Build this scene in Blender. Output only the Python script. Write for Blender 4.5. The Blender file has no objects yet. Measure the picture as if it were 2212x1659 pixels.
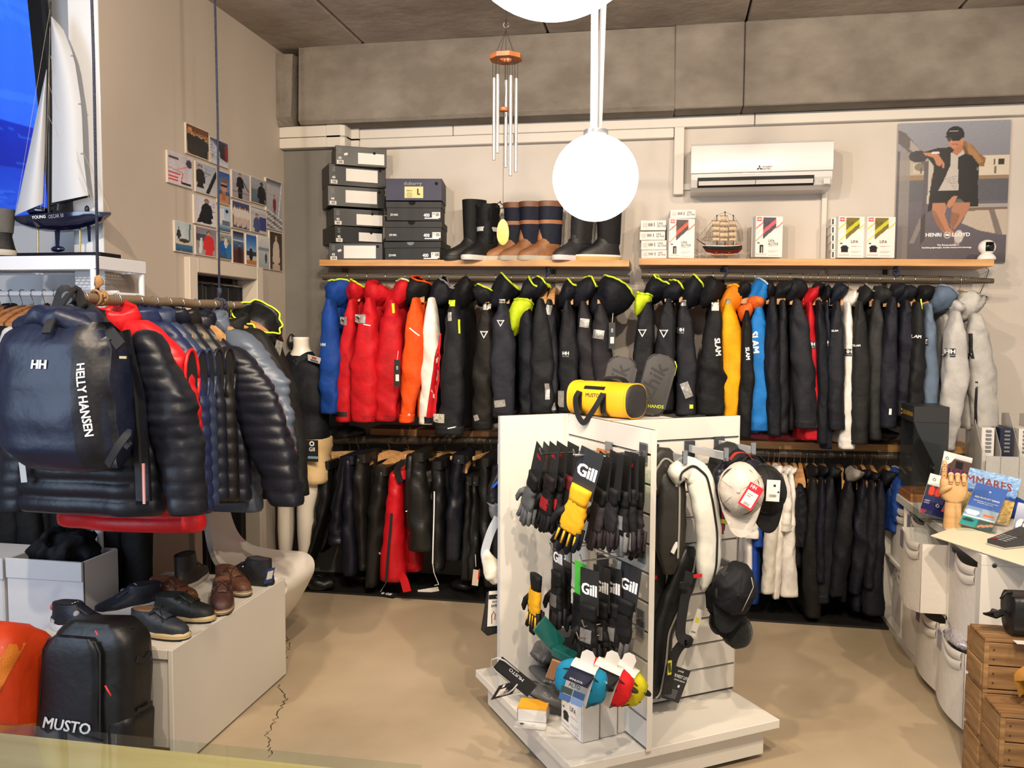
import bpy,bmesh,math,random
import numpy as np
from mathutils import Vector,Matrix
from mathutils.bvhtree import BVHTree
SC=bpy.context.scene
COL=SC.collection
PI=math.pi
#camera
F=1838.2
YAW,PIT,ROL=[math.radians(a)for a in(10.447,3.692,0.330)]
EYE=np.array([0.,0.,1.58])
_cy,_sy,_cp,_sp,_cr,_sr=math.cos(YAW),math.sin(YAW),math.cos(PIT),math.sin(PIT),math.cos(ROL),math.sin(ROL)
_right=np.array([_cy,_sy,0.]);_fwd=np.array([-_sy,_cy,0.]);_up=np.array([0,0,1.])
_f2=_fwd*_cp-_up*_sp;_u2=_up*_cp+_fwd*_sp
CR=_right*_cr+_u2*_sr;CU=_u2*_cr-_right*_sr;CF=_f2
cam_d=bpy.data.cameras.new('camera');cam=bpy.data.objects.new('camera',cam_d);COL.objects.link(cam)
cam_d.sensor_fit='HORIZONTAL';cam_d.sensor_width=36.0;cam_d.lens=36.0*F/2212.0
cam_d.clip_start=0.05
cam.matrix_world=Matrix(((CR[0],CU[0],-CF[0],EYE[0]),(CR[1],CU[1],-CF[1],EYE[1]),(CR[2],CU[2],-CF[2],EYE[2]),(0,0,0,1)))
SC.camera=cam
SC.view_settings.view_transform='Standard';SC.view_settings.look='None'
SC.view_settings.gamma=1.0;SC.view_settings.use_curve_mapping=False
SC.view_settings.exposure=0.04
def P(x,y,X=None,Y=None,Z=None):
 """the point of a real plane (a wall, a shelf front, the floor ...) that the photograph shows at a pixel"""
 d=CR*((x-1106)/F)-CU*((y-829.5)/F)+CF
 t=(X-EYE[0])/d[0]if X is not None else(Y-EYE[1])/d[1]if Y is not None else(Z-EYE[2])/d[2]
 return EYE+d*t
 #light
w=bpy.data.worlds.new('world');SC.world=w;w.use_nodes=True
w.node_tree.nodes['Background'].inputs[0].default_value=(1.0,0.95,0.89,1)
w.node_tree.nodes['Background'].inputs[1].default_value=0.60
def lamp(kind,loc,tgt,power,color,size=.1,spot=100,blend=.5,sy=None):
 d=bpy.data.lights.new('light_'+kind.lower(),kind);o=bpy.data.objects.new('light_'+kind.lower(),d);COL.objects.link(o)
 d.energy=power;d.color=color;o.location=loc
 o.rotation_euler=(Vector(tgt)-Vector(loc)).to_track_quat('-Z','Y').to_euler()
 if kind=='AREA':
  d.shape='RECTANGLE';d.size=size;d.size_y=sy or size
 else:
  d.shadow_soft_size=size
 if kind=='SPOT':
  d.spot_size=math.radians(spot);d.spot_blend=blend
 return o
WARM=(1.0,0.83,0.64)
lamp('SPOT',(-1.55,1.05,3.10),(-1.3,4.9,1.35),195,WARM,.035,96,.6)
lamp('SPOT',(-0.45,1.60,3.10),(-0.2,5.0,1.6),150,WARM,.035,100,.6)
lamp('SPOT',(0.75,1.25,3.10),(0.3,4.9,1.4),195,WARM,.035,100,.6)
lamp('SPOT',(1.75,1.75,3.10),(1.4,5.0,1.5),150,WARM,.035,100,.6)
lamp('SPOT',(0.35,0.60,3.10),(0.0,3.4,0.2),200,WARM,.04,90,.6)
lamp('SPOT',(-1.0,1.5,3.10),(-1.3,3.5,0.2),105,WARM,.04,84,.7)
lamp('SPOT',(-0.50,2.0,3.12),(-2.4,4.1,1.9),95,WARM,.05,92,.8)  # unseen spot, added to brighten the left wall
lamp('AREA',(-3.3,0.2,1.9),(-0.6,3.4,0.9),66,(0.60,0.77,1.0),1.3,sy=2.2)
#colours and materials
def lin(c):
 c=np.asarray(c,float)/255.0
 return np.where(c<=0.04045,c/12.92,((c+0.055)/1.055)**2.4)
_MC={}
def M(name,rgb,rough=.55,metal=0.,var=0.,vscale=6.,bump=0.,bscale=60.,spec=.5,sheen=0.,coat=0.,trans=0.,alpha=1.,emit=0.,stretch=None,col2=None,detail=3.):
 """one procedural Principled material: two-tone noise colour, noise relief"""
 key=(name,tuple(rgb),rough,metal,var,bump)
 if key in _MC:return _MC[key]
 m=bpy.data.materials.new(name);m.use_nodes=True
 nt=m.node_tree;b=nt.nodes['Principled BSDF']
 c=lin(rgb)
 b.inputs['Base Color'].default_value=(*c,1);b.inputs['Roughness'].default_value=rough;b.inputs['Metallic'].default_value=metal
 b.inputs['Specular IOR Level'].default_value=spec
 if sheen:b.inputs['Sheen Weight'].default_value=sheen;b.inputs['Sheen Roughness'].default_value=.4
 if coat:b.inputs['Coat Weight'].default_value=coat;b.inputs['Coat Roughness'].default_value=.08
 if trans:b.inputs['Transmission Weight'].default_value=trans;b.inputs['IOR'].default_value=1.45
 if alpha<1:b.inputs['Alpha'].default_value=alpha
 if emit:b.inputs['Emission Color'].default_value=(*c,1);b.inputs['Emission Strength'].default_value=emit
 if var or bump:
  tc=nt.nodes.new('ShaderNodeTexCoord');mp=nt.nodes.new('ShaderNodeMapping');nt.links.new(tc.outputs['Object'],mp.inputs[0])
  if stretch:mp.inputs['Scale'].default_value=stretch
 if var:
  n=nt.nodes.new('ShaderNodeTexNoise');n.inputs['Scale'].default_value=vscale;n.inputs['Detail'].default_value=detail
  nt.links.new(mp.outputs[0],n.inputs['Vector'])
  r=nt.nodes.new('ShaderNodeValToRGB');r.color_ramp.elements[0].position=.35;r.color_ramp.elements[1].position=.68
  lo=lin(col2)if col2 is not None else c*(1-var);hi=np.clip(c*(1+var),0,1)if col2 is None else c
  r.color_ramp.elements[0].color=(*lo,1);r.color_ramp.elements[1].color=(*hi,1)
  nt.links.new(n.outputs['Fac'],r.inputs[0]);nt.links.new(r.outputs[0],b.inputs['Base Color'])
 if bump:
  n=nt.nodes.new('ShaderNodeTexNoise');n.inputs['Scale'].default_value=bscale;n.inputs['Detail'].default_value=2
  nt.links.new(mp.outputs[0],n.inputs['Vector'])
  bp=nt.nodes.new('ShaderNodeBump');bp.inputs['Strength'].default_value=bump;bp.inputs['Distance'].default_value=.01
  nt.links.new(n.outputs['Fac'],bp.inputs['Height']);nt.links.new(bp.outputs[0],b.inputs['Normal'])
 _MC[key]=m
 return m
def cloth(rgb,rough=.68,sheen=.0):
 if max(rgb)<70:rgb=tuple(int(q*.78)for q in rgb)
 return M('fabric',rgb,rough,var=.14,vscale=14,bump=.34,bscale=30,spec=.26,sheen=sheen)
def shell_cloth(rgb):
 return M('nylon',rgb,.42,var=.12,vscale=10,bump=.22,bscale=26,spec=.4)
def wood(rgb,dark,scale=(3,30,30),rough=.45):
 return M('wood',rgb,rough,var=.3,vscale=1.6,bump=.05,bscale=20,stretch=scale,col2=dark,detail=6.)
def print_mat():
 if 'print' in _MC:return _MC['print']
 m=bpy.data.materials.new('printed_paper');m.use_nodes=True;nt=m.node_tree;b=nt.nodes['Principled BSDF']
 a=nt.nodes.new('ShaderNodeVertexColor');a.layer_name='ink'
 nt.links.new(a.outputs[0],b.inputs['Base Color']);b.inputs['Roughness'].default_value=.38;b.inputs['Specular IOR Level'].default_value=.35
 _MC['print']=m;return m
 #geometry: every builder returns (verts (n,3), faces)
def G(v,f):return(np.asarray(v,float).reshape(-1,3),[tuple(int(i)for i in q)for q in f])
def join(*gs):
 vs,fs,n=[],[],0
 for v,f in gs:
  vs.append(v);fs+=[tuple(i+n for i in q)for q in f];n+=len(v)
 return np.concatenate(vs),fs
def xf(g,m):
 m=np.array(m);return g[0]@m[:3,:3].T+m[:3,3],g[1]
def mv(g,x=0,y=0,z=0):return g[0]+np.array([x,y,z]),g[1]
def frame(o,r,u):
 """matrix with columns right, up, normal at o"""
 r=np.asarray(r,float);r=r/np.linalg.norm(r);u=np.asarray(u,float);u=u-r*(u@r);u=u/np.linalg.norm(u);n=np.cross(r,u)
 m=np.eye(4);m[:3,0]=r;m[:3,1]=u;m[:3,2]=n;m[:3,3]=o;return m
def rotz(a,o=(0,0,0)):
 m=np.eye(4);c,s=math.cos(a),math.sin(a);m[:2,:2]=[[c,-s],[s,c]];m[:3,3]=o;return m
def TR(loc=(0,0,0),rx=0,ry=0,rz=0):
 return np.array(Matrix.Translation(loc)@Matrix.Rotation(rz,4,'Z')@Matrix.Rotation(ry,4,'Y')@Matrix.Rotation(rx,4,'X'))
def bx(x0,x1,y0,y1,z0,z1,bev=0.,seg=1):
 v=[(x0,y0,z0),(x1,y0,z0),(x1,y1,z0),(x0,y1,z0),(x0,y0,z1),(x1,y0,z1),(x1,y1,z1),(x0,y1,z1)]
 f=[(0,3,2,1),(4,5,6,7),(0,1,5,4),(1,2,6,5),(2,3,7,6),(3,0,4,7)]
 if not bev:return G(v,f)
 bm=bmesh.new();vv=[bm.verts.new(p)for p in v]
 for q in f:bm.faces.new([vv[i]for i in q])
 bmesh.ops.bevel(bm,geom=bm.edges[:],offset=bev,segments=seg,affect='EDGES',profile=.5)
 bm.verts.index_update();r=G([p.co[:]for p in bm.verts],[[p.index for p in q.verts]for q in bm.faces]);bm.free();return r
def loft(rings,cap0=True,cap1=True,closed=True):
 rings=np.asarray(rings,float);n,m=rings.shape[:2];f=[]
 mm=m if closed else m-1
 for i in range(n-1):
  for j in range(mm):
   k=(j+1)%m;f.append((i*m+j,i*m+k,(i+1)*m+k,(i+1)*m+j))
 if closed and cap0:f.append(tuple(range(m-1,-1,-1)))
 if closed and cap1:f.append(tuple((n-1)*m+j for j in range(m)))
 return rings.reshape(-1,3),f
def tube(pts,r,n=8,cap=True,flat=1.,ref=(0,0,1)):
 """a round (or flattened) tube along points"""
 pts=np.asarray(pts,float);k=len(pts);r=np.broadcast_to(np.asarray(r,float),(k,));t=np.gradient(pts,axis=0);rings=[]
 ref=np.asarray(ref,float);u=None
 for i in range(k):
  ti=t[i]/(np.linalg.norm(t[i])+1e-12)
  if u is None:
   a=ref if abs(ti@ref)<.9*np.linalg.norm(ref)else np.array([1.,0,0])
   u=np.cross(ti,a)
  u=u-ti*(u@ti);u=u/np.linalg.norm(u);w_=np.cross(ti,u)
  th=np.arange(n)*2*PI/n
  rings.append(pts[i]+r[i]*(np.cos(th)[:,None]*u+flat*np.sin(th)[:,None]*w_))
 return loft(rings,cap,cap)
def cyl(p0,p1,r0,r1=None,n=16):return tube([p0,p1],[r0,r0 if r1 is None else r1],n)
def lathe(prof,n=24,sx=1.,sy=1.):
 th=np.arange(n)*2*PI/n
 return loft([[(r*math.cos(a)*sx,r*math.sin(a)*sy,z)for a in th]for r,z in prof])
def ball(c,rx,ry=None,rz=None,nu=20,nv=12):
 ry=ry or rx;rz=rz or rx
 g=lathe([(max(math.sin(a),.004),-math.cos(a))for a in np.linspace(0.02,PI-.02,nv)],nu)
 return g[0]*np.array([rx,ry,rz])+np.array(c),g[1]
def grid(nu,nv,fn):
 v=[fn(i/nu,j/nv)for j in range(nv+1)for i in range(nu+1)]
 f=[(j*(nu+1)+i,j*(nu+1)+i+1,(j+1)*(nu+1)+i+1,(j+1)*(nu+1)+i)for j in range(nv)for i in range(nu)]
 return G(v,f)
def prism(poly,d,bev=0.):
 """polygon in local x, y extruded from z=0 to z=d"""
 n=len(poly);v=[(x,y,0)for x,y in poly]+[(x,y,d)for x,y in poly]
 f=[tuple(range(n-1,-1,-1)),tuple(range(n,2*n))]+[(i,(i+1)%n,n+(i+1)%n,n+i)for i in range(n)]
 g=G(v,f)
 if not bev:return g
 bm=bmesh.new();vv=[bm.verts.new(p)for p in g[0]]
 for q in g[1]:bm.faces.new([vv[i]for i in q])
 bmesh.ops.bevel(bm,geom=bm.edges[:],offset=bev,segments=2,affect='EDGES',profile=.5)
 bm.verts.index_update();r=G([p.co[:]for p in bm.verts],[[p.index for p in q.verts]for q in bm.faces]);bm.free();return r
def rrect(w_,h,r,n=4,cx=0,cy=0):
 out=[]
 for sx,sy,a0 in((1,1,0),(-1,1,90),(-1,-1,180),(1,-1,270)):
  for k in range(n+1):
   a=math.radians(a0+90*k/n);out.append((cx+sx*(w_/2-r)+r*math.cos(a),cy+sy*(h/2-r)+r*math.sin(a)))
 return out
def rough(g,amp,k=9.,seed=0):
 """push vertices about by a smooth wave noise"""
 r=np.random.RandomState(seed);v=g[0].copy();d=np.zeros_like(v)
 for i in range(5):
  w_=r.normal(size=3)*k*(1+.5*i);ph=r.uniform(0,6.28,3)
  d+=np.sin((v@w_)[:,None]+ph)/(1+.5*i)
 return v+d*amp*.5,g[1]
 #objects
_MW={}
def mesh(name,g,mat,smooth=None):
 me=bpy.data.meshes.new(name);me.from_pydata(np.asarray(g[0]).tolist(),[],g[1]);me.materials.append(mat);me.update()
 if smooth is not None:
  me.polygons.foreach_set('use_smooth',[True]*len(me.polygons))
  if smooth<3:me.set_sharp_from_angle(angle=smooth)
 return me
def put(name,g,mat,parent=None,smooth=None,world=False,label=None):
 """one mesh object; with a parent the vertices are in the parent's frame (or in the room's when world)"""
 v=np.asarray(g[0],float)
 if parent is not None and world:
  v=(v-_MW[parent.name][:3,3])@_MW[parent.name][:3,:3]
 o0=np.zeros(3)
 if parent is None:
  o0=np.array([(v[:,0].min()+v[:,0].max())/2,(v[:,1].min()+v[:,1].max())/2,v[:,2].min()]);v=v-o0
 o=bpy.data.objects.new(name,mesh(name,(v,g[1]),mat,smooth));COL.objects.link(o);o.location=o0
 if parent is not None:o.parent=parent;_MW[o.name]=_MW[parent.name]
 else:_MW[o.name]=TR(o0)
 if label:o['label']=label
 return o
def thing(name,label,cat,loc=(0,0,0),rz=0.,rx=0.,ry=0.,group=None):
 o=bpy.data.objects.new(name,None);COL.objects.link(o);o.empty_display_size=.05
 o.location=loc;o.rotation_euler=(rx,ry,rz);_MW[o.name]=TR(loc,rx,ry,rz)
 o['label']=label;o['category']=cat
 if group:o['group']=group
 return o
def tag(o,label,cat,group=None):
 o['label']=label;o['category']=cat
 if group:o['group']=group
 return o
def struct(name,g=None,mat=None,smooth=None):
 if g is None:
  o=bpy.data.objects.new(name,None);COL.objects.link(o);_MW[o.name]=np.eye(4)
 else:o=put(name,g,mat,smooth=smooth)
 o['kind']='structure';return o
def dup(o,loc,rz=0.,rx=0.,ry=0.,label=None,parent=None):
 """a copy of a thing with copies of its parts and sub-parts (mesh data shared)"""
 c=o.copy();COL.objects.link(c)
 if parent is None:
  c.location=loc;c.rotation_euler=(rx,ry,rz);_MW[c.name]=TR(loc,rx,ry,rz)
 else:c.parent=parent
 if label:c['label']=label
 for ch in list(o.children):dup(ch,None,parent=c)
 return c
_FONT={}
def text_geo(s,size=1.,bold=0.,squash=1.,shear=0.,align='CENTER'):
 key=(s,bold,shear,align)
 if key not in _FONT:
  c=bpy.data.curves.new('lettering','FONT');c.body=s;c.size=1;c.align_x=align;c.align_y='CENTER';c.shear=shear;c.resolution_u=2
  o=bpy.data.objects.new('lettering',c);COL.objects.link(o)
  me=bpy.data.meshes.new_from_object(o)
  _FONT[key]=G([q.co[:]for q in me.vertices],[tuple(p.vertices)for p in me.polygons])
  if bold>.004:g=_FONT[key];_FONT[key]=join(g,mv(g,bold*1.3,bold*.7,-.0001),mv(g,-bold*1.3,-bold*.7,-.0002),mv(g,bold*1.3,-bold*.7,-.0003),mv(g,-bold*1.3,bold*.7,-.0004))
  bpy.data.objects.remove(o);bpy.data.meshes.remove(me)
 g=_FONT[key];return g[0]*np.array([size*squash,size,1]),g[1]
def flat(g,m,lift=.0006):return xf((g[0]+np.array([0,0,lift]),g[1]),m)
def onto(target,g,m,lift=.0015,reach=.35):
 """lay a flat local x,y geometry over a mesh object: shoot every vertex along the frame's -normal (target's own frame)"""
 me=target.data
 if 'bvh' not in _BV.setdefault(target.name,{}):
  _BV[target.name]['bvh']=BVHTree.FromPolygons([v.co[:]for v in me.vertices],[tuple(p.vertices)for p in me.polygons])
 bvh=_BV[target.name]['bvh'];v=xf(g,m)[0];n=np.array(m)[:3,2];out=[];last=0.;zz=np.asarray(g[0])[:,2]
 for p,z in zip(v,zz):
  h=bvh.ray_cast(Vector(p+n*reach),Vector(-n),reach*2);z=z if-.001<z<0 else 0
  if h[0]is None:out.append(p+n*last)
  else:
   q=np.array(h[0]);last=(q-p)@n;out.append(q+n*(lift+z))
 return np.array(out),g[1]
_BV={}
def patch(w_,h,nu=6,nv=6):return grid(nu,nv,lambda a,b:((a-.5)*w_,(b-.5)*h,0))
class Canvas:
 """a flat print: ink colours painted into a raster, then carried by the corners of a fine flat grid"""
 def __init__(s,w_,h,bg):s.w,s.h=w_,h;s.a=np.zeros((h,w_,3))+np.array(bg,float);s.Y,s.X=np.mgrid[0:h,0:w_]+.5;s.X=s.X/w_;s.Y=s.Y/h
 def mask(s,m,c,k=1.):s.a=np.where(m[...,None],s.a*(1-k)+np.array(c,float)*k,s.a)
 def rect(s,x0,y0,x1,y1,c,k=1.):s.mask((s.X>=x0)&(s.X<x1)&(s.Y>=y0)&(s.Y<y1),c,k)
 def ell(s,x,y,rx,ry,c,k=1.):s.mask(((s.X-x)/rx)**2+((s.Y-y)/ry)**2<1,c,k)
 def poly(s,pts,c,k=1.):
  m=np.zeros(s.X.shape,bool);n=len(pts)
  for i in range(n):
   (x0,y0),(x1,y1)=pts[i],pts[(i+1)%n]
   if y0==y1:continue
   m^=((s.Y>=min(y0,y1))&(s.Y<max(y0,y1)))&(s.X<x0+(s.Y-y0)*(x1-x0)/(y1-y0))
  s.mask(m,c,k)
 def line(s,x0,y0,x1,y1,wd,c,k=1.):
  asp=s.h/s.w;dx,dy=x1-x0,(y1-y0)*asp;L=dx*dx+dy*dy+1e-9
  t=np.clip(((s.X-x0)*dx+(s.Y-y0)*asp*dy)/L,0,1);d=np.hypot(s.X-x0-t*dx,(s.Y-y0)*asp-t*dy);s.mask(d<wd/2,c,k)
 def grad(s,y0,y1,c0,c1):
  t=np.clip((s.Y-y0)/(y1-y0),0,1)[...,None];g=np.array(c0,float)*(1-t)+np.array(c1,float)*t;m=(s.Y>=y0)&(s.Y<y1);s.a=np.where(m[...,None],g,s.a)
 def speck(s,amp,seed=1,k=1):
  r=np.random.RandomState(seed).normal(size=(s.h//k+1,s.w//k+1));r=np.kron(r,np.ones((k,k)))[:s.h,:s.w];s.a=np.clip(s.a+r[...,None]*amp,0,255)
 def geo(s,W,H):
  """geometry in local x, y centred, and its corner colours"""
  w_,h=s.w,s.h
  g=grid(w_-1,h-1,lambda a,b:((a-.5)*W,(.5-b)*H,0))
  f=[q[::-1]for q in g[1]]
  return(g[0],f),lin(s.a.reshape(-1,3))
def put_print(name,cv,W,H,m,parent,lift=.0008,world=True,target=None):
 (v,f),c=cv.geo(W,H)
 g=onto(target,(v,f),m,lift)if target is not None else flat((v,f),m,lift)
 o=put(name,g,print_mat(),parent,world=world)
 at=o.data.color_attributes.new('ink','FLOAT_COLOR','POINT');at.data.foreach_set('color',np.concatenate([c,np.ones((len(c),1))],1).astype(np.float32).ravel())
 return o
WHITE=M('white_paint',(226,222,216),.45,bump=.02,bscale=80)
LAMINATE=M('white_laminate',(214,209,200),.32,var=.02,vscale=3)
BLACKP=M('black_plastic',(22,22,23),.4)
CHROME=M('chrome',(200,200,200),.18,metal=1.)
STEEL=M('steel',(150,150,150),.3,metal=1.)
CARDB=M('black_card',(30,31,33),.5)
INKW=M('white_ink',(235,235,235),.6)
INKK=M('black_ink',(22,22,24),.6)
INKR=M('red_ink',(196,30,40),.6)
PAPER=M('white_card',(216,212,206),.55)
def thin_glass(name,tint,refl=.05):
 m=bpy.data.materials.new(name);m.use_nodes=True;nt=m.node_tree;nt.nodes.clear()
 o=nt.nodes.new('ShaderNodeOutputMaterial');a=nt.nodes.new('ShaderNodeBsdfTransparent');b=nt.nodes.new('ShaderNodeBsdfGlossy');x=nt.nodes.new('ShaderNodeMixShader');f=nt.nodes.new('ShaderNodeFresnel')
 a.inputs[0].default_value=(*lin(tint),1);b.inputs['Roughness'].default_value=refl;f.inputs[0].default_value=1.4
 g=nt.nodes.new('ShaderNodeNewGeometry');k=nt.nodes.new('ShaderNodeMath');k.operation='GREATER_THAN';k.inputs[0].default_value=.5;nt.links.new(g.outputs['Backfacing'],k.inputs[1]);q=nt.nodes.new('ShaderNodeMath');q.operation='MULTIPLY';nt.links.new(f.outputs[0],q.inputs[0]);nt.links.new(k.outputs[0],q.inputs[1]);nt.links.new(q.outputs[0],x.inputs[0]);nt.links.new(a.outputs[0],x.inputs[1]);nt.links.new(b.outputs[0],x.inputs[2]);nt.links.new(x.outputs[0],o.inputs[0]);return m
GLASS=thin_glass('clear_acrylic',(246,249,249))
LIME=M('lime_fabric',(200,222,40),.6)
SILVER=M('reflective_film',(168,166,160),.35,metal=.35,var=.25,vscale=90)
HANGW=wood((202,156,104),(176,126,76))
#the room
YB,XL,ZC=5.2,-2.41,3.293
conc=M('concrete',(178,166,153),.85,var=.3,vscale=2.6,bump=.35,bscale=14,spec=.2,col2=(146,135,124),detail=9.)
conc2=M('concrete_beam',(132,124,114),.85,var=.3,vscale=4.5,bump=.5,bscale=34,spec=.2,col2=(112,104,95),detail=12.,stretch=(1,1,1.6))
floorm=M('screed_floor',(190,172,146),.42,var=.2,vscale=1.5,bump=.03,bscale=9,spec=.35,col2=(162,145,119),detail=10.)
plaster=M('wall_plaster',(198,190,181),.8,var=.05,vscale=2.5,bump=.12,bscale=70,spec=.2)
plaster2=M('wall_paint_beige',(184,172,160),.75,var=.05,vscale=1.2,bump=.04,bscale=50,spec=.2)
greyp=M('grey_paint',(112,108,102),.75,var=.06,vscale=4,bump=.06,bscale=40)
duct=M('duct_plastic',(203,196,186),.45)
fl=struct('floor',bx(-4.6,3.6,-1.2,5.3,-.12,0),floorm)
cr=M('floor_crack',(46,36,28),.95)
def crack(pts,wd=.004,seed=0):
 r=random.Random(seed);q=[]
 for a,b in zip(pts[:-1],pts[1:]):
  for k in range(7):
   t=k/7;q.append((a[0]+(b[0]-a[0])*t+r.uniform(-.012,.012),a[1]+(b[1]-a[1])*t+r.uniform(-.012,.012)))
 v,f=[],[]
 for i,(x,y)in enumerate(q):
  h=wd*r.uniform(.25,.8);v+=[(x-h,y,.0006),(x+h,y,.0006)]
  if i:f.append((2*i-2,2*i-1,2*i+1,2*i))
 return G(v,f)
def fp(x,y):p=P(x,y,Z=0.);return(p[0],p[1])
for i,pts in enumerate(([(600,1480),(617,1508),(604,1530),(593,1560),(575,1590),(583,1612),(578,1640)],[(618,1375),(626,1392),(620,1410),(617,1425)])):
 put('crack',crack([fp(*q)for q in pts],seed=i),cr,fl,world=True)
ce=struct('ceiling')
JX=[-4.6,-2.97,-1.85,-.725,.39,1.49,2.6,3.6]
for a,b in zip(JX[:-1],JX[1:]):
 put('slab',bx(a+.006,b-.006,-1.2,5.3,ZC,ZC+.16,.008),conc,ce)
put('joint_filler',bx(-4.6,3.6,-1.2,5.3,ZC+.03,ZC+.18),M('joint_dark',(40,37,34),.9),ce)
struct('wall_back',bx(-2.7,3.6,YB,YB+.15,0,ZC+.1),plaster)
wl=struct('wall_left')
D0,D1,DZ=4.0,4.68,1.88
put('wall_panel',bx(XL-.14,XL,3.33,D0,0,ZC+.05),plaster2,wl)
put('wall_panel',bx(XL-.14,XL,D1,5.21,0,ZC+.05),plaster2,wl)
put('wall_panel',bx(XL-.14,XL,D0,D1,DZ,ZC+.05),plaster2,wl)
struct('wall_front_left',bx(-4.6,XL-.14,3.78,3.92,0,ZC+.05),M('white_gloss_panel',(188,192,198),.3))
struct('wall_far_left',bx(-4.7,-4.56,-1.2,3.9,0,ZC+.05),plaster2)
struct('trim_1',bx(XL-.142,XL+.001,3.322,3.3298,0,ZC,.001),M('white_gloss',(214,216,220),.12,coat=.5))
dr=struct('door_1')
for g in(bx(XL-.1,XL+.03,D0-.055,D0+.02,0,DZ+.055,.004),bx(XL-.1,XL+.03,D1-.02,D1+.055,0,DZ+.055,.004),bx(XL-.1,XL+.03,D0+.02,D1-.02,DZ-.02,DZ+.055,.004)):
 put('door_frame',g,M('door_frame_paint',(203,192,178),.5),dr)
put('door_lining',bx(XL-.9,XL-.138,D0-.05,D1+.4,0,2.0),M('dark_room',(30,30,30),.9),dr)
def curtain(u,v):
 y=D0+.075+u*(D1-D0-.06);return(XL-.07+.022*math.sin(u*34)+.01*math.sin(u*71+1),y,.22+v*(DZ-.28)-.02*abs(math.sin(u*17))*(v>.98))
tag(put('curtain',grid(70,12,curtain),M('black_velvet',(14,14,17),.95,sheen=.3),smooth=3.2),'black curtain hanging in the doorway of the left wall','curtain')
put('curtain_rod',cyl((XL-.07,D0+.02,DZ-.06),(XL-.07,D1-.02,DZ-.06),.008),STEEL,dr)
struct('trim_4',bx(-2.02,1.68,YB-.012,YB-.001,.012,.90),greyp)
struct('pillar',bx(XL,-2.03,5.09,YB+.01,0,2.70),greyp)
struct('floor_plinth',bx(XL,2.2,4.705,YB,0,.012),M('black_lino',(20,18,17),.6,var=.3))
bm_=struct('beam')
put('beam_body',rough(loft([[(x,y,z)for y,z in((5.0,ZC),(4.99,2.85),(5.005,2.828),(YB,2.828),(YB,ZC))]for x in(-2.268,-2.24,-2.0,-1,0)],True,False),.006,14,3),conc2,bm_)
put('beam_body',bx(.004,.382,4.988,YB,2.828,ZC,.006),conc2,bm_)
put('beam_body',bx(.386,3.6,4.988,YB,2.828,ZC,.006),conc2,bm_)
put('beam_stub',rough(loft([[(x,y,z)for y,z in((5.0,ZC-.03),(4.985,2.87),(5.02,2.828),(YB,2.828),(YB,ZC-.03))]for x in(XL,-2.36,-2.305)]),.012,22,5),conc2,bm_)
ty=YB-.045
def duct_run(n,x0,x1,z0,z1,y0=ty):
 t=struct('trim_%d'%n);return t
t2=struct('trim_2')
for x0,x1 in((-1.93,-1.33),(-1.326,.46),(.464,3.58)):put('duct',bx(x0,x1,ty,YB,2.764,2.826,.003),duct,t2)
for x0,x1 in((-1.93,-.95),(-.946,.005)):put('duct',bx(x0,x1,ty,YB,2.706,2.762,.003),duct,t2)
for z0,z1 in((2.764,2.826),(2.706,2.762)):
 put('duct',bx(XL,-2.10,5.03,5.10,z0-.012,z1,.003),duct,t2)
 put('duct_elbow',loft([[(x,y,z)for z in(z0-.012,z1)]+[(x2,y2,z)for z in(z1,z0-.012)]for x,y,x2,y2 in((-2.098,5.03,-2.098,5.10),(-2.01,5.03,-2.03,5.10),(-1.985,5.045,-2.02,5.11),(-1.98,5.07,-2.02,5.14),(-1.98,5.14,-2.02,5.19),(-1.93,5.14,-1.93,5.195))]),duct,t2)
t3=struct('trim_3')
put('duct',bx(.008,.066,ty-.006,YB,2.375,2.765,.003),duct,t3)
put('duct',bx(.845,.875,YB-.03,YB,1.97,2.38,.003),duct,t3)
put('duct',bx(.845,.875,YB-.03,YB,1.05,1.93,.003),duct,t3)
put('duct',bx(.06,.85,YB-.02,YB,2.405,2.44),duct,t3)
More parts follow.
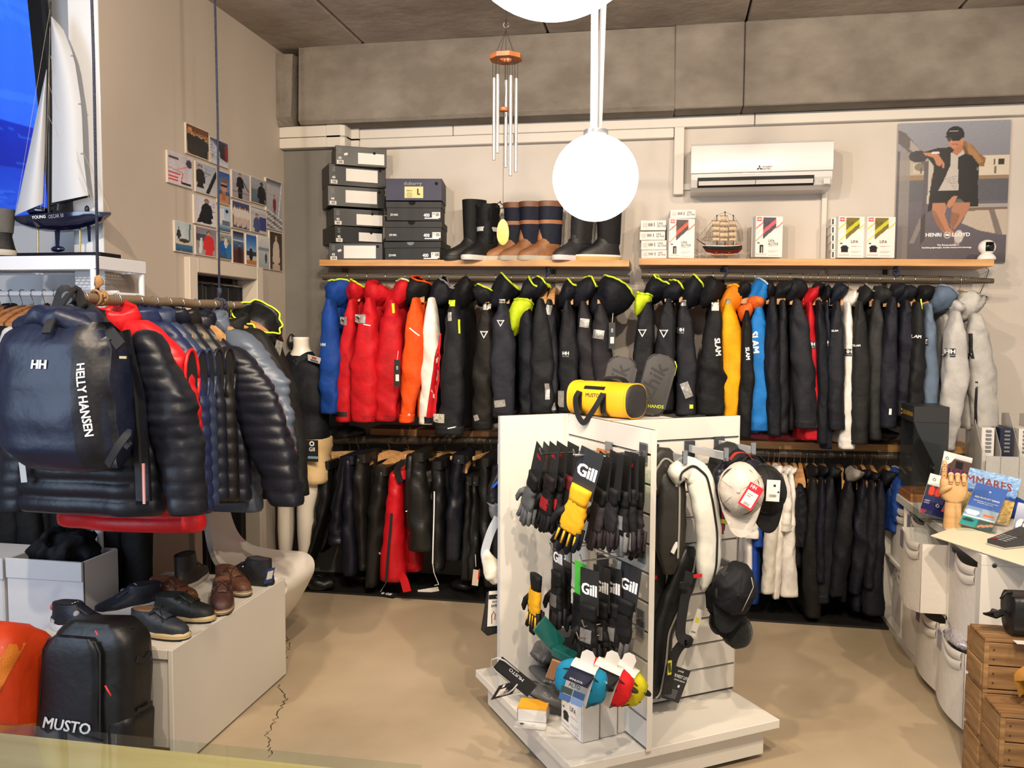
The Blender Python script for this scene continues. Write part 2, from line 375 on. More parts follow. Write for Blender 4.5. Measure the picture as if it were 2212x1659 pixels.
#garments
def unit(v):v=np.asarray(v,float);return v/np.linalg.norm(v)
def limb(pts,ha,hb,ad,bd,n=18,k=24,amp=.05,seed=0,puff=0,pq=.10,sq=2.6,capt=True):
 """a cloth tube: spline through pts, half sizes ha along ad and hb along bd at those points, folds, quilting"""
 r=np.random.RandomState(seed);pts=np.asarray(pts,float);m=len(pts);s=np.linspace(0,1,m);t=np.linspace(0,1,k)
 def sm(a):
  a=np.asarray(a,float)
  if m==2:return np.interp(t,s,a)
  x=np.interp(t,s,a);q=np.concatenate([[2*x[0]-x[1]],x,[2*x[-1]-x[-2]]]);return(q[:-2]+2*q[1:-1]+q[2:])/4
 C_=np.stack([sm(pts[:,i])for i in range(3)],1);A=sm(ha);B=sm(hb);ad=unit(ad);bd=unit(bd)
 th=np.arange(n)*2*PI/n;rings=[]
 ph=r.uniform(0,6.28,8);f=r.uniform(3,7,4);kk=[2,3,4,5]
 cj=r.uniform(0,1,(9,4))
 for i in range(k):
  d=np.ones(n)
  for j in range(3):d=d+amp*.8*np.sin(kk[j]*th+f[j]*t[i]+ph[j])/(1+.3*j)
  for j in range(9):
   q=(1+int(cj[j,0]*2))*th/(2*PI)*(1 if cj[j,1]>.5 else-1)+t[i]*(2.2+2*cj[j,2])+cj[j,3]
   q=1-abs(2*(q%1)-1);wdw=math.exp(-((t[i]-(.15+.8*cj[(j+1)%9,2]))/.22)**2)
   d=d+amp*1.9*q**4*wdw*(1 if j%2 else-1)
  if puff:d=d*(1+pq*(2*abs(math.sin(PI*puff*t[i]))**.55-1))
  c,s_=np.cos(th),np.sin(th)
  c=np.sign(c)*abs(c)**(2/sq);s_=np.sign(s_)*abs(s_)**(2/sq)
  rings.append(C_[i]+(A[i]*d*c)[:,None]*ad+(B[i]*d*s_)[:,None]*bd)
 if capt:
  for q in(.86,.55,.15):
   c0=rings[0].mean(0)if q==.86 else c0
   base=base if q!=.86 else rings[0]
   up=(C_[0]-C_[1])/np.linalg.norm(C_[0]-C_[1])
   rings.insert(0,c0+(base-c0)*q+up*A[0]*.75*math.sqrt(max(0,1-q*q)))
 g=loft(rings,True,False)
 last=np.array(rings[-1]);c=last.mean(0);up=(C_[-2]-C_[-1]);up=up/np.linalg.norm(up)
 ins=np.concatenate([c+(last-c)*.9,c+(last-c)*.8+up*.05])
 b=len(g[0]);f_=[]
 for j in range(n):
  q=(j+1)%n;a=b-n
  f_+=[(a+j,a+q,b+q,b+j),(b+j,b+q,b+n+q,b+n+j)]
 f_.append(tuple(b+n+j for j in range(n)))
 return np.concatenate([g[0],ins]),g[1]+f_
def torso(o,wd,td,top,bot,W,T,seed=0,amp=.05,puff=0,n=30,k=22,pq=.12,flare=1.08,neck=.075,drop=.09):
 """body of a garment on a hanger: o the hanger point, z from top to bot"""
 wd,td,o=unit(wd),unit(td),np.asarray(o,float);r=np.random.RandomState(seed);L=top-bot;rings=[]
 th=np.arange(n)*2*PI/n;ph=r.uniform(0,6.28,6)
 for i in range(k):
  t=(i/(k-1));z=top-L*t;e=min(1,(z-top)/-drop)if drop else 1
  hw=neck+(W*.86-neck)*min(1,e)**.8 if e<1 else W*(.86+.14*min(1,(t-drop/L)/.25))*(1+(flare-1)*t)
  ht=T*(.45+.55*min(1,e))*(1+.25*t)
  if puff:q=1+pq*(2*abs(math.sin(PI*puff*t))**.5-1)
  else:q=1
  c,s=np.cos(th),np.sin(th);c=np.sign(c)*abs(c)**.75;s=np.sign(s)*abs(s)**.8
  fold=1+amp*3*t*np.sin(5*th+ph[0]+1.5*t)+amp*2*np.sin(9*th+ph[1]+4*t)+amp*np.sin(3*th+9*t+ph[2])
  rings.append(o*np.array([1,1,0])+np.array([0,0,z])+(hw*q**.12*c)[:,None]*wd+(ht*q*fold*s)[:,None]*td)
 return loft(rings,True,True)
def bowl(c,rx,ry,rz,axis,seed=0,amp=.012,n=32,deep=.3):
 """a soft hood or collar: closed below, open and hollow above; returns shell, rim curve points"""
 prof=[(.02,-1.25),(.42,-1.1),(.66,-.75),(.86,-.4),(.98,-.05),(1.0,.25),(.95,.55),(.9,.82),(.82,.66),(.68,.2),(.4,-deep),(.02,-deep-.05)]
 g=lathe(prof,n);v=g[0].copy();a_=np.arctan2(v[:,1],v[:,0]);r_=np.random.RandomState(seed+7).uniform(0,6.28,3)
 v[:,:2]*=(1+.10*np.sin(3*a_+r_[0]+2*v[:,2])+.17*(np.abs(np.sin(3.5*a_*4/3.5/2*2+r_[1]+3*v[:,2]))**.55-.6))[:,None];v[:,2]+=.12*np.sin(2*a_+r_[2]);v=v*np.array([rx,ry,rz])
 q=np.array(Vector((0,0,1)).rotation_difference(Vector(axis)).to_matrix());v=v@q.T+np.array(c)
 g=rough(rough((v,g[1]),amp,16,seed),amp*.5,42,seed+5)
 rim=g[0][7*n:8*n]
 return g,spl(np.concatenate([rim,rim[:1]]),3)
def hanger(o,wd,half=.2,mat=None,label=None,group=None,drop=.075,rad=.024,clip=False,name='clothes_hanger',bar=True):
 """hook over the rail at o, wooden shoulders along wd"""
 o=np.asarray(o,float);wd=unit(wd);t=thing(name,label,'hanger',tuple(o),group=group);up=np.array([0,0,1.])
 side=np.cross(up,wd)
 a=[wd*0+side*0]
 hook=[side*0+wd*(rad*math.cos(x))+up*(rad*math.sin(x))for x in np.linspace(math.radians(200),math.radians(-60),9)]+[up*-(rad+.02),up*-drop]
 put('hook',tube(hook,.0021,5),CHROME,t,smooth=3.2)
 if clip:
  put('bar',xf(bx(-half,half,-.006,.006,-.012,.012,.003),frame(up*-drop,wd,np.cross(up,wd))),mat or HANGW,t)
  for s in(-1,1):
   put('clip',join(xf(bx(-.011,.011,-.007,.007,-.035,0),frame(up*-(drop+.012)+wd*s*(half-.03),wd,np.cross(up,wd)))),CHROME,t)
  return t
 q=[]
 for x in np.linspace(-1,1,13):
  z=-drop-.055*abs(x)**1.5-.012*abs(x)**6
  c=wd*x*half+up*z;h=.014+.010*(1-abs(x))**1;d=.009+.013*abs(x)**2
  q.append([c+side*d+up*h,c+side*d-up*h,c-side*d-up*h,c-side*d+up*h])
 put('shoulder_bar',loft(q),mat or HANGW,t,smooth=.8)
 return t
def spl(p,k=5):
 """smooth curve through points"""
 p=np.asarray(p,float)
 if len(p)<3:return p
 q=np.concatenate([[2*p[0]-p[1]],p,[2*p[-1]-p[-2]]]);out=[]
 for i in range(1,len(q)-2):
  for t in np.arange(k)/k:out.append(.5*(2*q[i]+(q[i+1]-q[i-1])*t+(2*q[i-1]-5*q[i]+4*q[i+1]-q[i+2])*t*t+(3*q[i]-q[i-1]-3*q[i+1]+q[i+2])*t**3))
 return np.array(out+[p[-1]])
def hl(pre,label):
 w_=label.split(',')[0].split()[:15-len(pre.split())]
 while w_[-1]in('the','a','with','of','and','on','in','its','at','from','left','right','behind','to','down','big','over'):w_.pop()
 return pre+' '.join(w_)
LUX=np.array([1.,0,0]);LUY=np.array([0,1.,0]);UP=np.array([0,0,1.])
def logo_hh(par,tgt,c,size,rot=0.,plate=True,W=True):
 """white double-letter mark, on a dark plate"""
 r=np.array([math.cos(rot),0,math.sin(rot)]);u=np.array([-math.sin(rot),0,math.cos(rot)]);m=frame(c,r,u)
 if plate:put('badge',onto(tgt,patch(size*1.55,size*1.5,4,4),frame(c-u*size*.18,r,u),.002),INKK,par)
 put('lettering',onto(tgt,text_geo('HH',size,.03),m,.0036),INKW,par)
 if plate:put('lettering',onto(tgt,text_geo('HELLY HANSEN',size*.2),frame(c-u*size*.62,r,u),.0036),INKW,par)
def tri_geo(a,hole=0.):
 return G([(-a,a*.9,0),(0,-a*.9,0),(a,a*.9,0)],[(0,1,2)])if not hole else None
def sub_tri(a,n=5):
 v,f=[],[]
 for i in range(n+1):
  for j in range(n+1-i):
   v.append((-a+2*a*(j+i/2)/n,a*.9-1.8*a*i/n,0))
 idx=lambda i,j:sum(n+1-q for q in range(i))+j
 for i in range(n):
  for j in range(n-i):
   f.append((idx(i,j),idx(i+1,j),idx(i,j+1)))
   if j<n-i-1:f.append((idx(i+1,j),idx(i+1,j+1),idx(i,j+1)))
 return G(v,f)
 #wall shelves and rails
pine=wood((206,158,100),(178,126,70),(2,26,26))
oak=wood((170,122,76),(140,96,56),(2,26,26))
def shelf(label,x0,z0,x1,z1,th,y0,mat,knots=()):
 v=[]
 for x,z in((x0,z0),(x1,z1)):
  v+=[(x,y0,z),(x,y0,z+th),(x,YB-.003,z+th),(x,YB-.003,z)]
 g=loft(np.array(v).reshape(2,4,3))
 o=put('wall_shelf',g,mat);tag(o,label,'shelf');
 return o
shelf('long pine shelf on the back wall holding shoe boxes and boots',P(690,577,Y=4.90)[0],1.957,-.232,1.938,.036,4.90,pine)
shelf('pine shelf under the air conditioner holding white boxes and a ship',-.178,1.948,1.675,1.925,.036,4.90,pine)
shelf('dark oak lower shelf half hidden behind the red and navy jackets',P(800,935,Y=4.97)[0],.925,-.30,.925,.04,4.97,oak)
shelf('oak lower shelf behind the white and black jackets, ending by the cabinet',.35,.915,P(2112,960,Y=4.95)[0],.915,.042,4.95,pine)
def lower_fill():pass
_rm=bpy.data.materials.new('woven_carbon');_rm.use_nodes=True
_nt=_rm.node_tree;_b=_nt.nodes['Principled BSDF'];_b.inputs['Roughness'].default_value=.45
_tc=_nt.nodes.new('ShaderNodeTexCoord');_mp=_nt.nodes.new('ShaderNodeMapping');_mp.inputs['Scale'].default_value=(1,1,1.4);_mp.inputs['Rotation'].default_value=(0,math.radians(45),0)
_ck=_nt.nodes.new('ShaderNodeTexChecker');_ck.inputs['Scale'].default_value=150;_ck.inputs[1].default_value=(.13,.10,.065,1);_ck.inputs[2].default_value=(.018,.015,.012,1)
_nt.links.new(_tc.outputs['Object'],_mp.inputs[0]);_nt.links.new(_mp.outputs[0],_ck.inputs[0]);_nt.links.new(_ck.outputs[0],_b.inputs[0])
CARBON=_rm
def rail(label,a,b,r,ends):
 t=thing('hanging_rail',label,'rail',tuple((np.array(a)+b)/2))
 k=12;pts=[np.array(a)+(np.array(b)-a)*i/k for i in range(k+1)]
 rr=[r]*(k+1)
 if 'taper' in ends:rr[-1]=r*.55;rr[-2]=r*.85
 put('pole',tube(pts,rr,14),CARBON,t,smooth=.8,world=True)
 return t
ZR=lambda x,seg:(1.868+(x+2.07)*(1.850-1.868)/1.84)if seg==0 else 1.868+(x+.15)*(1.832-1.868)/1.82
def rail_at(pxa,pxb,label,ends,seg):
 a=P(*pxa,Y=4.95);b=P(*pxb,Y=4.95)
 t=rail(label,a,b,.024,ends);return a,b,t
RA,RB,r1=rail_at((698,597),(1360,603),'dark woven tube rail holding the red and navy sailing jackets','',0)
RC,RD,r2=rail_at((1386,594),(2146,607),'dark woven tube rail with tapered end under the ship shelf','taper',1)
RE_,RF,r3=rail_at((705,950),(1095,952),'lower dark woven rail holding trousers behind the mannequin','',0)
RG,RH,r4=rail_at((1590,977),(2112,990),'lower dark woven rail holding white shirts and navy jackets','',1)
put('marking',flat(text_geo('FNO/4/2',.022),frame(P(2078,603,Y=4.923),LUX,UP)),M('pencil_grey',(120,112,100),.7),r2,world=True)
for t_,xs in((r1,(1183,)),(r2,(1566,1935))):
 for x in xs:
  c=P(x,597,Y=4.95)
  put('bracket',join(bx(c[0]-.012,c[0]+.012,4.93,YB,c[2]+.055,c[2]+.07),bx(c[0]-.012,c[0]+.012,YB-.016,YB,c[2]-.12,c[2]+.07)),M('black_iron',(20,20,20),.5),t_,world=True)
  lp=[(c[0]+.012*math.sin(q*2.1),4.95-.03*math.cos(q),c[2]+.03*math.sin(q)+.002*q)for q in np.linspace(0,19,60)]
  put('rope_lashing',tube(lp,.004,5),M('navy_rope',(40,46,66),.8),t_,smooth=3.2,world=True)
for x in(760,800):pass
NAVY,CHAR,BLK,BRN,PURP=(17,20,32),(29,30,37),(19,19,21),(32,28,24),(43,40,47)
RED,ORG,BLUE=(186,18,30),(222,78,18),(18,62,140)
LIMEC=(196,218,40)
TA=lambda x,y:(660+.3255*x,580+.3255*y)
TB=lambda x,y:(1340+.3942*x,570+.3942*y)
_row=[0]
def wall_jacket(T,sc,label,rgb,st,sb,wd3,hood=None,dec=(),body=None,cuff=None,mid=0,split=None,rl=(RA,RB),Y=4.665,cat='jacket',bot=None,hook=None,name='sailing_jacket',amp=.062,bodyW=.215,cloth_=None,group='jackets on the upper wall rails'):
 i=_row[0];_row[0]+=1;Ys=Y+(.0,.032)[i%2]
 a=P(*T(*st),Y=Ys);b=P(*T(*sb),Y=Ys);s1=T(st[0]+1,st[1])
 mid=mid or random.Random(i).choice((-11,-8,-5,6,9,12))*.3255/sc
 m_=P(*T((st[0]+sb[0])/2+mid,(st[1]+sb[1])/2),Y=Ys)
 px=(P(*T(st[0]+50,st[1]),Y=Ys)[0]-P(*T(st[0],st[1]),Y=Ys)[0])/50
 xh=a[0]if hook is None else P(*T(*hook),Y=4.95)[0]
 zr=(rl[0]+(rl[1]-rl[0])*(xh-rl[0][0])/(rl[1][0]-rl[0][0]))[2]
 o=np.array([xh,4.95,zr])
 hanger(o,-LUY,.2,label=hl('wooden hanger inside the ',label),group='hangers of the wall rails')
 t=thing(name,label,cat,tuple(o),group=group)
 mat=(cloth_ or cloth)(rgb)
 ztop=min(zr-.085,a[2]+.045);zb=(P(*T(sb[0],bot),Y=Ys)[2]if bot else b[2]+.02)
 put('body',mv(torso(o,-LUY,LUX,ztop,zb,bodyW,.029,seed=i,amp=.06),0,0,0),cloth(body)if body else mat,t,smooth=3.2,world=True)
 w0,w1,w2=[q*px/2 for q in wd3]
 q1=a+(m_-a)*.3
 sl=put('sleeve',limb([a,q1,m_,m_+(b-m_)*.55,b],[w0*.62,w0*.4+w1*.55,w1*1.04,w1*.6+w2*.42,w2],[.05,.058,.055,.05,.045],LUX,LUY,n=32,k=44,amp=amp,seed=i+40),mat,t,smooth=3.2,world=True)
 if cuff:
  c=b+(m_-b)*.12
  put('cuff',limb([c,b-UP*.004],[w2*1.06,w2*1.05],[.05,.048],LUX,LUY,k=5,amp=.015,seed=i,capt=False),cloth(cuff),t,smooth=3.2,world=True)
 if split:
  c2,pts=split
  v=[P(*T(*q),Y=Ys)-o for q in pts];n=len(v)
  cen=np.mean(v,0);g=([],[])
  k_=8;vs=[];fs=[]
  tl,tr,br_,bl=v
  gg=grid(k_,14,lambda u,w:(bl*(1-u)+br_*u)*(1-w)+(tl*(1-u)+tr*u)*w)
  m4=np.eye(4);m4[:3,0]=LUX;m4[:3,1]=UP;m4[:3,2]=-LUY
  g2=np.stack([gg[0][:,0],gg[0][:,2],gg[0][:,1]*0],1);m4[:3,3]=[0,v[0][1],0]
  put('sleeve_panel',onto(sl,(g2,gg[1]),m4,.004),cloth(c2),t,smooth=3.2)
 for d in dec:
  c=P(*T(d[1],d[2]),Y=Ys)-o
  if d[0]=='hh':logo_hh(t,sl,c,d[3]*px,plate=d[4]if len(d)>4 else True)
  elif d[0]=='rect':
   ro=math.radians(d[6]if len(d)>6 else 0);r=np.array([math.cos(ro),0,math.sin(ro)]);u=np.array([-math.sin(ro),0,math.cos(ro)])
   put(d[7]if len(d)>7 else 'patch',onto(sl,patch(d[3]*px,d[4]*px,5,5),frame(c,r,u),.003),d[5],t)
  elif d[0]=='tri':
   m=frame(c,LUX,UP);put('badge',onto(sl,sub_tri(d[3]*px),m,.003),INKW,t)
   put('badge',onto(sl,sub_tri(d[3]*px*.58),frame(c+UP*d[3]*px*.06,LUX,UP),.0045),mat,t)
   put('lettering',onto(sl,text_geo('MUSTO',d[3]*px*.42,.01),frame(c+UP*d[3]*px*.72,LUX,UP),.0055),INKK,t)
  elif d[0]=='txt':
   ro=math.radians(d[5]);r=np.array([math.cos(ro),0,math.sin(ro)]);u=np.array([-math.sin(ro),0,math.cos(ro)])
   put('lettering',onto(sl,text_geo(d[3],d[4]*px,.03),frame(c,r,u),.003),d[6]if len(d)>6 else INKW,t)
 for h in([hood]if hood and not isinstance(hood,list)else hood or[]):
  cx,cy,rx,rz,hc,rim,tl=h[:7];Yh=h[7]if len(h)>7 else 4.80
  c=P(*T(cx,cy),Y=Yh)
  g,rp=bowl(c-o-UP*rz*px*.12,rx*px*1.05,.10,rz*px*1.12,(tl*1.5,.10,.9),seed=i,amp=.012*min(1,rz*px/.1))
  hm=put('hood',g,cloth(hc),t,smooth=3.2)
  if rim:put('hood_trim',tube(rp,.0055,6),cloth(rim),hm,smooth=3.2)if rim!=LIMEC else put('hood_trim',tube(rp,.0055,6),LIME,hm,smooth=3.2)
 return t
W=lambda*a,**k:wall_jacket(TA,.3255,*a,**k)
W('royal blue sailing jacket at the left end of the rail behind the mannequin',BLUE,(165,215),(160,960),(75,130,110),(225,150,85,75,BLUE,LIMEC,.1),[('hh',140,505,26,False)],bot=1000)
W('red sailing jacket with silver shoulder patch, directly right of the blue one',RED,(315,215),(255,1015),(60,105,95),(345,150,60,55,RED,LIMEC,.3),[('rect',277,350,44,52,SILVER),('rect',250,962,84,30,INKK,0,'cuff_strap')],bot=1010)
W('red sailing jacket with big silver shoulder patch, middle one of the three reds',RED,(430,205),(388,1015),(70,165,150),(475,165,85,75,RED,None,.3),[('rect',385,335,70,56,SILVER),('rect',430,375,45,6,INKW,-10,'stripe'),('rect',428,985,70,22,cloth((160,14,24)),0,'cuff_strap')],bot=1020)
W('red sailing jacket with tall black lined hood, beside the orange jacket',(178,17,28),(580,215),(540,1010),(70,170,140),(625,175,70,105,RED,(205,200,150),.5),[('rect',570,985,70,24,cloth((150,14,24)),0,'cuff_strap'),('rect',600,265,12,62,LIME,8,'stripe')],bot=1015)
W('bright orange jacket with black high collar and thin white stripe',ORG,(735,205),(670,1015),(60,125,88),(745,145,68,80,BLK,ORG,.4),[('rect',740,420,80,7,INKW,-38,'stripe'),('txt',700,965,'o',26,60)],cuff=ORG,mid=15)
W('sailing jacket with one white and red sleeve on a navy body',(224,220,212),(840,205),(800,1030),(64,105,98),(905,165,75,95,NAVY,(120,118,120),.5),[('rect',830,1008,56,56,cloth(NAVY),0,'cuff_strap')],body=NAVY,split=(RED,[(895,430),(905,430),(870,985),(815,985)]),bot=1010)
W('charcoal jacket with lime shoulder and grey block patch above the cuff',CHAR,(990,220),(955,1095),(64,150,180),(1050,150,75,90,BLK,None,.4),[('rect',900,990,72,58,M('patch_grey',(176,172,160),.6,var=.35,vscale=120)),('rect',975,320,26,56,SILVER),('rect',985,1050,56,7,INKW,12,'stripe'),('rect',985,232,42,40,LIME,0,'shoulder_panel'),('rect',1032,385,10,90,LIME,3,'stripe')],cuff=CHAR,bot=1080)
W('brownish black jacket with white triangle badge halfway up the sleeve',BRN,(1205,240),(1175,1060),(60,140,125),(1185,175,72,52,CHAR,LIMEC,.15),[('tri',1198,440,27),('rect',1215,255,50,40,SILVER),('rect',1145,985,34,38,SILVER,20)],cuff=BLK,bot=1040)
W('slate navy jacket with white triangle badge and silver patch at the cuff',(44,46,58),(1308,225),(1320,985),(62,165,150),(1310,145,88,92,NAVY,LIMEC,.5),[('tri',1308,365,24),('rect',1300,892,74,46,SILVER,8),('rect',1312,218,40,26,SILVER)],cuff=(30,31,40),bot=1000)
W('navy jacket with bright lime lining turned out at the shoulder',NAVY,(1465,235),(1470,965),(70,115,85),(1425,300,62,105,LIMEC,LIMEC,.3,4.72),bot=980)
W('plain charcoal jacket just right of the lime lined jacket',CHAR,(1560,210),(1575,960),(62,150,150),(1490,150,58,72,NAVY,LIMEC,.5),[('rect',1612,812,30,105,SILVER,3)],bot=975)
W('charcoal jacket with silver shoulder patch and pale grey lined hood',(42,43,50),(1618,215),(1635,960),(56,95,80),(1545,125,55,66,NAVY,LIMEC,.5),[('rect',1618,275,44,62,SILVER,-10),('rect',1645,890,34,95,SILVER,10)],bot=975)
W('charcoal jacket with white double letter badge and lime hood edge',CHAR,(1738,220),(1745,950),(58,125,125),(1745,165,66,75,NAVY,LIMEC,.4),[('hh',1735,562,30),('rect',1702,862,40,108,SILVER)],bot=970)
W('purple grey jacket with silver sleeve badge, second from the right rail end',PURP,(1845,225),(1905,930),(62,130,130),(1850,145,64,88,NAVY,LIMEC,.5),[('rect',1857,362,62,58,SILVER,-6)],bot=960)
W('purple grey jacket with huge black lime edged hood at the right rail end',PURP,(1955,245),(2010,930),(60,150,140),(2020,175,125,118,(20,22,34),LIMEC,.45),[('rect',1950,437,74,58,SILVER,-8)],bot=960)
V=lambda*a,**k:wall_jacket(TB,.3942,*a,rl=(RC,RD),**k)
V('navy jacket with triangle badge and lime lining at the left end of the right rail',CHAR,(150,200),(110,800),(55,115,110),[(190,140,62,70,NAVY,LIMEC,.5),(112,215,40,55,LIMEC,LIMEC,.2,4.70)],[('tri',122,380,24)],bot=830)
V('navy jacket with triangle badge, second from the left end of the right rail',CHAR,(265,200),(235,800),(50,110,105),(283,150,52,55,NAVY,LIMEC,.5),[('tri',238,383,25)],bot=830)
V('charcoal jacket with dotted silver forearm patch and yellow cuff triangle',(36,37,45),(345,215),(365,825),(55,110,125),(388,150,70,78,NAVY,LIMEC,.5),[('hh',330,362,26),('rect',362,688,46,88,SILVER,22),('rect',345,215,30,34,SILVER),('rect',388,778,20,22,LIME,0)],bot=840)
V('black jacket with white block on the shoulder, left of the yellow one',(28,28,30),(520,215),(495,825),(55,135,140),(500,145,68,72,BLK,None,.3),[('rect',518,235,40,46,PAPER),('txt',530,455,'SLAM',42,-84)],bot=850)
V('bright yellow sailing jacket with orange and yellow hood',(240,168,14),(590,200),(598,880),(54,140,68),(598,210,55,95,(236,130,20),(240,168,14),.25),[('rect',588,208,22,28,SILVER)],bot=900,mid=24)
V('black jacket with orange collar squeezed between yellow and blue ones',BLK,(690,260),(675,950),(40,80,80),[(668,150,44,46,BLK,None,.2),(680,260,38,40,(226,104,40),None,.1,4.72)],[('txt',692,490,'SLAM',30,-85)],bot=930)
V('azure blue sailing jacket with big white lettering down the sleeve',(26,112,186),(758,225),(754,910),(56,150,142),[(752,165,56,78,(26,112,186),(170,190,205),.3),(745,212,42,34,(230,110,44),None,0,4.71)],[('txt',730,430,'SLAM',52,-84),('rect',760,885,104,42,cloth((20,100,172)),0,'cuff_strap')],bot=930)
V('navy jacket directly right of the azure blue one',NAVY,(832,190),(840,940),(48,90,70),(805,145,45,45,NAVY,None,.3),bot=940)
V('black navy jacket with soft folded collar, second right of the azure one',(30,30,38),(888,205),(885,925),(46,75,62),(885,150,42,52,(26,27,34),None,.4),bot=940)
V('charcoal navy jacket with broad sleeve and grommet on its hood',(40,40,47),(965,205),(1020,895),(60,135,118),(955,150,54,62,CHAR,None,.4),[('rect',1020,880,110,28,cloth((30,30,36)),0,'cuff_strap')],cuff=(36,36,43),bot=920)
V('red hooded jacket with white double letter badge among navy ones',(182,22,36),(1035,215),(1052,960),(46,72,88),(1033,180,34,62,RED,None,.4),[('hh',1040,440,26)],bot=970,mid=2)
V('slim navy jacket right of the red one',NAVY,(1085,205),(1105,985),(40,62,66),(1068,150,32,50,NAVY,None,.3),bot=960)
V('slim navy jacket with half hidden white badge on its sleeve',(22,26,46),(1122,215),(1125,1010),(36,56,62),(1118,165,30,44,NAVY,None,.3),[('hh',1122,430,24)],bot=990)
V('dark navy jacket with small white chest letters and wide cuff',(34,35,44),(1185,215),(1182,905),(50,98,92),(1182,160,42,60,(18,28,44),None,.4),[('txt',1166,367,'SLAM',15,0),('rect',1185,890,80,26,cloth((28,29,36)),0,'cuff_strap')],bot=930)
V('white jacket with black badge squeezed among the dark jackets',(222,219,214),(1242,215),(1240,1005),(46,66,84),(1252,195,40,50,(220,217,212),None,.4),[('hh',1236,480,28)],cuff=(214,210,204),bot=985)
V('black soft shell jacket with tiny white letters, right of the white one',(36,36,37),(1308,215),(1305,985),(54,102,92),(1325,180,46,60,(32,32,33),(120,118,112),.4),[('txt',1284,447,'SLAM',16,0)],bot=990)
V('dark grey bomber jacket with ribbed cuff',(54,54,55),(1402,205),(1392,955),(50,95,66),(1418,175,52,48,(46,46,47),None,.3),cuff=(44,44,45),bot=960)
V('navy jacket with small white rectangle near the cuff',(28,30,44),(1488,190),(1462,895),(48,95,90),(1500,160,36,50,NAVY,None,.3),[('rect',1465,805,14,36,INKW)],bot=910)
V('navy jacket with baggy creased sleeve, left of the black lettered one',(26,28,42),(1560,205),(1525,830),(54,115,70),(1545,175,46,58,NAVY,None,.4),bot=860,mid=30,amp=.07)
V('black jacket with white chest letters beside the slate blue one',(27,27,29),(1622,215),(1608,830),(48,98,80),(1655,165,42,50,BLK,None,.3),[('txt',1602,398,'SLAM',24,-4),('rect',1650,220,8,60,LIME,8,'stripe')],bot=860)
V('slate blue raincoat with hood near the right end of the rail',(92,108,128),(1682,225),(1690,920),(52,88,84),(1750,190,64,64,(84,100,120),(120,130,145),.5),[('rect',1662,425,12,44,INKK),('rect',1662,425,7,30,INKW)],bot=930)
V('light grey sailing jacket with black badge on the sleeve',(176,173,170),(1835,270),(1785,1010),(70,142,84),(1832,245,56,34,(180,177,173),None,.3),[('hh',1790,480,34)],cuff=(168,166,162),bot=960,mid=22)
V('light grey hooded jacket with black zips, last on the right rail',(168,165,160),(1945,290),(1995,890),(110,140,135),[(1890,215,72,66,(186,183,178),None,.3),(1930,225,40,62,(150,148,144),None,.5)],[('rect',1908,450,18,150,INKK,6,'pocket_zip'),('rect',1935,760,12,260,INKK,3,'front_zip')],bot=910)
swing=[]
for x,y,h_,lab in((858,806,.15,'long black hang tag with white print between red and orange jackets'),(1322,725,.14,'black hang tag with white label at the right end of the left rail')):
 p=P(x,y,Y=4.585);t=thing('hang_tag',lab,'tag',tuple(p));put('card',bx(-.017,.017,-.0008,.0008,-h_/2,h_/2),CARDB,t);put('paper_label',bx(-.009,.011,-.0018,-.0009,-h_*.3,-h_*.05),PAPER,t)
 put('lettering',flat(text_geo('GO',.014,.01),frame((0,-.0009,h_*.2),(0,0,-1),(1,0,0)),.0006),INKW,t);put('tag_cord',tube([(0,0,h_/2),(.003,.01,h_/2+.05)],.0012,4),INKW,t)
 #lower rails
TC=lambda x,y:(660+.223*x,930+.223*y)
TD=lambda x,y:(1640+.2532*x,950+.2532*y)
_lw=[0]
def pxm(T,x,y,Y):return(P(*T(x+50,y),Y=Y)[0]-P(*T(x,y),Y=Y)[0])/50
def hung_trousers(T,label,rgb,hook,ang,pts,wds,Y=4.74,rl=(RE_,RF),clip=True,rear=.02,name='sailing_trousers',cat='trousers',hd=.07,amp=.075,seed=None,group='trousers and salopettes on the lower left rail',legs=2,back=.16):
 i=_lw[0];_lw[0]+=1
 xh=P(*T(hook,100),Y=4.95)[0];zr=(rl[0]+(rl[1]-rl[0])*(xh-rl[0][0])/(rl[1][0]-rl[0][0]))[2]
 o=np.array([xh,4.95,zr]);a=math.radians(ang);wd=np.array([-math.sin(a),-math.cos(a),0])
 hanger(o,wd,.17 if clip else.2,mat=wood((206,168,112),(180,140,88))if clip else None,drop=.085,clip=clip,label=hl('pale wooden clip hanger holding the ' if clip else 'curved wooden hanger holding the ',label),group='clip hangers of the lower left rail' if clip else 'curved hangers of the lower left rail')
 t=thing(name,label,cat,tuple(o),group=group);m=shell_cloth(rgb)
 q=np.array([P(*T(*p),Y=Y)for p in pts]);k=pxm(T,pts[0][0],pts[0][1],Y);ha=[w_*k/2 for w_ in wds]
 put('leg',limb(q,ha,[hd]*len(q),LUX,LUY,n=22,k=26,amp=amp,seed=i+300),m,t,smooth=3.2,world=True)
 if legs>1:
  q2=q+np.array([rear,back,.02]);put('leg',limb(q2,np.array(ha)*.9,[hd]*len(q),LUX,LUY,n=16,k=20,amp=amp,seed=i+400),m,t,smooth=3.2,world=True)
 top=q[0]+np.array([rear/2,back/2,.0])
 put('waistband',xf(prism(rrect(ha[0]*2.1,.30,ha[0]*.6),.05),frame(top-UP*.02,LUX,LUY)),m,t,smooth=.7,world=True)
 return t,o,q,k
hung_trousers(TC,'black wetsuit trousers with grey side stripe beside the mannequin legs',(18,18,19),265,60,[(200,330),(190,700),(120,1000),(60,1250)],(110,120,90,60))
hung_trousers(TC,'dark navy overtrousers ending short, second garment right of the mannequin',(18,20,32),430,18,[(390,290),(340,620),(320,900),(310,1080)],(80,130,150,150),legs=1)
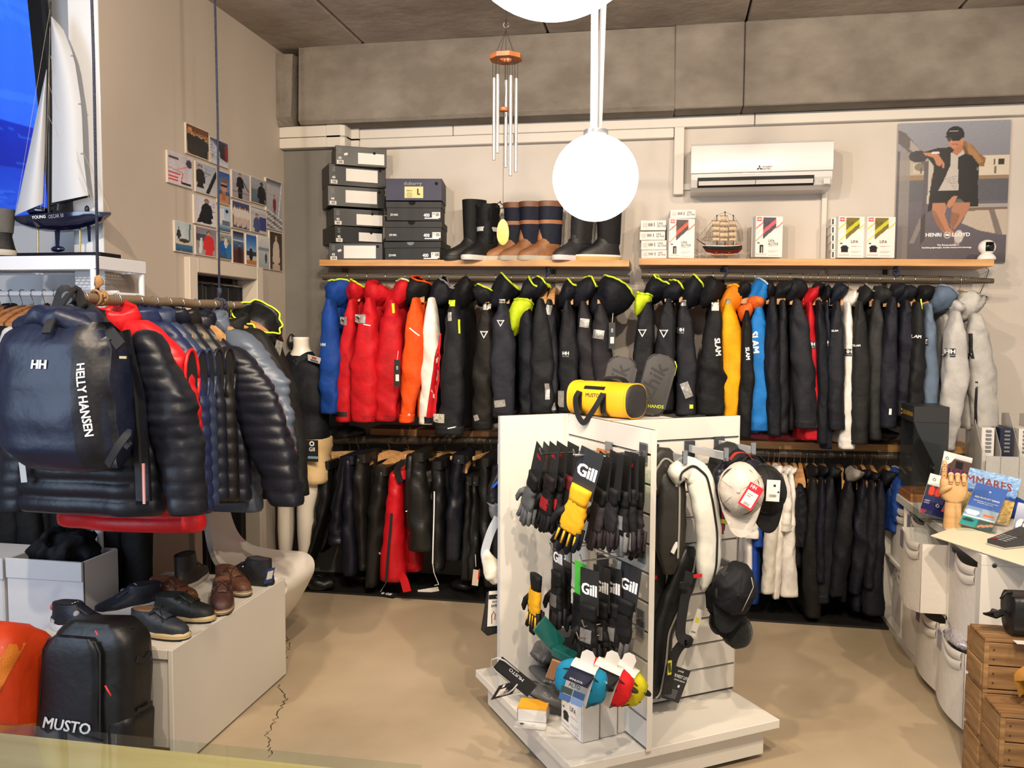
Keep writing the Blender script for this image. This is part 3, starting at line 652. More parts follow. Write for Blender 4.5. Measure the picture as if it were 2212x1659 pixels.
t_,o_,q_,k_=hung_trousers(TC,'navy chino trousers hanging straight on a clip hanger',(20,22,36),515,22,[(440,280),(445,600),(440,1000),(455,1380)],(90,125,130,120))
hung_trousers(TC,'brown black trousers on a clip hanger, left of the smooth black pair',(27,25,23),610,30,[(560,265),(540,600),(560,1000),(580,1330)],(90,120,120,110))
t_,o_,q_,k_=hung_trousers(TC,'black salopettes tapering to the left beside the red pair',(24,23,22),815,38,[(740,390),(715,650),(690,1000),(650,1490)],(130,190,170,100),clip=False)
put('lettering',flat(text_geo('G',.016,.02),frame(P(*TC(718,1190),Y=4.655),LUX,UP)),INKW,t_,world=True)
t_,o_,q_,k_=hung_trousers(TC,'red salopettes with black ankle zip and black bib',RED,1000,36,[(885,420),(875,650),(855,1000),(850,1440)],(110,150,190,240),clip=False,Y=4.70,rear=.065,amp=.06,name='salopettes',cat='salopettes')
k_=pxm(TC,850,900,4.62)
def pc(x,y,Y=4.62):return P(*TC(x,y),Y=Y)
def ribbon(pts,wd,nrm,th=.004):
 """a strap: flat band of width wd along points, facing nrm"""
 pts=spl(pts);tg=np.gradient(pts,axis=0);nrm=np.asarray(nrm,float);r=[]
 for p,d in zip(pts,tg):
  s=np.cross(d,nrm);s=s/(np.linalg.norm(s)+1e-9)*wd/2;n_=np.cross(s,d);n_=n_/(np.linalg.norm(n_)+1e-9)*th/2
  r.append([p+s+n_,p-s+n_,p-s-n_,p+s-n_])
 return loft(r)
put('ankle_zip',ribbon([pc(833,805,4.622),pc(822,950,4.62),pc(800,1200,4.615),pc(780,1460,4.61)],24*k_,(0,-1,0)),INKK,t_,world=True)
put('bib',limb([pc(1020,250,4.70),pc(1005,420,4.68),pc(1000,600,4.68),pc(1000,770,4.68)],[40*k_,40*k_,42*k_,36*k_],[.03]*4,LUX,LUY,k=12,seed=7),shell_cloth(BLK),t_,smooth=3.2,world=True)
put('shoulder_strap',ribbon([pc(950,300),pc(900,350),pc(890,400),pc(920,500)],60*k_,(0,-1,.2)),shell_cloth(BLK),t_,world=True)
put('piping',ribbon([pc(970,785,4.64),pc(1000,770,4.64),pc(1035,745,4.64)],8*k_,(0,-1,0)),INKW,t_,world=True)
put('ankle_strap',ribbon([pc(900,1385,4.61),pc(945,1430,4.60),pc(970,1500,4.60),pc(985,1560,4.60)],78*k_,(0,-1,0),.006),shell_cloth(RED),t_,world=True)
hung_trousers(TC,'black grey shorts hanging over the long black salopettes',(27,27,25),1190,42,[(1100,250),(1095,450),(1110,800),(1120,1150)],(110,160,200,225),Y=4.68,legs=1,amp=.06,name='sailing_shorts',cat='shorts')
t_,o_,q_,k_=hung_trousers(TC,'black salopettes with a long white side zip and dangling white tag',(20,20,22),1360,40,[(1280,330),(1295,600),(1290,1000),(1290,1340)],(100,130,130,110))
put('side_zip',ribbon([pc(1248,590,4.655),pc(1245,800,4.65),pc(1236,1100,4.65),pc(1232,1290,4.65)],10*k_,(0,-1,0)),INKW,t_,world=True)
put('tag_cord',tube([pc(1232,1290,4.65),pc(1245,1380,4.65),pc(1290,1490,4.68),pc(1250,1500,4.70)],.0022,5),INKW,t_,world=True)
put('price_tag',xf(bx(-.062,.062,-.022,.022,0,.001),frame(P(*TC(1190,1550),Z=.016),unit(np.array([1,.45,.1])),(-.4,1,.3))),PAPER,t_,world=True)
t_,o_,q_,k_=hung_trousers(TC,'navy black salopettes with crinkled fabric on a silver clip',(16,18,28),1560,20,[(1490,270),(1470,550),(1440,900),(1440,1235)],(120,150,150,150),amp=.08)
for j,hx in enumerate((1605,1640)):
 hung_trousers(TC,['slim black leggings below the two upright wooden hangers','slim black trousers right of the leggings, under upright wooden hangers'][j],(20,20,20),hx,6,[(1590+62*j,480),(1600+60*j,700),(1580+62*j,1000),(1560+62*j,1420)],(60,80,100,90),clip=False)
t_,o_,q_,k_=hung_trousers(TC,'black trousers with a white and orange care tag near the gondola',(23,23,22),1740,12,[(1740,300),(1745,600),(1760,1000),(1790,1480)],(80,110,120,120))
put('tag_cord',tube([pc(1645,1200,4.66),pc(1650,1320,4.64)],.0015,4),INKW,t_,world=True)
put('price_tag',xf(bx(-.018,.018,-.046,.046,0,.001),frame(pc(1648,1425,4.63),(1,0,-.1),(.1,0,1))),M('cream_card',(224,205,180),.6),t_,world=True)
put('tag_stripe',xf(bx(-.004,.004,-.03,.03,0.001,.0015),frame(pc(1680,1390,4.63),(1,0,-.1),(.1,0,1))),INKR,t_,world=True)
hung_trousers(TC,'black trousers half hidden by the gondola wing',(18,19,22),1800,8,[(1850,380),(1860,700),(1870,1000),(1870,1480)],(90,120,120,120))
hung_trousers(TC,'black trousers mostly behind the gondola wing, last on their rail',(18,19,22),1870,8,[(1960,380),(1960,700),(1965,1000),(1965,1400)],(90,120,120,120))
t_=thing('swing_tag','black hang tag with white round logo lying at the edge of the black plinth','tag',tuple(P(840,1283,Z=.014)))
m_=frame(P(838,1284,Z=.016),unit((1,-.30,0)),(.30,1,.25))
put('card',flat(bx(-.055,.055,-.022,.022,0,.0012),m_),CARDB,t_,world=True)
put('lettering',flat(text_geo('Gill',.03,.03),m_@TR((.004,0,0)),.003),INKW,t_,world=True)
put('emblem',flat(join(G(*prism([(.010*math.cos(a),.010*math.sin(a))for a in np.linspace(0,2*PI,16)[:-1]],.0004))),m_@TR((-.036,0,0)),.0018),INKW,t_,world=True)
put('tag_cord',tube([P(822,1278,Z=.02),P(832,1262,Z=.06),pc(780,1470)],.0015,4),INKW,t_,world=True)
for(x,y,s,lab)in((690,1262,.10,'black folded neoprene boots under the wetsuit trousers'),(775,1250,.09,'black coiled braces lying under the navy trousers'),(1000,1268,.08,'black trouser leg end crumpled on the plinth right of the white tag')):
 g=rough(ball((0,0,0),s,s*.6,s*.42,18,12),s*.12,40,int(x))
 o=put('fabric_bundle',mv(g,*P(x,y,Z=s*.45)[:2],s*.43+.012),shell_cloth((17,17,18)),smooth=3.2);tag(o,lab,'clothing')
 #lower right rail: white shirts, then dark jackets
RLo=(RG,RH)
D=lambda*a,**k:wall_jacket(TD,.2532,*a,rl=RLo,Y=4.70,group='garments on the lower right rail',**k)
WS=(222,216,208)
D('white polo shirt at the left end of the lower right rail behind the caps',WS,(-60,330),(-75,830),(60,120,130),None,cat='shirt',name='polo_shirt',bot=1300)
D('royal blue polo shirt between white shirts, behind the hanging caps',(26,66,150),(-20,330),(-10,900),(50,90,90),None,cat='shirt',name='polo_shirt',bot=1400)
D('cream shirt with deep cuff hem, left of the two white shirts',(214,208,196),(120,300),(70,1300),(80,120,110),(150,260,50,60,WS,None,.3),cat='shirt',name='long_shirt',bot=1250)
D('white long sleeved shirt with crumpled sleeve, third from the wooden hangers',WS,(165,290),(140,1340),(60,90,60),None,cat='shirt',name='long_shirt',bot=1280,amp=.08)
D('white shirt with short sleeve cuff beside the upright wooden hangers',WS,(215,300),(225,770),(60,100,110),(222,265,34,50,WS,None,.2),cat='shirt',name='short_shirt',bot=1330)
D('white long shirt, rightmost of the white shirts',(226,221,214),(270,300),(250,1325),(60,125,165),(272,265,34,50,WS,None,.2),cat='shirt',name='long_shirt',bot=1300)
D('dark navy trousers hanging under two upright wooden hangers',(17,18,30),(350,390),(345,900),(70,100,80),None,cat='trousers',name='navy_trousers',bot=1100)
D('long black coat right of the wooden hangers',(25,24,23),(455,330),(450,1500),(90,170,130),(450,260,50,60,BLK,None,.3),cat='coat',name='long_coat',bot=1480)
D('slim dark blue jacket right of the long black coat',(20,25,42),(530,330),(520,1200),(50,80,70),(535,265,40,60,NAVY,None,.3),bot=1250)
D('navy jacket with folded cuff, left of the jacket with grey lined hood',(26,27,38),(605,330),(530,1370),(80,170,120),(620,270,50,70,(16,17,24),None,.4),cuff=(24,25,36),bot=1390)
D('dark jacket with light grey lined hood on the lower rail',(24,25,31),(760,360),(650,1320),(70,170,110),[(800,290,78,70,BLK,None,.5),(805,290,60,56,(128,124,118),None,.4,4.72)],bot=1390)
D('navy jacket with bent creased sleeve on the lower rail',(20,22,36),(875,340),(820,1300),(60,150,110),(890,290,40,50,NAVY,None,.3),mid=20,amp=.09,bot=1460)
D('dark navy jacket beside the cabinet, second from its corner',(26,28,38),(960,360),(925,1250),(60,100,80),(960,310,44,55,NAVY,None,.3),bot=1440)
D('long navy coat against the corner of the white cabinet',(26,28,40),(1030,360),(970,1480),(60,150,170),(1085,310,60,66,NAVY,None,.3),cat='coat',name='long_coat',bot=1490)
D('royal blue jacket at the end of the lower rail behind the tool display case',(30,66,140),(1185,330),(1200,700),(60,120,120),(1180,290,50,60,(40,76,150),(170,170,170),.3),bot=800)
hanger(np.array([P(*TD(352,100),Y=4.95)[0],4.95,(RG[2]+RH[2])/2]),(-.1,-1,0),.2,label='empty wooden hanger next to the white shirts',group=None)
def plastic_pack(label,c,sx,sy,sz,rgb,seed,name='packed_jacket'):
 t=thing(name,label,'packed clothing',tuple(c))
 g=rough(ball((0,0,sz*.5),sx,sy,sz*.5,30,16),.012,26,seed);v=g[0].copy();v[:,2]=np.maximum(v[:,2],.002)
 put('folded_garment',(v,g[1]),cloth(rgb),t,smooth=3.2)
 g2=rough((ball((0,0,sz*.5),sx*1.05,sy*1.05,sz*.56,36,18)),.010,60,seed+1);v=g2[0].copy();v[:,2]=np.maximum(v[:,2],.001)
 put('plastic_bag',(v,g2[1]),M('poly_bag',(250,250,250),.12,alpha=.07,spec=.8,coat=.6,bump=.5,bscale=60),t,smooth=3.2)
c=P(1640,960,Y=5.0)
plastic_pack('red garment packed in shiny plastic on the lower right shelf',(P(1672,955,Y=5.02)[0],5.02,.957),.17,.11,.06,(160,24,44),3)
plastic_pack('dark red garment packed in plastic drooping off the lower shelf',(P(1762,965,Y=5.02)[0],5.02,.957),.16,.11,.05,(128,22,40),5)
plastic_pack('charcoal garments packed in plastic on the lower shelf by the display case',(P(1880,950,Y=5.04)[0],5.05,.957),.15,.1,.08,(40,40,42),8)
plastic_pack('black cap and clothes in clear plastic under the red jackets',(P(745,930,Y=5.02)[0],5.0,.90),.14,.12,.07,(22,22,24),9)
#the hanging pole rack on the left with quilted jackets
XP=-1.985
pa,pb=np.array([XP,P(150,645,X=XP)[1],1.676]),np.array([XP,P(553,662,X=XP)[1],1.684])
t_=thing('hanging_pole','brown woven pole hung from the ceiling on two blue ropes, carrying quilted jackets','clothes rail',tuple((pa+pb)/2))
pk=[pa+(pb-pa)*i/14+np.array([0,0,.003*math.sin(i*2.1)])for i in range(15)]
_pm=CARBON.copy();_pm.name='woven_brown_sleeve'
for nd in _pm.node_tree.nodes:
 if nd.type=='TEX_CHECKER':nd.inputs[1].default_value=(.23,.16,.10,1);nd.inputs[2].default_value=(.09,.065,.045,1);nd.inputs['Scale'].default_value=170
put('pole',tube(pk,[.0185,.019,.0195,.02,.0195]+[.019]*8+[.018,.014],14),_pm,t_,smooth=.9,world=True)
put('end_cap',cyl(pa-LUY*.012,pa+LUY*.003,.021,n=16),M('grey_cap',(70,70,74),.4),t_,smooth=.7,world=True)
rope=M('blue_rope',(50,55,74),.85,var=.5,vscale=260,bump=.5,bscale=300)
for x,y0 in((212,640),(474,655)):
 c=P(x,y0,X=XP);yy=c[1]
 put('rope',tube([(XP,yy,ZC),(XP+.006,yy,2.5),(XP,yy,1.705)],.0050,8),rope,t_,smooth=3.2,world=True)
 r_=random.Random(int(x));lp=[(XP+.026*math.cos(q),yy+.02*math.sin(q*.37),1.682+.026*math.sin(q))for q in np.linspace(0,25,90)]
 put('rope_knot',tube(lp,.0048,5),rope if x>300 else M('hemp',(150,112,72),.85),t_,smooth=3.2,world=True)
 put('rope_knot',rough(ball((XP,yy,1.735),(.011 if x>300 else.013),.012,.026,14,10),.007,120,3),rope if x>300 else M('hemp',(150,112,72),.85),t_,smooth=3.2,world=True)
_rk=[0]
def rack_garment(label,rgb,Yp,pts,wds,hem,right,left,puff=0,name='quilted_jacket',cat='jacket',sleeve=True,hang=True,collar=True,shoulder=None,hood=None,T=.05,zt=1.592,front=None,mat=None,pq=.045,W=None,left_sl=None,group='quilted jackets and vests on the hanging pole',hb=.05):
 """garment facing the camera end of the pole; pixels read on its own plane y = Yp"""
 i=_rk[0];_rk[0]+=1
 o=np.array([XP,Yp,1.678])
 if hang:hanger(o,LUX,.125,mat=HANGW,label=hl('wooden hanger inside the ',label),group='hangers of the hanging pole',rad=.022,drop=.078)
 t=thing(name,label,cat,tuple(o),group=group);m=mat or shell_cloth(rgb)
 zb=P(*hem,Y=Yp)[2];xr=P(right,hem[1],Y=Yp)[0];xl=P(left,hem[1],Y=Yp)[0]
 Wd=W or(xr-xl)/2/1.06;oc=o.copy();oc[0]=(xr+xl)/2 if W is None else XP
 put('body',torso(oc,LUX,-LUY,zt,zb,Wd,T,seed=i+60,amp=.035 if puff else.05,puff=puff,k=(puff*6 if puff else 20),flare=1.06,neck=.085,drop=.13),m,t,smooth=3.2,world=True)
 if sleeve:
  q=np.array([P(*p,Y=Yp)for p in pts]);k=(P(pts[0][0]+50,pts[0][1],Y=Yp)[0]-P(*pts[0],Y=Yp)[0])/50
  sl=put('sleeve',limb(q,np.array(wds)*k/2,[hb]*len(q),LUX,LUY,n=26,k=(78 if puff else 28),amp=.045 if puff else.05,seed=i+80,puff=13 if puff else 0,pq=pq),m,t,smooth=3.2,world=True)
  if left_sl is not None:
   q=np.array([P(*p,Y=Yp)for p in left_sl]);put('sleeve',limb(q,np.array(wds)*k/2,[hb]*len(q),LUX,LUY,n=20,k=(66 if puff else 26),amp=.02 if puff else.05,seed=i+90,puff=11 if puff else 0,pq=pq),m,t,smooth=3.2,world=True)
  else:
   q[:,0]=2*oc[0]-q[:,0];q[:,0]=np.maximum(q[:,0],-2.33+np.linspace(.0,-.01,len(q)))if Yp>3.2 else q[:,0];put('sleeve',limb(q,np.array(wds)*k/2,[hb]*len(q),LUX,LUY,n=20,k=(66 if puff else 26),amp=.02 if puff else.05,seed=i+90,puff=11 if puff else 0,pq=pq),m,t,smooth=3.2,world=True)
 else:
  for s in(-1,1):
   c=oc+LUX*s*Wd*.90
   q=[np.array([c[0]+s*.012*math.sin(a),Yp-.052*math.cos(a)*1.05,zt-.215-.105*math.cos(a*.5+.0)*1])for a in np.linspace(0,2*PI,14)]
   q=[np.array([c[0]+s*.008,Yp+.045*math.cos(a),zt-.21+.105*math.sin(a)])for a in np.linspace(0,2*PI,18)]
   put('armhole_trim',tube(q,.007,6),m,t,smooth=3.2,world=True)
   put('armhole',xf(prism([(.042*math.cos(a),.10*math.sin(a))for a in np.linspace(0,2*PI,18)[:-1]],.004),frame(np.array([c[0]+s*.004,Yp,zt-.21]),LUY*s,UP)),M('lining',(15,16,20),.8),t,world=True)
 if collar:
  g,rp=bowl(np.array([XP,Yp,zt+.0])-o,.085,.055,.06,(0,-.25,1),seed=i,amp=.008,n=22)
  put('collar',g,m,t,smooth=3.2)
 if hood:
  cx,cy,rx,rz,rgbh,rim=hood;c=P(cx,cy,Y=Yp-.03)
  g,rp=bowl(c-o,rx,.10,rz,(.55,-.5,.8),seed=i,amp=.012);h=put('hood',g,shell_cloth(rgbh),t,smooth=3.2)
  if rim:put('hood_trim',tube(rp,.0045,6),rim,h,smooth=3.2)
 return t,o
ND=(17,20,31)
t_,o_=rack_garment('navy quilted jacket with black zip hanging behind the navy backpack',ND,2.62,[(322,735),(358,850),(385,960),(408,1108)],(60,104,88,70),(220,1105),352,40,puff=11,T=.06,pq=.03,left_sl=[(70,800),(58,900),(48,1000),(40,1100)],hb=.06)
t0_=t_
zp=[P(*q,Y=2.545)for q in((264,715),(280,790),(296,860),(303,940),(308,1010),(311,1082))]
fl_=put('zip_placket',ribbon([p for p in zp],.052,(0,-1,0),.012),shell_cloth((20,21,28)),t_,smooth=.8,world=True)
put('zip',ribbon([p+np.array([0,-.008,0])for p in zp],.010,(0,-1,0),.003),INKK,t_,world=True)
put('zip_pull',bx(*(lambda p:(p[0]+.012,p[0]+.02,2.52,2.525,p[2]-.005,p[2]+.13))(zp[-1])),M('pink_strap',(206,150,150),.6),t_,world=True)
rp_=P(50,1020,Y=2.52);put('price_tag',xf(bx(-.012,.012,-.035,.035,0,.001),frame(rp_,(1,0,.1),(-.1,0,1))),PAPER,t_,world=True)
rack_garment('bright red down vest longer than the jackets around it',(196,22,30),2.80,None,None,(300,1140),440,132,puff=13,name='down_vest',cat='vest',sleeve=False,T=.06,pq=.05,zt=1.605)
rack_garment('royal blue down vest with grey side panel behind the red one',(26,36,74),2.93,None,None,(400,1105),458,200,puff=13,name='down_vest',cat='vest',sleeve=False,T=.05,pq=.05,zt=1.60)
rack_garment('steel blue down vest, third vest from the backpack',(40,52,80),3.03,None,None,(420,1090),472,225,puff=13,name='down_vest',cat='vest',sleeve=False,T=.045,pq=.05,zt=1.60)
rack_garment('dark navy down vest, fourth vest from the backpack',(18,22,36),3.12,None,None,(440,1080),492,250,puff=12,name='down_vest',cat='vest',sleeve=False,T=.045,pq=.05,zt=1.60)
rack_garment('black down vest with bound armholes in front of the black jacket',(22,20,20),3.21,None,None,(450,1080),514,280,puff=12,name='down_vest',cat='vest',sleeve=False,T=.045,pq=.05,zt=1.60)
rack_garment('black navy down jacket with long ribbed sleeve',(19,21,32),3.33,[(505,770),(545,850),(585,960),(620,1090)],(70,108,96,62),(450,1080),540,300,puff=12,T=.05,hb=.055)
rack_garment('grey blue down jacket behind the black ribbed one',(84,94,110),3.46,[(520,735),(570,820),(598,910),(618,1010)],(72,92,70,44),(470,1100),566,320,puff=12,T=.05)
t_,o_=rack_garment('black soft shell jacket with white crest on the chest',(25,26,26),3.62,[(552,730),(592,830),(620,950),(640,1068)],(62,92,72,50),(500,1070),605,350,T=.06,name='soft_shell_jacket',mat=cloth((25,26,26)))
cp=P(576,818,Y=3.545)
put('emblem',xf(tube([(.016*math.cos(a),.016*math.sin(a),0)for a in np.linspace(.5,2*PI-.3,22)],.0035,5),frame(cp,LUX,UP)),INKW,t_,world=True)
put('lettering',flat(text_geo('HENRI LLOYD',.012),frame(cp-UP*.032,LUX,UP)),INKW,t_,world=True)
t_,o_=rack_garment('black sailing jacket with lime edged hood at the far end of the pole',(20,20,22),3.76,[(578,735),(604,840),(620,930),(632,1040)],(50,70,62,50),(560,1040),606,380,T=.06,name='sailing_jacket',mat=cloth((20,20,22)),hood=(548,712,.13,.10,(18,18,20),LIME),collar=False)
put('patch',xf(patch(.05,.07,3,3),frame(P(601,752,Y=3.69),(1,-.5,-.3),(.2,0,1))),SILVER,t_,world=True)
t_=thing('backpack','big navy roll top backpack with white letters hanging at the near end of the pole','backpack',(XP-.10,2.47,1.68))
YBk=2.46
nav=shell_cloth((20,27,50))
def bk(x,y,dy=0.):return P(x,y,Y=YBk+dy)
rows=[(672,95,205,.03),(690,70,222,.05),(715,32,236,.085),(745,20,250,.105),(800,20,262,.12),(860,24,268,.125),(920,30,270,.125),(965,34,268,.12),(995,60,262,.10),(1012,100,250,.06)]
rings=[]
for(y,x0,x1,d)in rows:
 a,b=bk(x0,y),bk(x1,y);c=(a+b)/2;hw=(b[0]-a[0])/2;th=np.arange(36)*2*PI/36
 cc=np.sign(np.cos(th))*abs(np.cos(th))**.55;ss=np.sign(np.sin(th))*abs(np.sin(th))**.65
 rings.append(np.stack([c[0]+hw*cc,c[1]+.0+d*ss,np.full(36,c[2])],1))
def resample(rings,k):
 r=np.array(rings);s=np.linspace(0,1,len(r));t=np.linspace(0,1,k);return np.stack([np.stack([np.interp(t,s,r[:,j,c])for c in range(3)],1)for j in range(r.shape[1])],1)
g=rough(rough(loft(resample(rings,34)),.010,9,4),.005,30,8)
body_=put('body',g,nav,t_,smooth=3.2,world=True)
put('roll_top',rough(limb([bk(60,700),bk(110,686),bk(170,690),bk(225,722)],[.03,.04,.04,.03],[.06,.075,.075,.055],UP,LUY,k=14,amp=.06,seed=2),.006,20),nav,t_,smooth=3.2,world=True)
put('side_panel',onto(body_,mv(grid(6,16,lambda u,v:(u*.10-.05+(.5-v)*.035,v*.46-.23,0))),frame(bk(240,850)-_MW[t_.name][:3,3],(1,0,0),UP),.004),shell_cloth((18,19,26)),t_,smooth=3.2)
put('lettering',onto(body_,text_geo('HH',.037,.035),frame(bk(139,785)-_MW[t_.name][:3,3],LUX,UP),.004),INKW,t_)
put('lettering',onto(body_,text_geo('HELLY HANSEN',.033,.02,1.0),frame(bk(232,858)-_MW[t_.name][:3,3],unit((.14,0,-1)),unit((1,0,.14))),.007),INKW,t_)
blkw=M('webbing',(20,20,24),.7,bump=.3,bscale=300)
put('shoulder_strap',ribbon([bk(110,690,.06),bk(120,670,.1),(XP-.03,pa[1]+.01,1.705),bk(165,650,.12),bk(195,668,.06),bk(225,700,.0),bk(262,748,-.06)],.035,(0,-1,.4),.008),blkw,t_,smooth=.9,world=True)
put('shoulder_strap',ribbon([bk(100,720,-.11),bk(112,690,-.08),bk(135,655,0),(XP,pa[1]+.03,1.706),bk(180,662,.05)],.03,(0,-1,.4),.008),blkw,t_,smooth=.9,world=True)
put('side_strap',ribbon([bk(232,1005,-.13),bk(255,965,-.15),bk(278,935,-.13),bk(268,950,-.10),bk(280,965,-.1)],.026,(0,-1,.2),.005),blkw,t_,smooth=.9,world=True)
put('zip_pull',bx(*(lambda p:(p[0]-.012,p[0]+.012,p[1]-.004,p[1],p[2]-.004,p[2]+.004))(bk(267,772,-.12))),M('zip_metal',(150,130,90),.4,metal=.7),t_,world=True)
#goods on the upper shelves
TE=lambda x,y:(690+.16878*x,300+.16878*y)
def barcode(w_,h,n=9,seed=0):
 r=random.Random(seed);gs=[];x=-w_/2
 while x<w_/2:
  k=r.choice((.6,1,1.6))*w_/(n*2.2);gs.append(G([(x,-h/2,0),(x+k,-h/2,0),(x+k,h/2,0),(x,h/2,0)],[(0,1,2,3)]));x+=k+r.choice((.7,1.2))*w_/(n*2.2)
 return join(*gs)
def quad(w_,h,cx=0,cy=0):return G([(cx-w_/2,cy-h/2,0),(cx+w_/2,cy-h/2,0),(cx+w_/2,cy+h/2,0),(cx-w_/2,cy+h/2,0)],[(0,1,2,3)])
def box_px(label,TL,TR,BLy,depth,mat,lid=0.,name='shoe_box',cat='box',group=None,Yf=4.915,trim=None):
 a=P(*TL,Y=Yf);b=P(*TR,Z=a[2]);zb=P(TL[0],BLy,Y=Yf)[2]
 r=b-a;L=np.linalg.norm(r);r=r/L;n=np.cross(UP,r)
 t=thing(name,label,cat,(a[0],a[1],zb),rz=math.atan2(r[1],r[0]),group=group);h=a[2]-zb
 if lid:
  put('body',bx(.004,L-.004,.004,depth-.004,.0005,h-.003,.002),mat,t)
  put('lid',bx(0,L,0,depth,h-lid,h,.002),mat,t)
 else:put('body',bx(0,L,0,depth,.0005,h,.002),mat,t)
 return t,L,h
def face(t,L,h,u,v,y=-.0006):return frame((u*L,y,(1-v)*h),(1,0,0),(0,0,1))
bxm=M('black_carton',(15,16,18),.38,var=.1,vscale=8,coat=.1)
lst=[('top black boot box of the left stack under the ducting',(205,80),(860,128),330,(490,178,828,345),(700,188),'43'),('black boot box second from the top of the left stack',(118,312),(850,372),585,(335,378,742,572),(775,413),'43'),('black boot box third from the top of the left stack',(105,592),(835,640),855,(330,655,733,842),(765,687),'44'),('black boot box fourth from the top, set back in the left stack',(180,880),(820,920),1105,(470,962,805,1122),(673,965),'43'),('black boot box second from the bottom of the left stack',(195,1108),(815,1150),1326,(498,1196,800,1330),(658,1206),'42'),('bottom black boot box of the left stack standing on the pine shelf',(120,1332),(810,1335),1562,(312,1365,722,1530),(745,1378),'42')]
for i,(lab,tl,tr,bl,lb,ho,sz)in enumerate(lst):
 t,L,h=box_px(lab,TE(*tl),TE(*tr),TE(0,bl)[1],.27,bxm,group='black boot boxes in the left stack',Yf=4.91)
 fx=lambda x:(x-tl[0])/(tr[0]-tl[0]);fy=lambda y,x=None:(y-tl[1]-(tr[1]-tl[1])*((x if x else lb[0])-tl[0])/(tr[0]-tl[0]))/(bl-tl[1])
 u0,u1=fx(lb[0]),fx(lb[2]);v0=max(.1,fy(lb[1]));v1=min(.95,fy(lb[3],lb[2]))
 put('paper_label',flat(quad((u1-u0)*L,(v1-v0)*h),face(t,L,h,(u0+u1)/2,(v0+v1)/2)),PAPER,t)
 put('finger_hole',flat(G(*prism([(.0085*math.cos(a),.0085*math.sin(a))for a in np.linspace(0,2*PI,15)[:-1]],.0003)),face(t,L,h,fx(ho[0]),max(.06,fy(ho[1],ho[0])))),M('hole_black',(4,4,4),.9),t)
 put('lettering',flat(text_geo(sz,.020,.02),face(t,L,h,.085,.64)),INKW,t)
 put('barcode_label',flat(quad(.040,.022),face(t,L,h,.09,.84)),PAPER,t)
 put('barcode',flat(barcode(.024,.015,seed=i),face(t,L,h,.09,.84),.0012),INKK,t)
 put('lettering',flat(join(*[quad(.022-.004*(k%3),.0022,0,-k*.0062)for k in range(5)]),face(t,L,h,.085,.15)),M('grey_ink',(130,130,130),.6),t)
 if i in(0,5):put('price_sticker',flat(quad(.022,.014),face(t,L,h,.2,.42)@TR(rz=.3)),PAPER,t)
zk=M('matt_carton',(17,18,19),.6,var=.08,vscale=8)
for i,(lab,tl,tr,bl,sz)in enumerate((('black shoe box directly under the navy boot box',(850,800),(1566,803),1046,'10'),('black shoe box in the middle of the right stack',(830,1052),(1572,1052),1308,'11'),('black shoe box at the bottom of the right stack on the pine shelf',(826,1318),(1556,1312),1566,'9'))):
 t,L,h=box_px(lab,TE(*tl),TE(*tr),TE(0,bl)[1],.30,zk,lid=.038,group='black shoe boxes of the right stack',Yf=4.91-.004*i)
 put('lettering',flat(text_geo('ZHIK',.017,.012,1.25),face(t,L,h,.15,.70)),INKW,t)
 put('thumb_notch',flat(G(*prism([(.022*math.cos(a),.020*math.sin(a))for a in np.linspace(PI,2*PI,12)],.0003)),face(t,L,h,.47,.02)),M('hole_black',(4,4,4),.9)if i<2 else M('tissue',(120,120,120),.8),t)
 put('lettering',flat(text_geo('400',.028,.02,.85),face(t,L,h,.73,.72)),INKW,t)
 put('size_label',flat(quad(.050,.034),face(t,L,h,.90,.70)),PAPER,t)
 put('lettering',flat(text_geo(sz,.014,.015),face(t,L,h,.852,.65),.0012),INKK,t)
 put('barcode',flat(barcode(.022,.018,seed=i+9),face(t,L,h,.925,.68),.0012),INKK,t)
 put('stripe',flat(quad(.085,.006),face(t,L,h,.82,.87)),INKW,t)
t,L,h=box_px('navy blue boot box with pale yellow label on top of the right stack',TE(848,508),TE(1570,510),TE(0,790)[1],.32,M('navy_carton',(33,34,62),.55,var=.08,vscale=8),lid=.0,Yf=4.905)
put('lettering',flat(text_geo('dubarry',.030,.004,1.15),face(t,L,h,.48,.22)),M('silver_ink',(150,150,160),.5),t)
put('finger_hole',flat(G(*prism([(.010*math.cos(a),.010*math.sin(a))for a in np.linspace(0,2*PI,15)[:-1]],.0003)),face(t,L,h,.9,.22)),M('hole_black',(4,4,4),.9),t)
put('yellow_label',flat(quad(.33*L,.52*h),face(t,L,h,.50,.62)),M('label_yellow',(216,200,138),.6),t)
put('lettering',flat(text_geo('dubarry',.011,.02),face(t,L,h,.42,.54),.0012),INKK,t)
put('lettering',flat(join(*[quad(.03+.006*(k%2),.003,0,-k*.011)for k in range(3)]),face(t,L,h,.42,.66),.0012),M('dark_ink',(70,60,40),.6),t)
put('boot_picture',flat(join(quad(.009,.03,0,.004),quad(.018,.008,.005,-.014)),face(t,L,h,.57,.60),.0012),M('brown_ink',(70,46,34),.6),t)
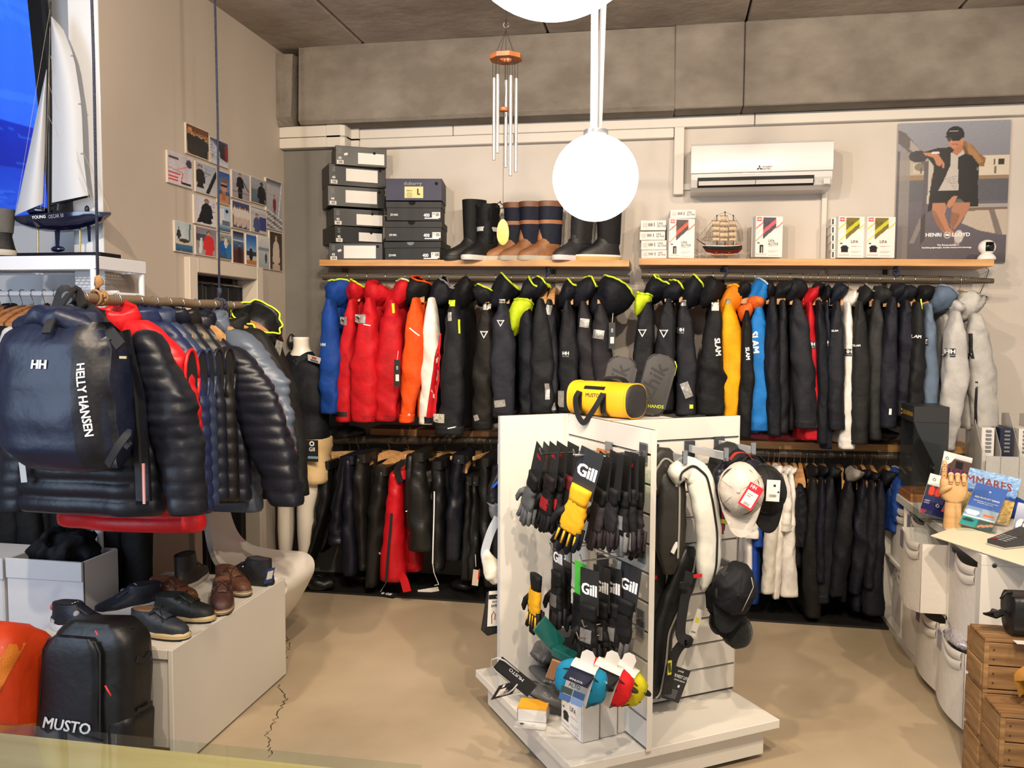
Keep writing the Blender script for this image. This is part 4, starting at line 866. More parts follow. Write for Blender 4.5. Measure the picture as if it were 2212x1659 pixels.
#boots: local x towards the toe
def foot_rings(zs,c,a,b,n=22,sq=.8,toe=1.0):
 out=[];th=np.arange(n)*2*PI/n
 for z,cc,aa,bb in zip(zs,c,a,b):
  x=np.cos(th);y=np.sin(th);x=np.sign(x)*abs(x)**sq;y=np.sign(y)*abs(y)**.9
  wv=1+.12*np.clip(x,-1,1)*(z<.09)
  out.append(np.stack([cc+aa*x,bb*y*wv,np.full(n,z)],1))
 return out
def boot(label,loc,rz,h,foot,shaft,band=None,sole=(190,182,170),bands=(),lean=0.,cat='boot',name='sea_boot',sc=1.,group='sea boots on the pine shelf',rough_=.0,leather=True):
 t=thing(name,label,cat,loc,rz=rz,group=group);S=lambda r:[q*sc for q in r]
 fm=M('boot_upper',foot,.5,var=.25,vscale=18,bump=.1,bscale=60);sm_=cloth(shaft)
 put('sole',loft(S(foot_rings((0.0005,.012,.024,.030),(.055,.056,.056,.056),(.138,.142,.14,.136),(.047,.049,.048,.046)))),M('boot_sole',sole,.6),t,smooth=.7)
 put('foot',loft(S(foot_rings((.024,.045,.065,.085,.105,.13,.15),(.055,.055,.045,.025,.006,-.006,-.008),(.138,.132,.118,.094,.078,.068,.066),(.046,.047,.046,.044,.043,.042,.043)))),fm,t,smooth=.9)
 z=np.linspace(.10,h,14);k=(z-.10)/(h-.10)
 put('shaft',rough(loft(S(foot_rings(z,-.008+lean*k,.066+.010*k,.044+.012*k)),True,False),rough_,25,3),sm_,t,smooth=.9)
 put('lining',loft(S(foot_rings((h-.02,h-.002),(-.008+lean,-.008+lean),(.073,.074),(.053,.054)))),M('boot_dark',(18,16,15),.9),t)
 for z0,z1,c in bands:
  k0,k1=(z0-.1)/(h-.1),(z1-.1)/(h-.1)
  put('leather_band',loft(S(foot_rings((z0,z1),(-.008+lean*k0,-.008+lean*k1),(.069+.010*k0,.069+.010*k1),(.047+.012*k0,.047+.012*k1))),False,False),M('boot_band',c,.5,var=.2,vscale=14),t,smooth=.9)
 return t
SZ=1.987;SZR=1.975
def onshelf(x,Y=5.02,z=SZ):return(P(x,540,Y=Y)[0],Y,z-.004 if x<1370 else z-.014)
LB,BB=(142,92,54),(112,70,42)
for i,(x,lab,dy)in enumerate(((1112,'navy and tan leather boot at the left of three, behind the wooden chime sail',.03),(1146,'navy and tan leather boot in the middle, with white tag beside it',0),(1186,'navy and tan leather boot on the right of the three',0))):
 z0=P(1146,562,Y=4.95)[2]
 t=boot(lab,(P(x,540,Y=5.0+dy)[0],5.0+dy,1.978),math.radians(208),.345,LB,(26,32,52),bands=((.315,.347,BB),(.215,.237,(150,96,56))),sole=(178,168,150))
 put('tongue_patch',loft([q for q in foot_rings((.12,.16,.185),(.012,.010,.008),(.062,.058,.055),(.03,.026,.012))]),M('boot_upper',LB,.5,var=.25,vscale=18,bump=.1,bscale=60),t,smooth=.9)
put('paper_tag',flat(quad(.02,.05),frame((.01,-.075,.24),(1,0,0),(.3,0,1))),PAPER,t)
t=boot('tall black rubber boot leaning beside the shoe boxes',(P(1022,540,Y=5.02)[0],5.02,1.982),math.radians(222),.365,(24,24,24),(22,22,22),sole=(24,24,24),lean=.0)
t=boot('black fabric boot with silver band and drawstring top',(P(1052,540,Y=4.99)[0],4.99,1.980),math.radians(235),.335,(24,24,25),(18,18,20),bands=((.175,.20,(176,174,170)),),sole=(205,200,195),rough_=.008)
put('drawstring',tube([(-.06+.03*math.cos(a),.05+.02*math.sin(2*a),.335+.02*math.sin(a))for a in np.linspace(0,9,24)],.003,5),BLACKP,t,smooth=3.2)
put('swing_tag',flat(quad(.05,.075),frame((.05,.072,.27),(-.75,-.65,.1),(0,.1,1)),.001),M('navy_card',(28,34,66),.5),t)
put('lettering',flat(text_geo('dubarry',.011),frame((.051,.0735,.297),(-.75,-.65,.1),(0,.1,1)),.002),INKW,t)
t=boot('dark grey strapped boot with white sole under the lamp',(P(1252,540,Y=5.0)[0],5.0,1.976),math.radians(225),.36,(46,44,48),(52,48,50),sole=(210,196,200),rough_=.004,lean=-.02)
put('strap',loft(foot_rings((.10,.128),(.0,-.003),(.082,.073),(.048,.046)),False,False),M('strap_black',(30,29,30),.5),t,smooth=.9)
t=boot('black boot with white and tan sole, last boot on the shelf',(P(1312,540,Y=5.0)[0],5.0,1.975),math.radians(200),.36,(22,22,23),(24,23,24),sole=(196,158,84))
put('sole_rim',loft(foot_rings((.024,.036),(.056,.056),(.143,.139),(.05,.048)),False,False),PAPER,t,smooth=.9)
#white thermal underwear boxes with printed fronts
def lifa_print(theme,kind):
 c=Canvas(44,66,(232,226,220));a,b,pic=theme
 for(x0,y0,x1,y1,wd,cc,k)in((.02,.30,.30,.14,.055,a,.75),(.02,.43,.30,.27,.05,b,.5),(.02,.60,.30,.43,.05,a,.45),(.72,.17,1.0,.0,.05,b,.5),(.72,.31,1.0,.14,.05,a,.75)):c.line(x0,y0,x1,y1,wd,cc,k)
 c.poly([(.27,.035),(.74,.035),(.74,.28),(.27,.56)],pic)
 for k in range(14):c.line(.27+.03*k,.12+.02*(k%5),.36+.03*k,.14+.02*((k*3)%7),.03,[q*(.6+.06*(k%6))for q in pic],.6)
 m0=c.a.copy();c.line(.22,.42,.78,.09,.12,a);ok=(c.X>.27)&(c.X<.74);c.a=np.where(ok[...,None],c.a,m0)
 c.poly([(.74,.29),(.74,.40),(.30,.62),(.27,.58)],(232,226,220))
 c.rect(.04,.03,.23,.125,(196,40,56))
 K=(34,32,34)
 if kind=='leg':c.rect(.17,.69,.29,.75,K);c.rect(.17,.75,.22,.89,K);c.rect(.24,.75,.29,.89,K)
 else:c.rect(.17,.70,.31,.86,K);c.poly([(.17,.70),(.10,.75),(.11,.87),(.145,.87),(.17,.76)],K);c.poly([(.31,.70),(.38,.75),(.36,.87),(.325,.87),(.31,.76)],K)
 c.rect(.06,.64,.17,.665,(50,60,90));c.rect(.03,.91,.42,.95,(170,165,160),.5)
 for k in range(5):c.rect(.48,.80+.035*k,.92-.08*(k%3),.81+.035*k,(165,150,145),.7)
 c.rect(.48,.715,.66,.73,(200,70,60),.7);c.rect(.66,.715,.82,.73,(150,140,150),.6)
 return c
T_RED=((226,88,60),(200,200,200),(78,66,66));T_PNK=((226,96,104),(196,200,206),(84,78,90));T_YEL=((196,194,50),(206,206,206),(122,108,58))
def lifa(label,x0,x1,ytop,ybot,theme,kind,two,depth=.045,Yf=4.99,ry=0.):
 t,L,h=box_px(label,(x0,ytop),(x1,ytop+1),ybot,depth,PAPER,name='thermal_wear_box',group='white thermal wear boxes',Yf=Yf)
 cv=lifa_print(theme,kind);(v,f),c=cv.geo(L*.985,h*.985)
 o=put('printed_front',flat((v,f),face(t,L,h,.5,.5),.0009),print_mat(),t)
 at=o.data.color_attributes.new('ink','FLOAT_COLOR','POINT');at.data.foreach_set('color',np.concatenate([c,np.ones((len(c),1))],1).astype(np.float32).ravel())
 put('lettering',flat(text_geo('HH',h*.07,.03),face(t,L,h,.135,.078),.002),INKW,t)
 if two:put('lettering',flat(text_geo('LIFA',h*.085,.006,1.0,align='LEFT'),face(t,L,h,.47,.60),.002),INKK,t);put('lettering',flat(text_geo('ACTIVE',h*.085,.006,.92,align='LEFT'),face(t,L,h,.47,.675),.002),INKK,t)
 else:put('lettering',flat(text_geo('LIFA',h*.10,.006,align='LEFT'),face(t,L,h,.45,.61),.002),INKK,t)
 return t
def lifa_end(label,x0,x1,y0,y1,Yf=5.0,depth=.16,txt=True):
 t,L,h=box_px(label,(x0,y0),(x1,y0-.6),y1,depth,PAPER,name='thermal_wear_box',group='white thermal wear boxes',Yf=Yf)
 if txt:
  put('lettering',flat(text_geo('LIFA',h*.30,.004,align='LEFT'),face(t,L,h,.65,.33),.0012),INKK,t);put('lettering',flat(text_geo('ACTIVE',h*.30,.004,.9,align='LEFT'),face(t,L,h,.65,.60),.0012),INKK,t)
  put('barcode',flat(barcode(L*.18,h*.3,seed=int(y0)),face(t,L,h,.38,.45),.0012),M('grey_ink',(110,108,106),.6),t)
  put('icon',flat(quad(L*.022,h*.4),face(t,L,h,.54,.45),.0012),INKK,t)
  put('fine_print',flat(join(*[quad(L*.17,h*.035,0,-k*h*.12)for k in range(4)]),face(t,L,h,.15,.32),.0012),M('pale_ink',(176,170,164),.6),t)
 return t
for i,(y0,y1,dx)in enumerate(((476,498,0),(500,519,-2),(519.5,540,1),(540.5,558.5,1.5))):
 lifa_end(['top','second','third','bottom'][i]+' small print white box in the stack at the pine shelf end',1384+dx,1439+dx,y0,y1)
lifa_end('white box lying on top of the upright orange striped box',1448,1503,453,472,Yf=5.02)
lifa('upright white box with orange and red stripes left of the model ship',1446,1501,471.5,557.5,T_RED,'leg',True,.05)
lifa('upright white box with pink stripes right of the model ship',1633,1691.5,466.5,555.5,T_PNK,'leg',True,.05)
lifa_end('plain white box standing close behind the pink striped box',1624,1636,473,556,Yf=5.04,txt=False,depth=.05)
for i in range(5):
 y0=470+i*17.8
 t,L,h=box_px(['top','second','middle','fourth','bottom'][i]+' white box seen end on in the stack left of the yellow striped boxes',(1795,y0),(1810,y0-.3),y0+17.6,.15,PAPER,name='thermal_wear_box',group='white thermal wear boxes',Yf=5.02)
 put('icon',flat(quad(.008,.03),face(t,L,h,.3,.5),.001),INKK,t)
lifa('upright white box with yellow stripes beside the white stack',1812,1872,467,557,T_YEL,'top',False,.04,Yf=4.985)
lifa('upright white box with yellow stripes next to the poster',1874,1935,467.5,557,T_YEL,'top',False,.04,Yf=4.985)
#model square rigger
TS=lambda x,y:(1370+.1492*x,440+.1492*y)
YS=5.03;sp=lambda x,y,dy=0.:P(*TS(x,y),Y=YS+dy)
t=thing('model_ship','small black and red three masted model ship on the pine shelf','model ship',tuple(sp(1280,785)))
kk=(sp(1380,600)[0]-sp(1280,600)[0])/100
st=[(985,612,622,.0),(1040,610,700,.016),(1150,612,722,.026),(1300,615,724,.028),(1430,612,724,.024),(1500,608,715,.016),(1562,600,660,.006)]
def hull(f0,f1,wk=1.):
 r=[]
 for x,yt,yb,w_ in st:
  a=yt+(yb-yt)*f0;b=yt+(yb-yt)*f1;q=[]
  for s,f in((1,0),(1,.5),(1,1),(-1,1),(-1,.5),(-1,0)):
   yy=a+(b-a)*f;g_=(yy-yt)/(yb-yt+1e-6);q.append(sp(x,yy,s*(w_*wk*(1-.75*g_**2)+.001)))
  r.append(q)
 return loft(r)
put('hull',hull(0,.55),M('hull_black',(18,20,20),.3),t,smooth=.6,world=True)
put('keel',hull(.55,1.,1.01),M('hull_red',(94,26,22),.35),t,smooth=.6,world=True)
put('deck',loft([[sp(x,yt-8,w_*1.02),sp(x,yt+3,w_*1.04),sp(x,yt+3,-w_*1.04),sp(x,yt-8,-w_*1.02)]for x,yt,yb,w_ in st]),M('deck_white',(226,216,200),.5),t,world=True)
mw=M('mast_brown',(64,42,26),.6);rg=M('rigging_thread',(92,70,50),.8);sl_=M('sail_cloth',(202,178,148),.85,var=.15,vscale=80)
for x,y0 in((1198,160),(1315,110),(1435,160)):
 put('mast',tube([sp(x,612),sp(x,y0)],[.0038,.002],8),mw,t,smooth=.9,world=True)
 put('masthead',cyl(sp(x,y0+25),sp(x,y0+5),.0038,n=8),mw,t,world=True)
put('bowsprit',tube([sp(1040,605),sp(905,515)],[.004,.002],8),mw,t,smooth=.9,world=True)
for x,y in((1385,590),(1500,590)):
 put('deckhouse',xf(lathe([(.010,0),(.013,.006),(.013,.011),(.004,.013)],12),TR(tuple(sp(x,y+18)))),M('brass',(170,112,60),.4),t,smooth=.7,world=True)
for(x0,x1,y0,y1)in((1125,1240,245,320),(1135,1235,325,398),(1140,1235,402,478),(1130,1238,485,548),(1245,1345,175,255),(1240,1355,258,330),(1238,1355,335,408),(1235,1360,412,490),(1240,1355,495,552),(1375,1475,245,320),(1370,1480,325,400),(1365,1480,405,485),(1372,1478,490,550)):
 g=grid(6,5,lambda u,v:sp(x0+(x1-x0)*(u+.05*math.sin(PI*v)*(1-2*u)),y1+(y0-y1)*v-6*math.sin(PI*u)*(v<.5),-.006-.012*math.sin(PI*v)))
 put('sail',g,sl_,t,smooth=3.2,world=True);put('yard',tube([sp(x0-8,y0,-.006),sp(x1+8,y0+3,-.006)],.0016,6),mw,t,world=True)
rl_=[((905,515),(1198,170)),((905,515),(1150,470)),((1198,170),(1315,120)),((1315,120),(1435,170)),((1435,170),(1560,365)),((1435,200),(1560,620)),((1340,160),(1500,610)),((1315,150),(1420,600)),((1198,200),(1130,330)),((970,520),(1560,640)),((1560,365),(1480,395)),((1560,365),(1575,540)),((1198,230),(1040,430))]
rl_+=[((970+16*k,540),(985+14*k,520-22*k))for k in range(10)]+[((1490+14*k,400-5*k),(1500+13*k,550))for k in range(6)]
rl_+=[((1130+22*k,250),(1135+20*k,545))for k in range(16)]
put('rigging',join(*[tube([sp(*a,-.012),sp(*b,-.012)],.0008,4)for a,b in rl_]),rg,t,world=True)
for x in(1185,1375):
 c=sp(x,735);put('stand',loft([[c+np.array([a*.016,b*.02,z])for a,b in((-1,-1),(1,-1),(1,1),(-1,1))]for z in(0.,)]+[[c+np.array([a*.004,b*.015,.014])for a,b in((-1,-1),(1,-1),(1,1),(-1,1))]]),mw,t,world=True)
 put('stand_base',bx(c[0]-.026,c[0]+.024,c[1]-.022,c[1]+.022,c[2]-.008,c[2]+.001,.002),wood((178,122,74),(150,96,54)),t,world=True)
 #small white camera
c=P(2131,557,Y=4.98);t=thing('security_camera','small white round camera with black face at the right end of the pine shelf','camera',(c[0],4.98,1.963))
put('base',lathe([(.034,0),(.044,.003),(.046,.010),(.040,.022),(.028,.034),(.02,.038)],28),M('gloss_white',(232,228,224),.25),t,smooth=.9)
put('head',ball((0,0,.068),.043,.043,.041,28,18),M('gloss_white',(232,228,224),.25),t,smooth=3.2)
hd_=ball((0,0,.068),.0436,.0436,.0416,40,30);keep=[f for f in hd_[1]if(lambda q:q[1]<-.02 and abs(q[0]-.004)<.0215 and-.027<q[2]-.072<.024)(hd_[0][list(f)].mean(0))]
put('face_plate',(hd_[0],keep),M('black_gloss',(10,10,11),.1),t,smooth=3.2)
put('lens',ball((.003,-.0445,.070),.006,.003,.006,12,8),M('lens_glass',(40,44,50),.05),t,smooth=3.2)
cp_=[P(2136,582,Y=5.17),P(2128,610,Y=5.15),P(2112,642,Y=5.12),P(2105,660,Y=5.1)]
put('cable',tube([(0,.05,-.03+.0)]+[q-np.array([c[0],4.98,1.963])for q in cp_],.002,5),BLACKP,t,smooth=3.2)
#air conditioner, poster, photo cards, lamps, wind chime
x0,x1=.105,.862
t=thing('air_conditioner','white wall air conditioner above the pine shelf','air conditioner',((x0+x1)/2,YB,2.36))
acw=M('ac_plastic',(200,197,195),.28,coat=.3)
pr=[(YB,2.365),(5.03,2.365),(4.985,2.385),(4.965,2.425),(4.962,2.452),(4.975,2.455),(4.975,2.61),(YB,2.61)]
put('body',loft([[(x,y,z)for y,z in pr]for x in(x0,x1)]),acw,t,world=True)
put('front_panel',loft([[(x,y,z)for y,z in((4.975,2.457),(4.958,2.460),(4.955,2.50),(4.962,2.612),(4.975,2.625),(YB-.02,2.632),(YB-.02,2.612),(4.975,2.609))]for x in(x0-.002,x1+.002)]),acw,t,smooth=.5,world=True)
def acp(x,y):return P(x,y,Y=4.962)
sl0,sl1=acp(1507,384)[0],acp(1759,384)[0]
put('air_outlet',loft([[(x,y,z)for y,z in((4.964,2.44),(4.962,2.405),(4.985,2.383),(5.03,2.40),(5.03,2.43))]for x in(sl0,sl1)]),M('outlet_dark',(16,16,16),.7),t,world=True)
for u0,u1 in((0,.5),(.505,1)):
 put('louver',loft([[(x,y,z)for y,z in((4.953,2.414),(4.962,2.392),(4.968,2.392),(4.962,2.416))]for x in(sl0+.006+(sl1-sl0-.012)*u0,sl0+.006+(sl1-sl0-.012)*u1)]),acw,t,world=True)
mm=frame(acp(1646,363)+np.array([0,-.009,0]),LUX,UP)
put('lettering',flat(join(mv(text_geo('MITSUBISHI',.0105,.01,align='LEFT'),0,.005),mv(text_geo('ELECTRIC',.0105,.01,align='LEFT'),0,-.006)),mm),M('grey_ink',(110,108,106),.6),t,world=True)
dia=lambda cx,cy,a:xf(prism([(0,.0),(.005,.0085),(0,.017),(-.005,.0085)],.0003),TR((cx,cy,0),rz=a))
put('emblem',flat(join(dia(0,0,0),dia(0,0,math.radians(120)),dia(0,0,math.radians(-120))),mm@TR((-.014,0,0))),M('dark_ink2',(50,50,52),.6),t,world=True)
put('display',flat(quad(.034,.03),frame(acp(1786,391)+np.array([0,-.002,.0]),LUX,UP)),M('display_grey',(170,168,166),.3),t,world=True)
put('lettering',flat(text_geo('o o',.012),frame(acp(1772,390)+np.array([0,-.002,0]),LUX,UP)),M('silver_ink',(150,150,160),.5),t,world=True)
#the poster
pa_,pb_=P(1941,267,Y=5.178),P(2171,567,Y=5.178);PW,PH=pb_[0]-pa_[0],pa_[2]-pb_[2];pc_=(pa_+pb_)/2
t=thing('poster','large photo poster of a person in cap and black jacket seated by water','poster',(pc_[0],5.19,pb_[2]))
put('board',bx(pa_[0],pb_[0],5.178,5.1995,pb_[2],pa_[2]),M('board_edge',(190,186,182),.5),t,world=True)
cv=Canvas(150,196,(128,128,136));q1=lambda*p:[((1812+.1808*x-1940.5)/230.5,(180+.1808*y-266.8)/301)for x,y in p];q2=lambda*p:[((1920+.12206*x-1940.5)/230.5,(440+.12206*y-266.8)/301)for x,y in p]
cv.grad(0,.30,(136,138,148),(122,120,130));cv.rect(0,.265,1,.41,(168,154,138));cv.rect(.15,.29,.33,.36,(186,174,160),.7);cv.rect(0,.37,1,.42,(138,114,88));cv.rect(.72,.245,1,.385,(196,184,166));cv.rect(.90,.27,.955,.31,(50,44,38));cv.rect(.86,.27,.875,.31,(90,76,60));cv.rect(.865,.32,.885,.37,(110,96,80))
cv.rect(.0,.41,1,.56,(84,84,92));cv.grad(.56,1.0,(92,88,98),(84,76,82));cv.ell(.22,.315,.06,.03,(82,84,66),.7);cv.rect(.215,.32,.23,.36,(90,80,64))
cv.rect(.03,.20,.12,.98,(128,122,120),.8);cv.rect(0,.2,.03,1,(70,64,72),.8)
cv.poly(q1((713,560),(800,600),(1090,930),(1030,985),(720,720)),(88,82,82));cv.poly(q1((860,680),(1090,930),(1065,950),(850,790)),(150,142,138));cv.ell(*q1((955,880))[0],.085,.042,(44,42,48))
cv.poly(q1((1030,950),(1080,930),(1070,1600),(1010,1600)),(84,78,82));cv.poly(q1((1080,930),(1130,930),(1090,1440),(1070,1440)),(176,168,160))
cv.poly(q2((1430,60),(2060,30),(2060,560),(1900,545),(1600,480),(1300,350)),(176,162,148));cv.poly(q2((1740,110),(1830,100),(1990,560),(1870,545)),(112,102,98));cv.poly(q2((1560,20),(2060,10),(2060,75),(1560,75)),(150,144,142));cv.poly(q2((1400,80),(2060,80),(2060,110),(1400,140)),(112,92,80))
cv.poly(q2((590,250),(680,250),(500,700),(420,700)),(122,114,112));cv.poly(q2((615,240),(690,150),(680,640),(610,720)),(62,54,56))
JK=(27,26,28);SK=(176,120,88);SD=(124,84,64)
cv.poly(q1((1450,700),(1560,760),(1640,860),(1720,920),(1700,1020),(1600,1000),(1480,980),(1430,850)),(128,92,58));cv.poly(q1((1500,720),(1600,830),(1690,960),(1640,980),(1520,880)),(164,124,78),.7);cv.poly(q1((1470,760),(1540,900),(1500,970),(1440,860)),(84,58,40),.8)
cv.poly(q1((1010,830),(1180,785),(1330,780),(1420,850),(1560,880),(1650,1000),(1640,1200),(1655,1480),(1560,1480),(1440,1380),(1080,1540),(1110,1250),(1140,1000)),JK)
cv.poly(q1((1325,845),(1465,810),(1480,880),(1420,1000),(1430,1290),(1195,1290),(1250,1180),(1320,1000)),(178,170,164));cv.poly(q1((1405,900),(1490,860),(1500,1300),(1425,1300)),JK)
for k in range(6):cv.line(*q1((1260+20*k,1150+20*k))[0],*q1((1400,1120+30*k))[0],.006,(140,132,128))
cv.poly(q1((1280,680),(1460,690),(1455,760),(1410,805),(1350,805),(1300,760)),SK);cv.poly(q1((1360,800),(1440,740),(1460,820),(1390,880),(1340,850)),(164,108,78));cv.ell(*q1((1452,705))[0],.012,.014,SK);cv.line(*q1((1335,748))[0],*q1((1395,752))[0],.008,(140,64,60));cv.ell(*q1((1330,715))[0],.008,.008,(190,130,96))
cv.ell(*q1((1365,625))[0],.078,.052,(24,24,26));cv.rect(*q1((1268,620))[0],*q1((1465,672))[0],(24,24,26));cv.poly(q1((1245,660),(1290,640),(1400,655),(1300,672)),(24,24,26));cv.poly(q1((1265,655),(1425,660),(1420,705),(1375,712),(1345,695),(1290,715)),(18,20,30));cv.ell(*q1((1310,685))[0],.018,.012,(60,80,120),.6)
cv.rect(*q1((1295,588))[0],*q1((1400,602))[0],(190,190,190),.8)
cv.poly(q1((1000,835),(1130,840),(1190,870),(1250,960),(1255,1020),(1235,1020),(1225,970),(1210,1000),(1170,990),(1130,900),(1040,870)),SK);cv.line(*q1((1115,845))[0],*q1((1180,845))[0],.02,(206,200,196))
cv.poly(q1((1440,1280),(1500,1260),(1560,1340),(1420,1380)),JK);cv.poly(q1((1370,1345),(1420,1360),(1380,1440),(1340,1490),(1300,1480),(1310,1420)),SK)
cv.poly(q1((1095,1290),(1440,1290),(1380,1350),(1300,1400),(1120,1420)),(22,21,22))
cv.poly(q2((800,-10),(1010,-10),(1035,80),(1010,200),(1100,430),(1190,520),(1190,600),(1080,560),(960,470),(850,300),(790,100)),(170,116,88));cv.poly(q2((800,100),(850,130),(1060,520),(960,460),(850,300)),SD,.7)
cv.poly(q2((1140,-10),(1420,-10),(1430,60),(1360,200),(1280,330),(1180,460),(1120,420),(1110,280)),(164,112,84));cv.poly(q2((1120,150),(1270,190),(1240,300),(1160,450),(1105,330)),SD,.75)
cv.ell(*q2((1260,580))[0],.04,.045,(186,178,172));cv.rect(*q2((1190,600))[0],*q2((1270,740))[0],(176,168,164),.6)
cv.ell(*q1((1635,1040))[0],.014,.011,(160,160,160),.6)
cv.speck(2.5,3)
m=frame((pc_[0],5.1772,(pa_[2]+pb_[2])/2),LUX,UP);put_print('printed_picture',cv,PW,PH,m,t)
pxm_=PW/230.5;loc_=lambda x,y:frame((pa_[0]+(x-1941)*pxm_,5.1755,pa_[2]-(y-267)*pxm_),LUX,UP)
def serif(s,size,m,nm='lettering'):put(nm,flat(text_geo(s,size,.022,1.05),m),INKW,t,world=True)
serif('HENRI',.0285,loc_(2022,514.5));serif('LLOYD',.0285,loc_(2079,514.5))
put('emblem',flat(join(*[xf(prism([(.003*math.cos(b),.0052*math.sin(b))for b in np.linspace(0,2*PI,9)[:-1]],.0002),TR((.0165*math.cos(a),.0165*math.sin(a),0),rz=a))for a in np.radians(np.arange(110,430,20))],prism([(-.010,-.005),(.010,-.005),(.012,.007),(.005,.002),(0,.009),(-.005,.002),(-.012,.007)],.0002)),loc_(2050.5,515)),INKW,t,world=True)
serif('The Breeze Jacket.',.0125,loc_(2050,537));serif('Redefining lightweight, durable waterproof technology',.0112,loc_(2050,542.5))
#signed photo cards on the left wall
def person_(c,x,y,s,coat,skin=(190,140,110),hair=(50,38,30),legs=None):
 c.ell(x,y,.07*s,.055*s,hair);c.ell(x,y+.02*s,.055*s,.05*s,skin)
 c.poly([(x-.05*s,y+.06*s),(x+.05*s,y+.06*s),(x+.15*s,y+.13*s),(x+.19*s,y+.40*s),(x+.11*s,y+.42*s),(x+.12*s,y+.55*s),(x-.12*s,y+.55*s),(x-.11*s,y+.42*s),(x-.19*s,y+.40*s),(x-.15*s,y+.13*s)],coat)
 if legs:c.poly([(x-.11*s,y+.5*s),(x+.11*s,y+.5*s),(x+.09*s,y+.95*s),(x-.09*s,y+.95*s)],legs)
def scrawl(c,x,y,n,col,seed):
 r=random.Random(seed)
 for k in range(n):c.line(x+r.uniform(-.1,.1),y+k*.05,x+r.uniform(.02,.2),y+k*.05+r.uniform(-.03,.03),.014,col)
def card_pic(i):
 c=Canvas(30,40,(180,178,178));r=random.Random(i);D_=(28,28,32)
 if i==0:
  c.grad(0,1,(128,82,46),(196,140,80));c.rect(0,0,1,.2,(96,58,34));c.rect(.08,.1,.25,.25,(190,130,80))
  for k in range(7):person_(c,.12+.11*k,.26+.02*(k%3),.75,D_,legs=(40,34,32))
  person_(c,.85,.34,.85,D_,legs=D_);scrawl(c,.45,.8,4,D_,1)
 elif i==1:
  c.grad(0,1,(60,70,110),(200,200,206));c.poly([(.3,0),(.9,.1),(.95,.8),(.5,.7)],(30,32,44));c.rect(.8,.15,1,.75,(130,30,36))
  for k in range(5):c.line(0,.1+.12*k,.5,.45+.06*k,.04,(220,222,228))
  scrawl(c,.05,.6,5,D_,2)
 elif i==2:
  c.grad(0,1,(186,178,190),(206,200,208));c.rect(.02,.12,.42,.2,(60,56,60));c.rect(.0,.62,.5,.67,(206,40,60));c.rect(.0,.75,.4,.79,(206,40,60));c.rect(.0,.86,.4,.9,(206,40,60));c.line(.6,.62,.52,.9,.04,(206,40,60));c.ell(.86,.22,.12,.14,(50,48,70));c.line(.4,.5,.75,.35,.05,(220,130,130));c.rect(.55,.88,.95,.96,D_);c.line(0,.5,.6,.58,.03,(120,116,124))
 elif i==3:
  c.grad(0,1,(150,160,178),(186,186,190));c.line(.98,.2,.55,.95,.16,D_);person_(c,.2,.14,1.3,D_);scrawl(c,.5,.16,6,(60,66,86),3)
 elif i==4:c.grad(0,.6,(44,76,140),(96,130,180));c.rect(0,.6,1,1,(60,84,120));c.ell(.5,.45,.26,.2,(186,134,108));c.rect(.25,.40,.78,.47,D_);c.ell(.5,.28,.26,.08,(120,84,60));c.rect(.1,.72,.9,1,(178,128,100));c.rect(.3,.62,.62,.9,(160,104,84))
 elif i==5:c.grad(0,1,(160,160,170),(150,140,144));person_(c,.45,.1,1.15,D_,legs=D_);c.line(.6,.3,.95,.65,.05,D_);c.rect(0,.75,1,.78,(80,74,76))
 elif i==6:c.grad(0,.45,(150,152,160),(140,142,150));c.grad(.45,1,(96,112,122),(84,98,110));person_(c,.68,.18,1.5,D_,(70,60,56))
 elif i==7:
  c.grad(0,.12,(60,60,66),(150,150,156));c.grad(.12,1,(170,168,176),(150,148,152));person_(c,.5,.33,.6,(120,40,44),legs=(120,100,96))
  for k in range(7):c.line(0,.62+.06*k,1,.78+.06*k,.03,(70,66,70)if k%2 else(206,204,206))
  scrawl(c,.1,.2,3,D_,4);c.line(.95,.05,.75,.7,.05,(220,220,224))
 elif i==8:c.grad(0,1,(196,194,204),(206,204,210));person_(c,.55,.12,1.5,D_,(150,116,100));c.poly([(.1,.95),(.3,.5),(.6,.4),(.8,.9)],D_);scrawl(c,.75,.15,7,(60,60,100),5)
 elif i==9:c.grad(0,.6,(150,180,206),(190,200,210));c.poly([(.1,.1),(.45,.05),(.5,.7),(.05,.7)],(206,210,216));c.ell(.7,.15,.12,.07,(30,44,90));c.grad(.72,1,(170,184,196),(44,74,110));c.rect(.3,.55,.95,.75,(90,110,130))
 elif i==10:
  c.grad(0,.35,(70,74,120),(60,62,92));c.rect(0,.35,1,.8,(44,44,56));c.rect(0,.8,1,1,(70,80,100))
  for k in range(6):person_(c,.14+.15*k,.2+.03*(k%2),.75,(206,198,192),legs=(190,170,160))
 elif i==11:c.grad(0,.3,(206,204,206),(160,160,168));c.rect(.55,.35,1,.9,(54,58,120));person_(c,.38,.32,1.25,(70,78,120));c.rect(0,0,1,.06,(110,108,110))
 elif i==12:c.grad(0,.6,(176,190,196),(190,198,200));c.line(.85,0,.8,.6,.1,(90,104,110));person_(c,.2,.22,.7,(50,50,54));c.ell(.45,.66,.42,.1,(206,190,170));c.ell(.5,.62,.3,.07,(60,54,50));c.grad(.74,1,(70,110,140),(40,76,110));scrawl(c,.3,.9,2,(200,206,210),6)
 elif i==13:c.grad(0,1,(124,122,132),(150,146,150));c.rect(0,.25,.5,.5,(70,70,86));person_(c,.62,.18,1.5,(198,44,48),(186,130,104),(60,38,30));c.poly([(.2,.4),(.3,.38),(.28,.95),(.12,.95)],(206,206,210))
 elif i==14:
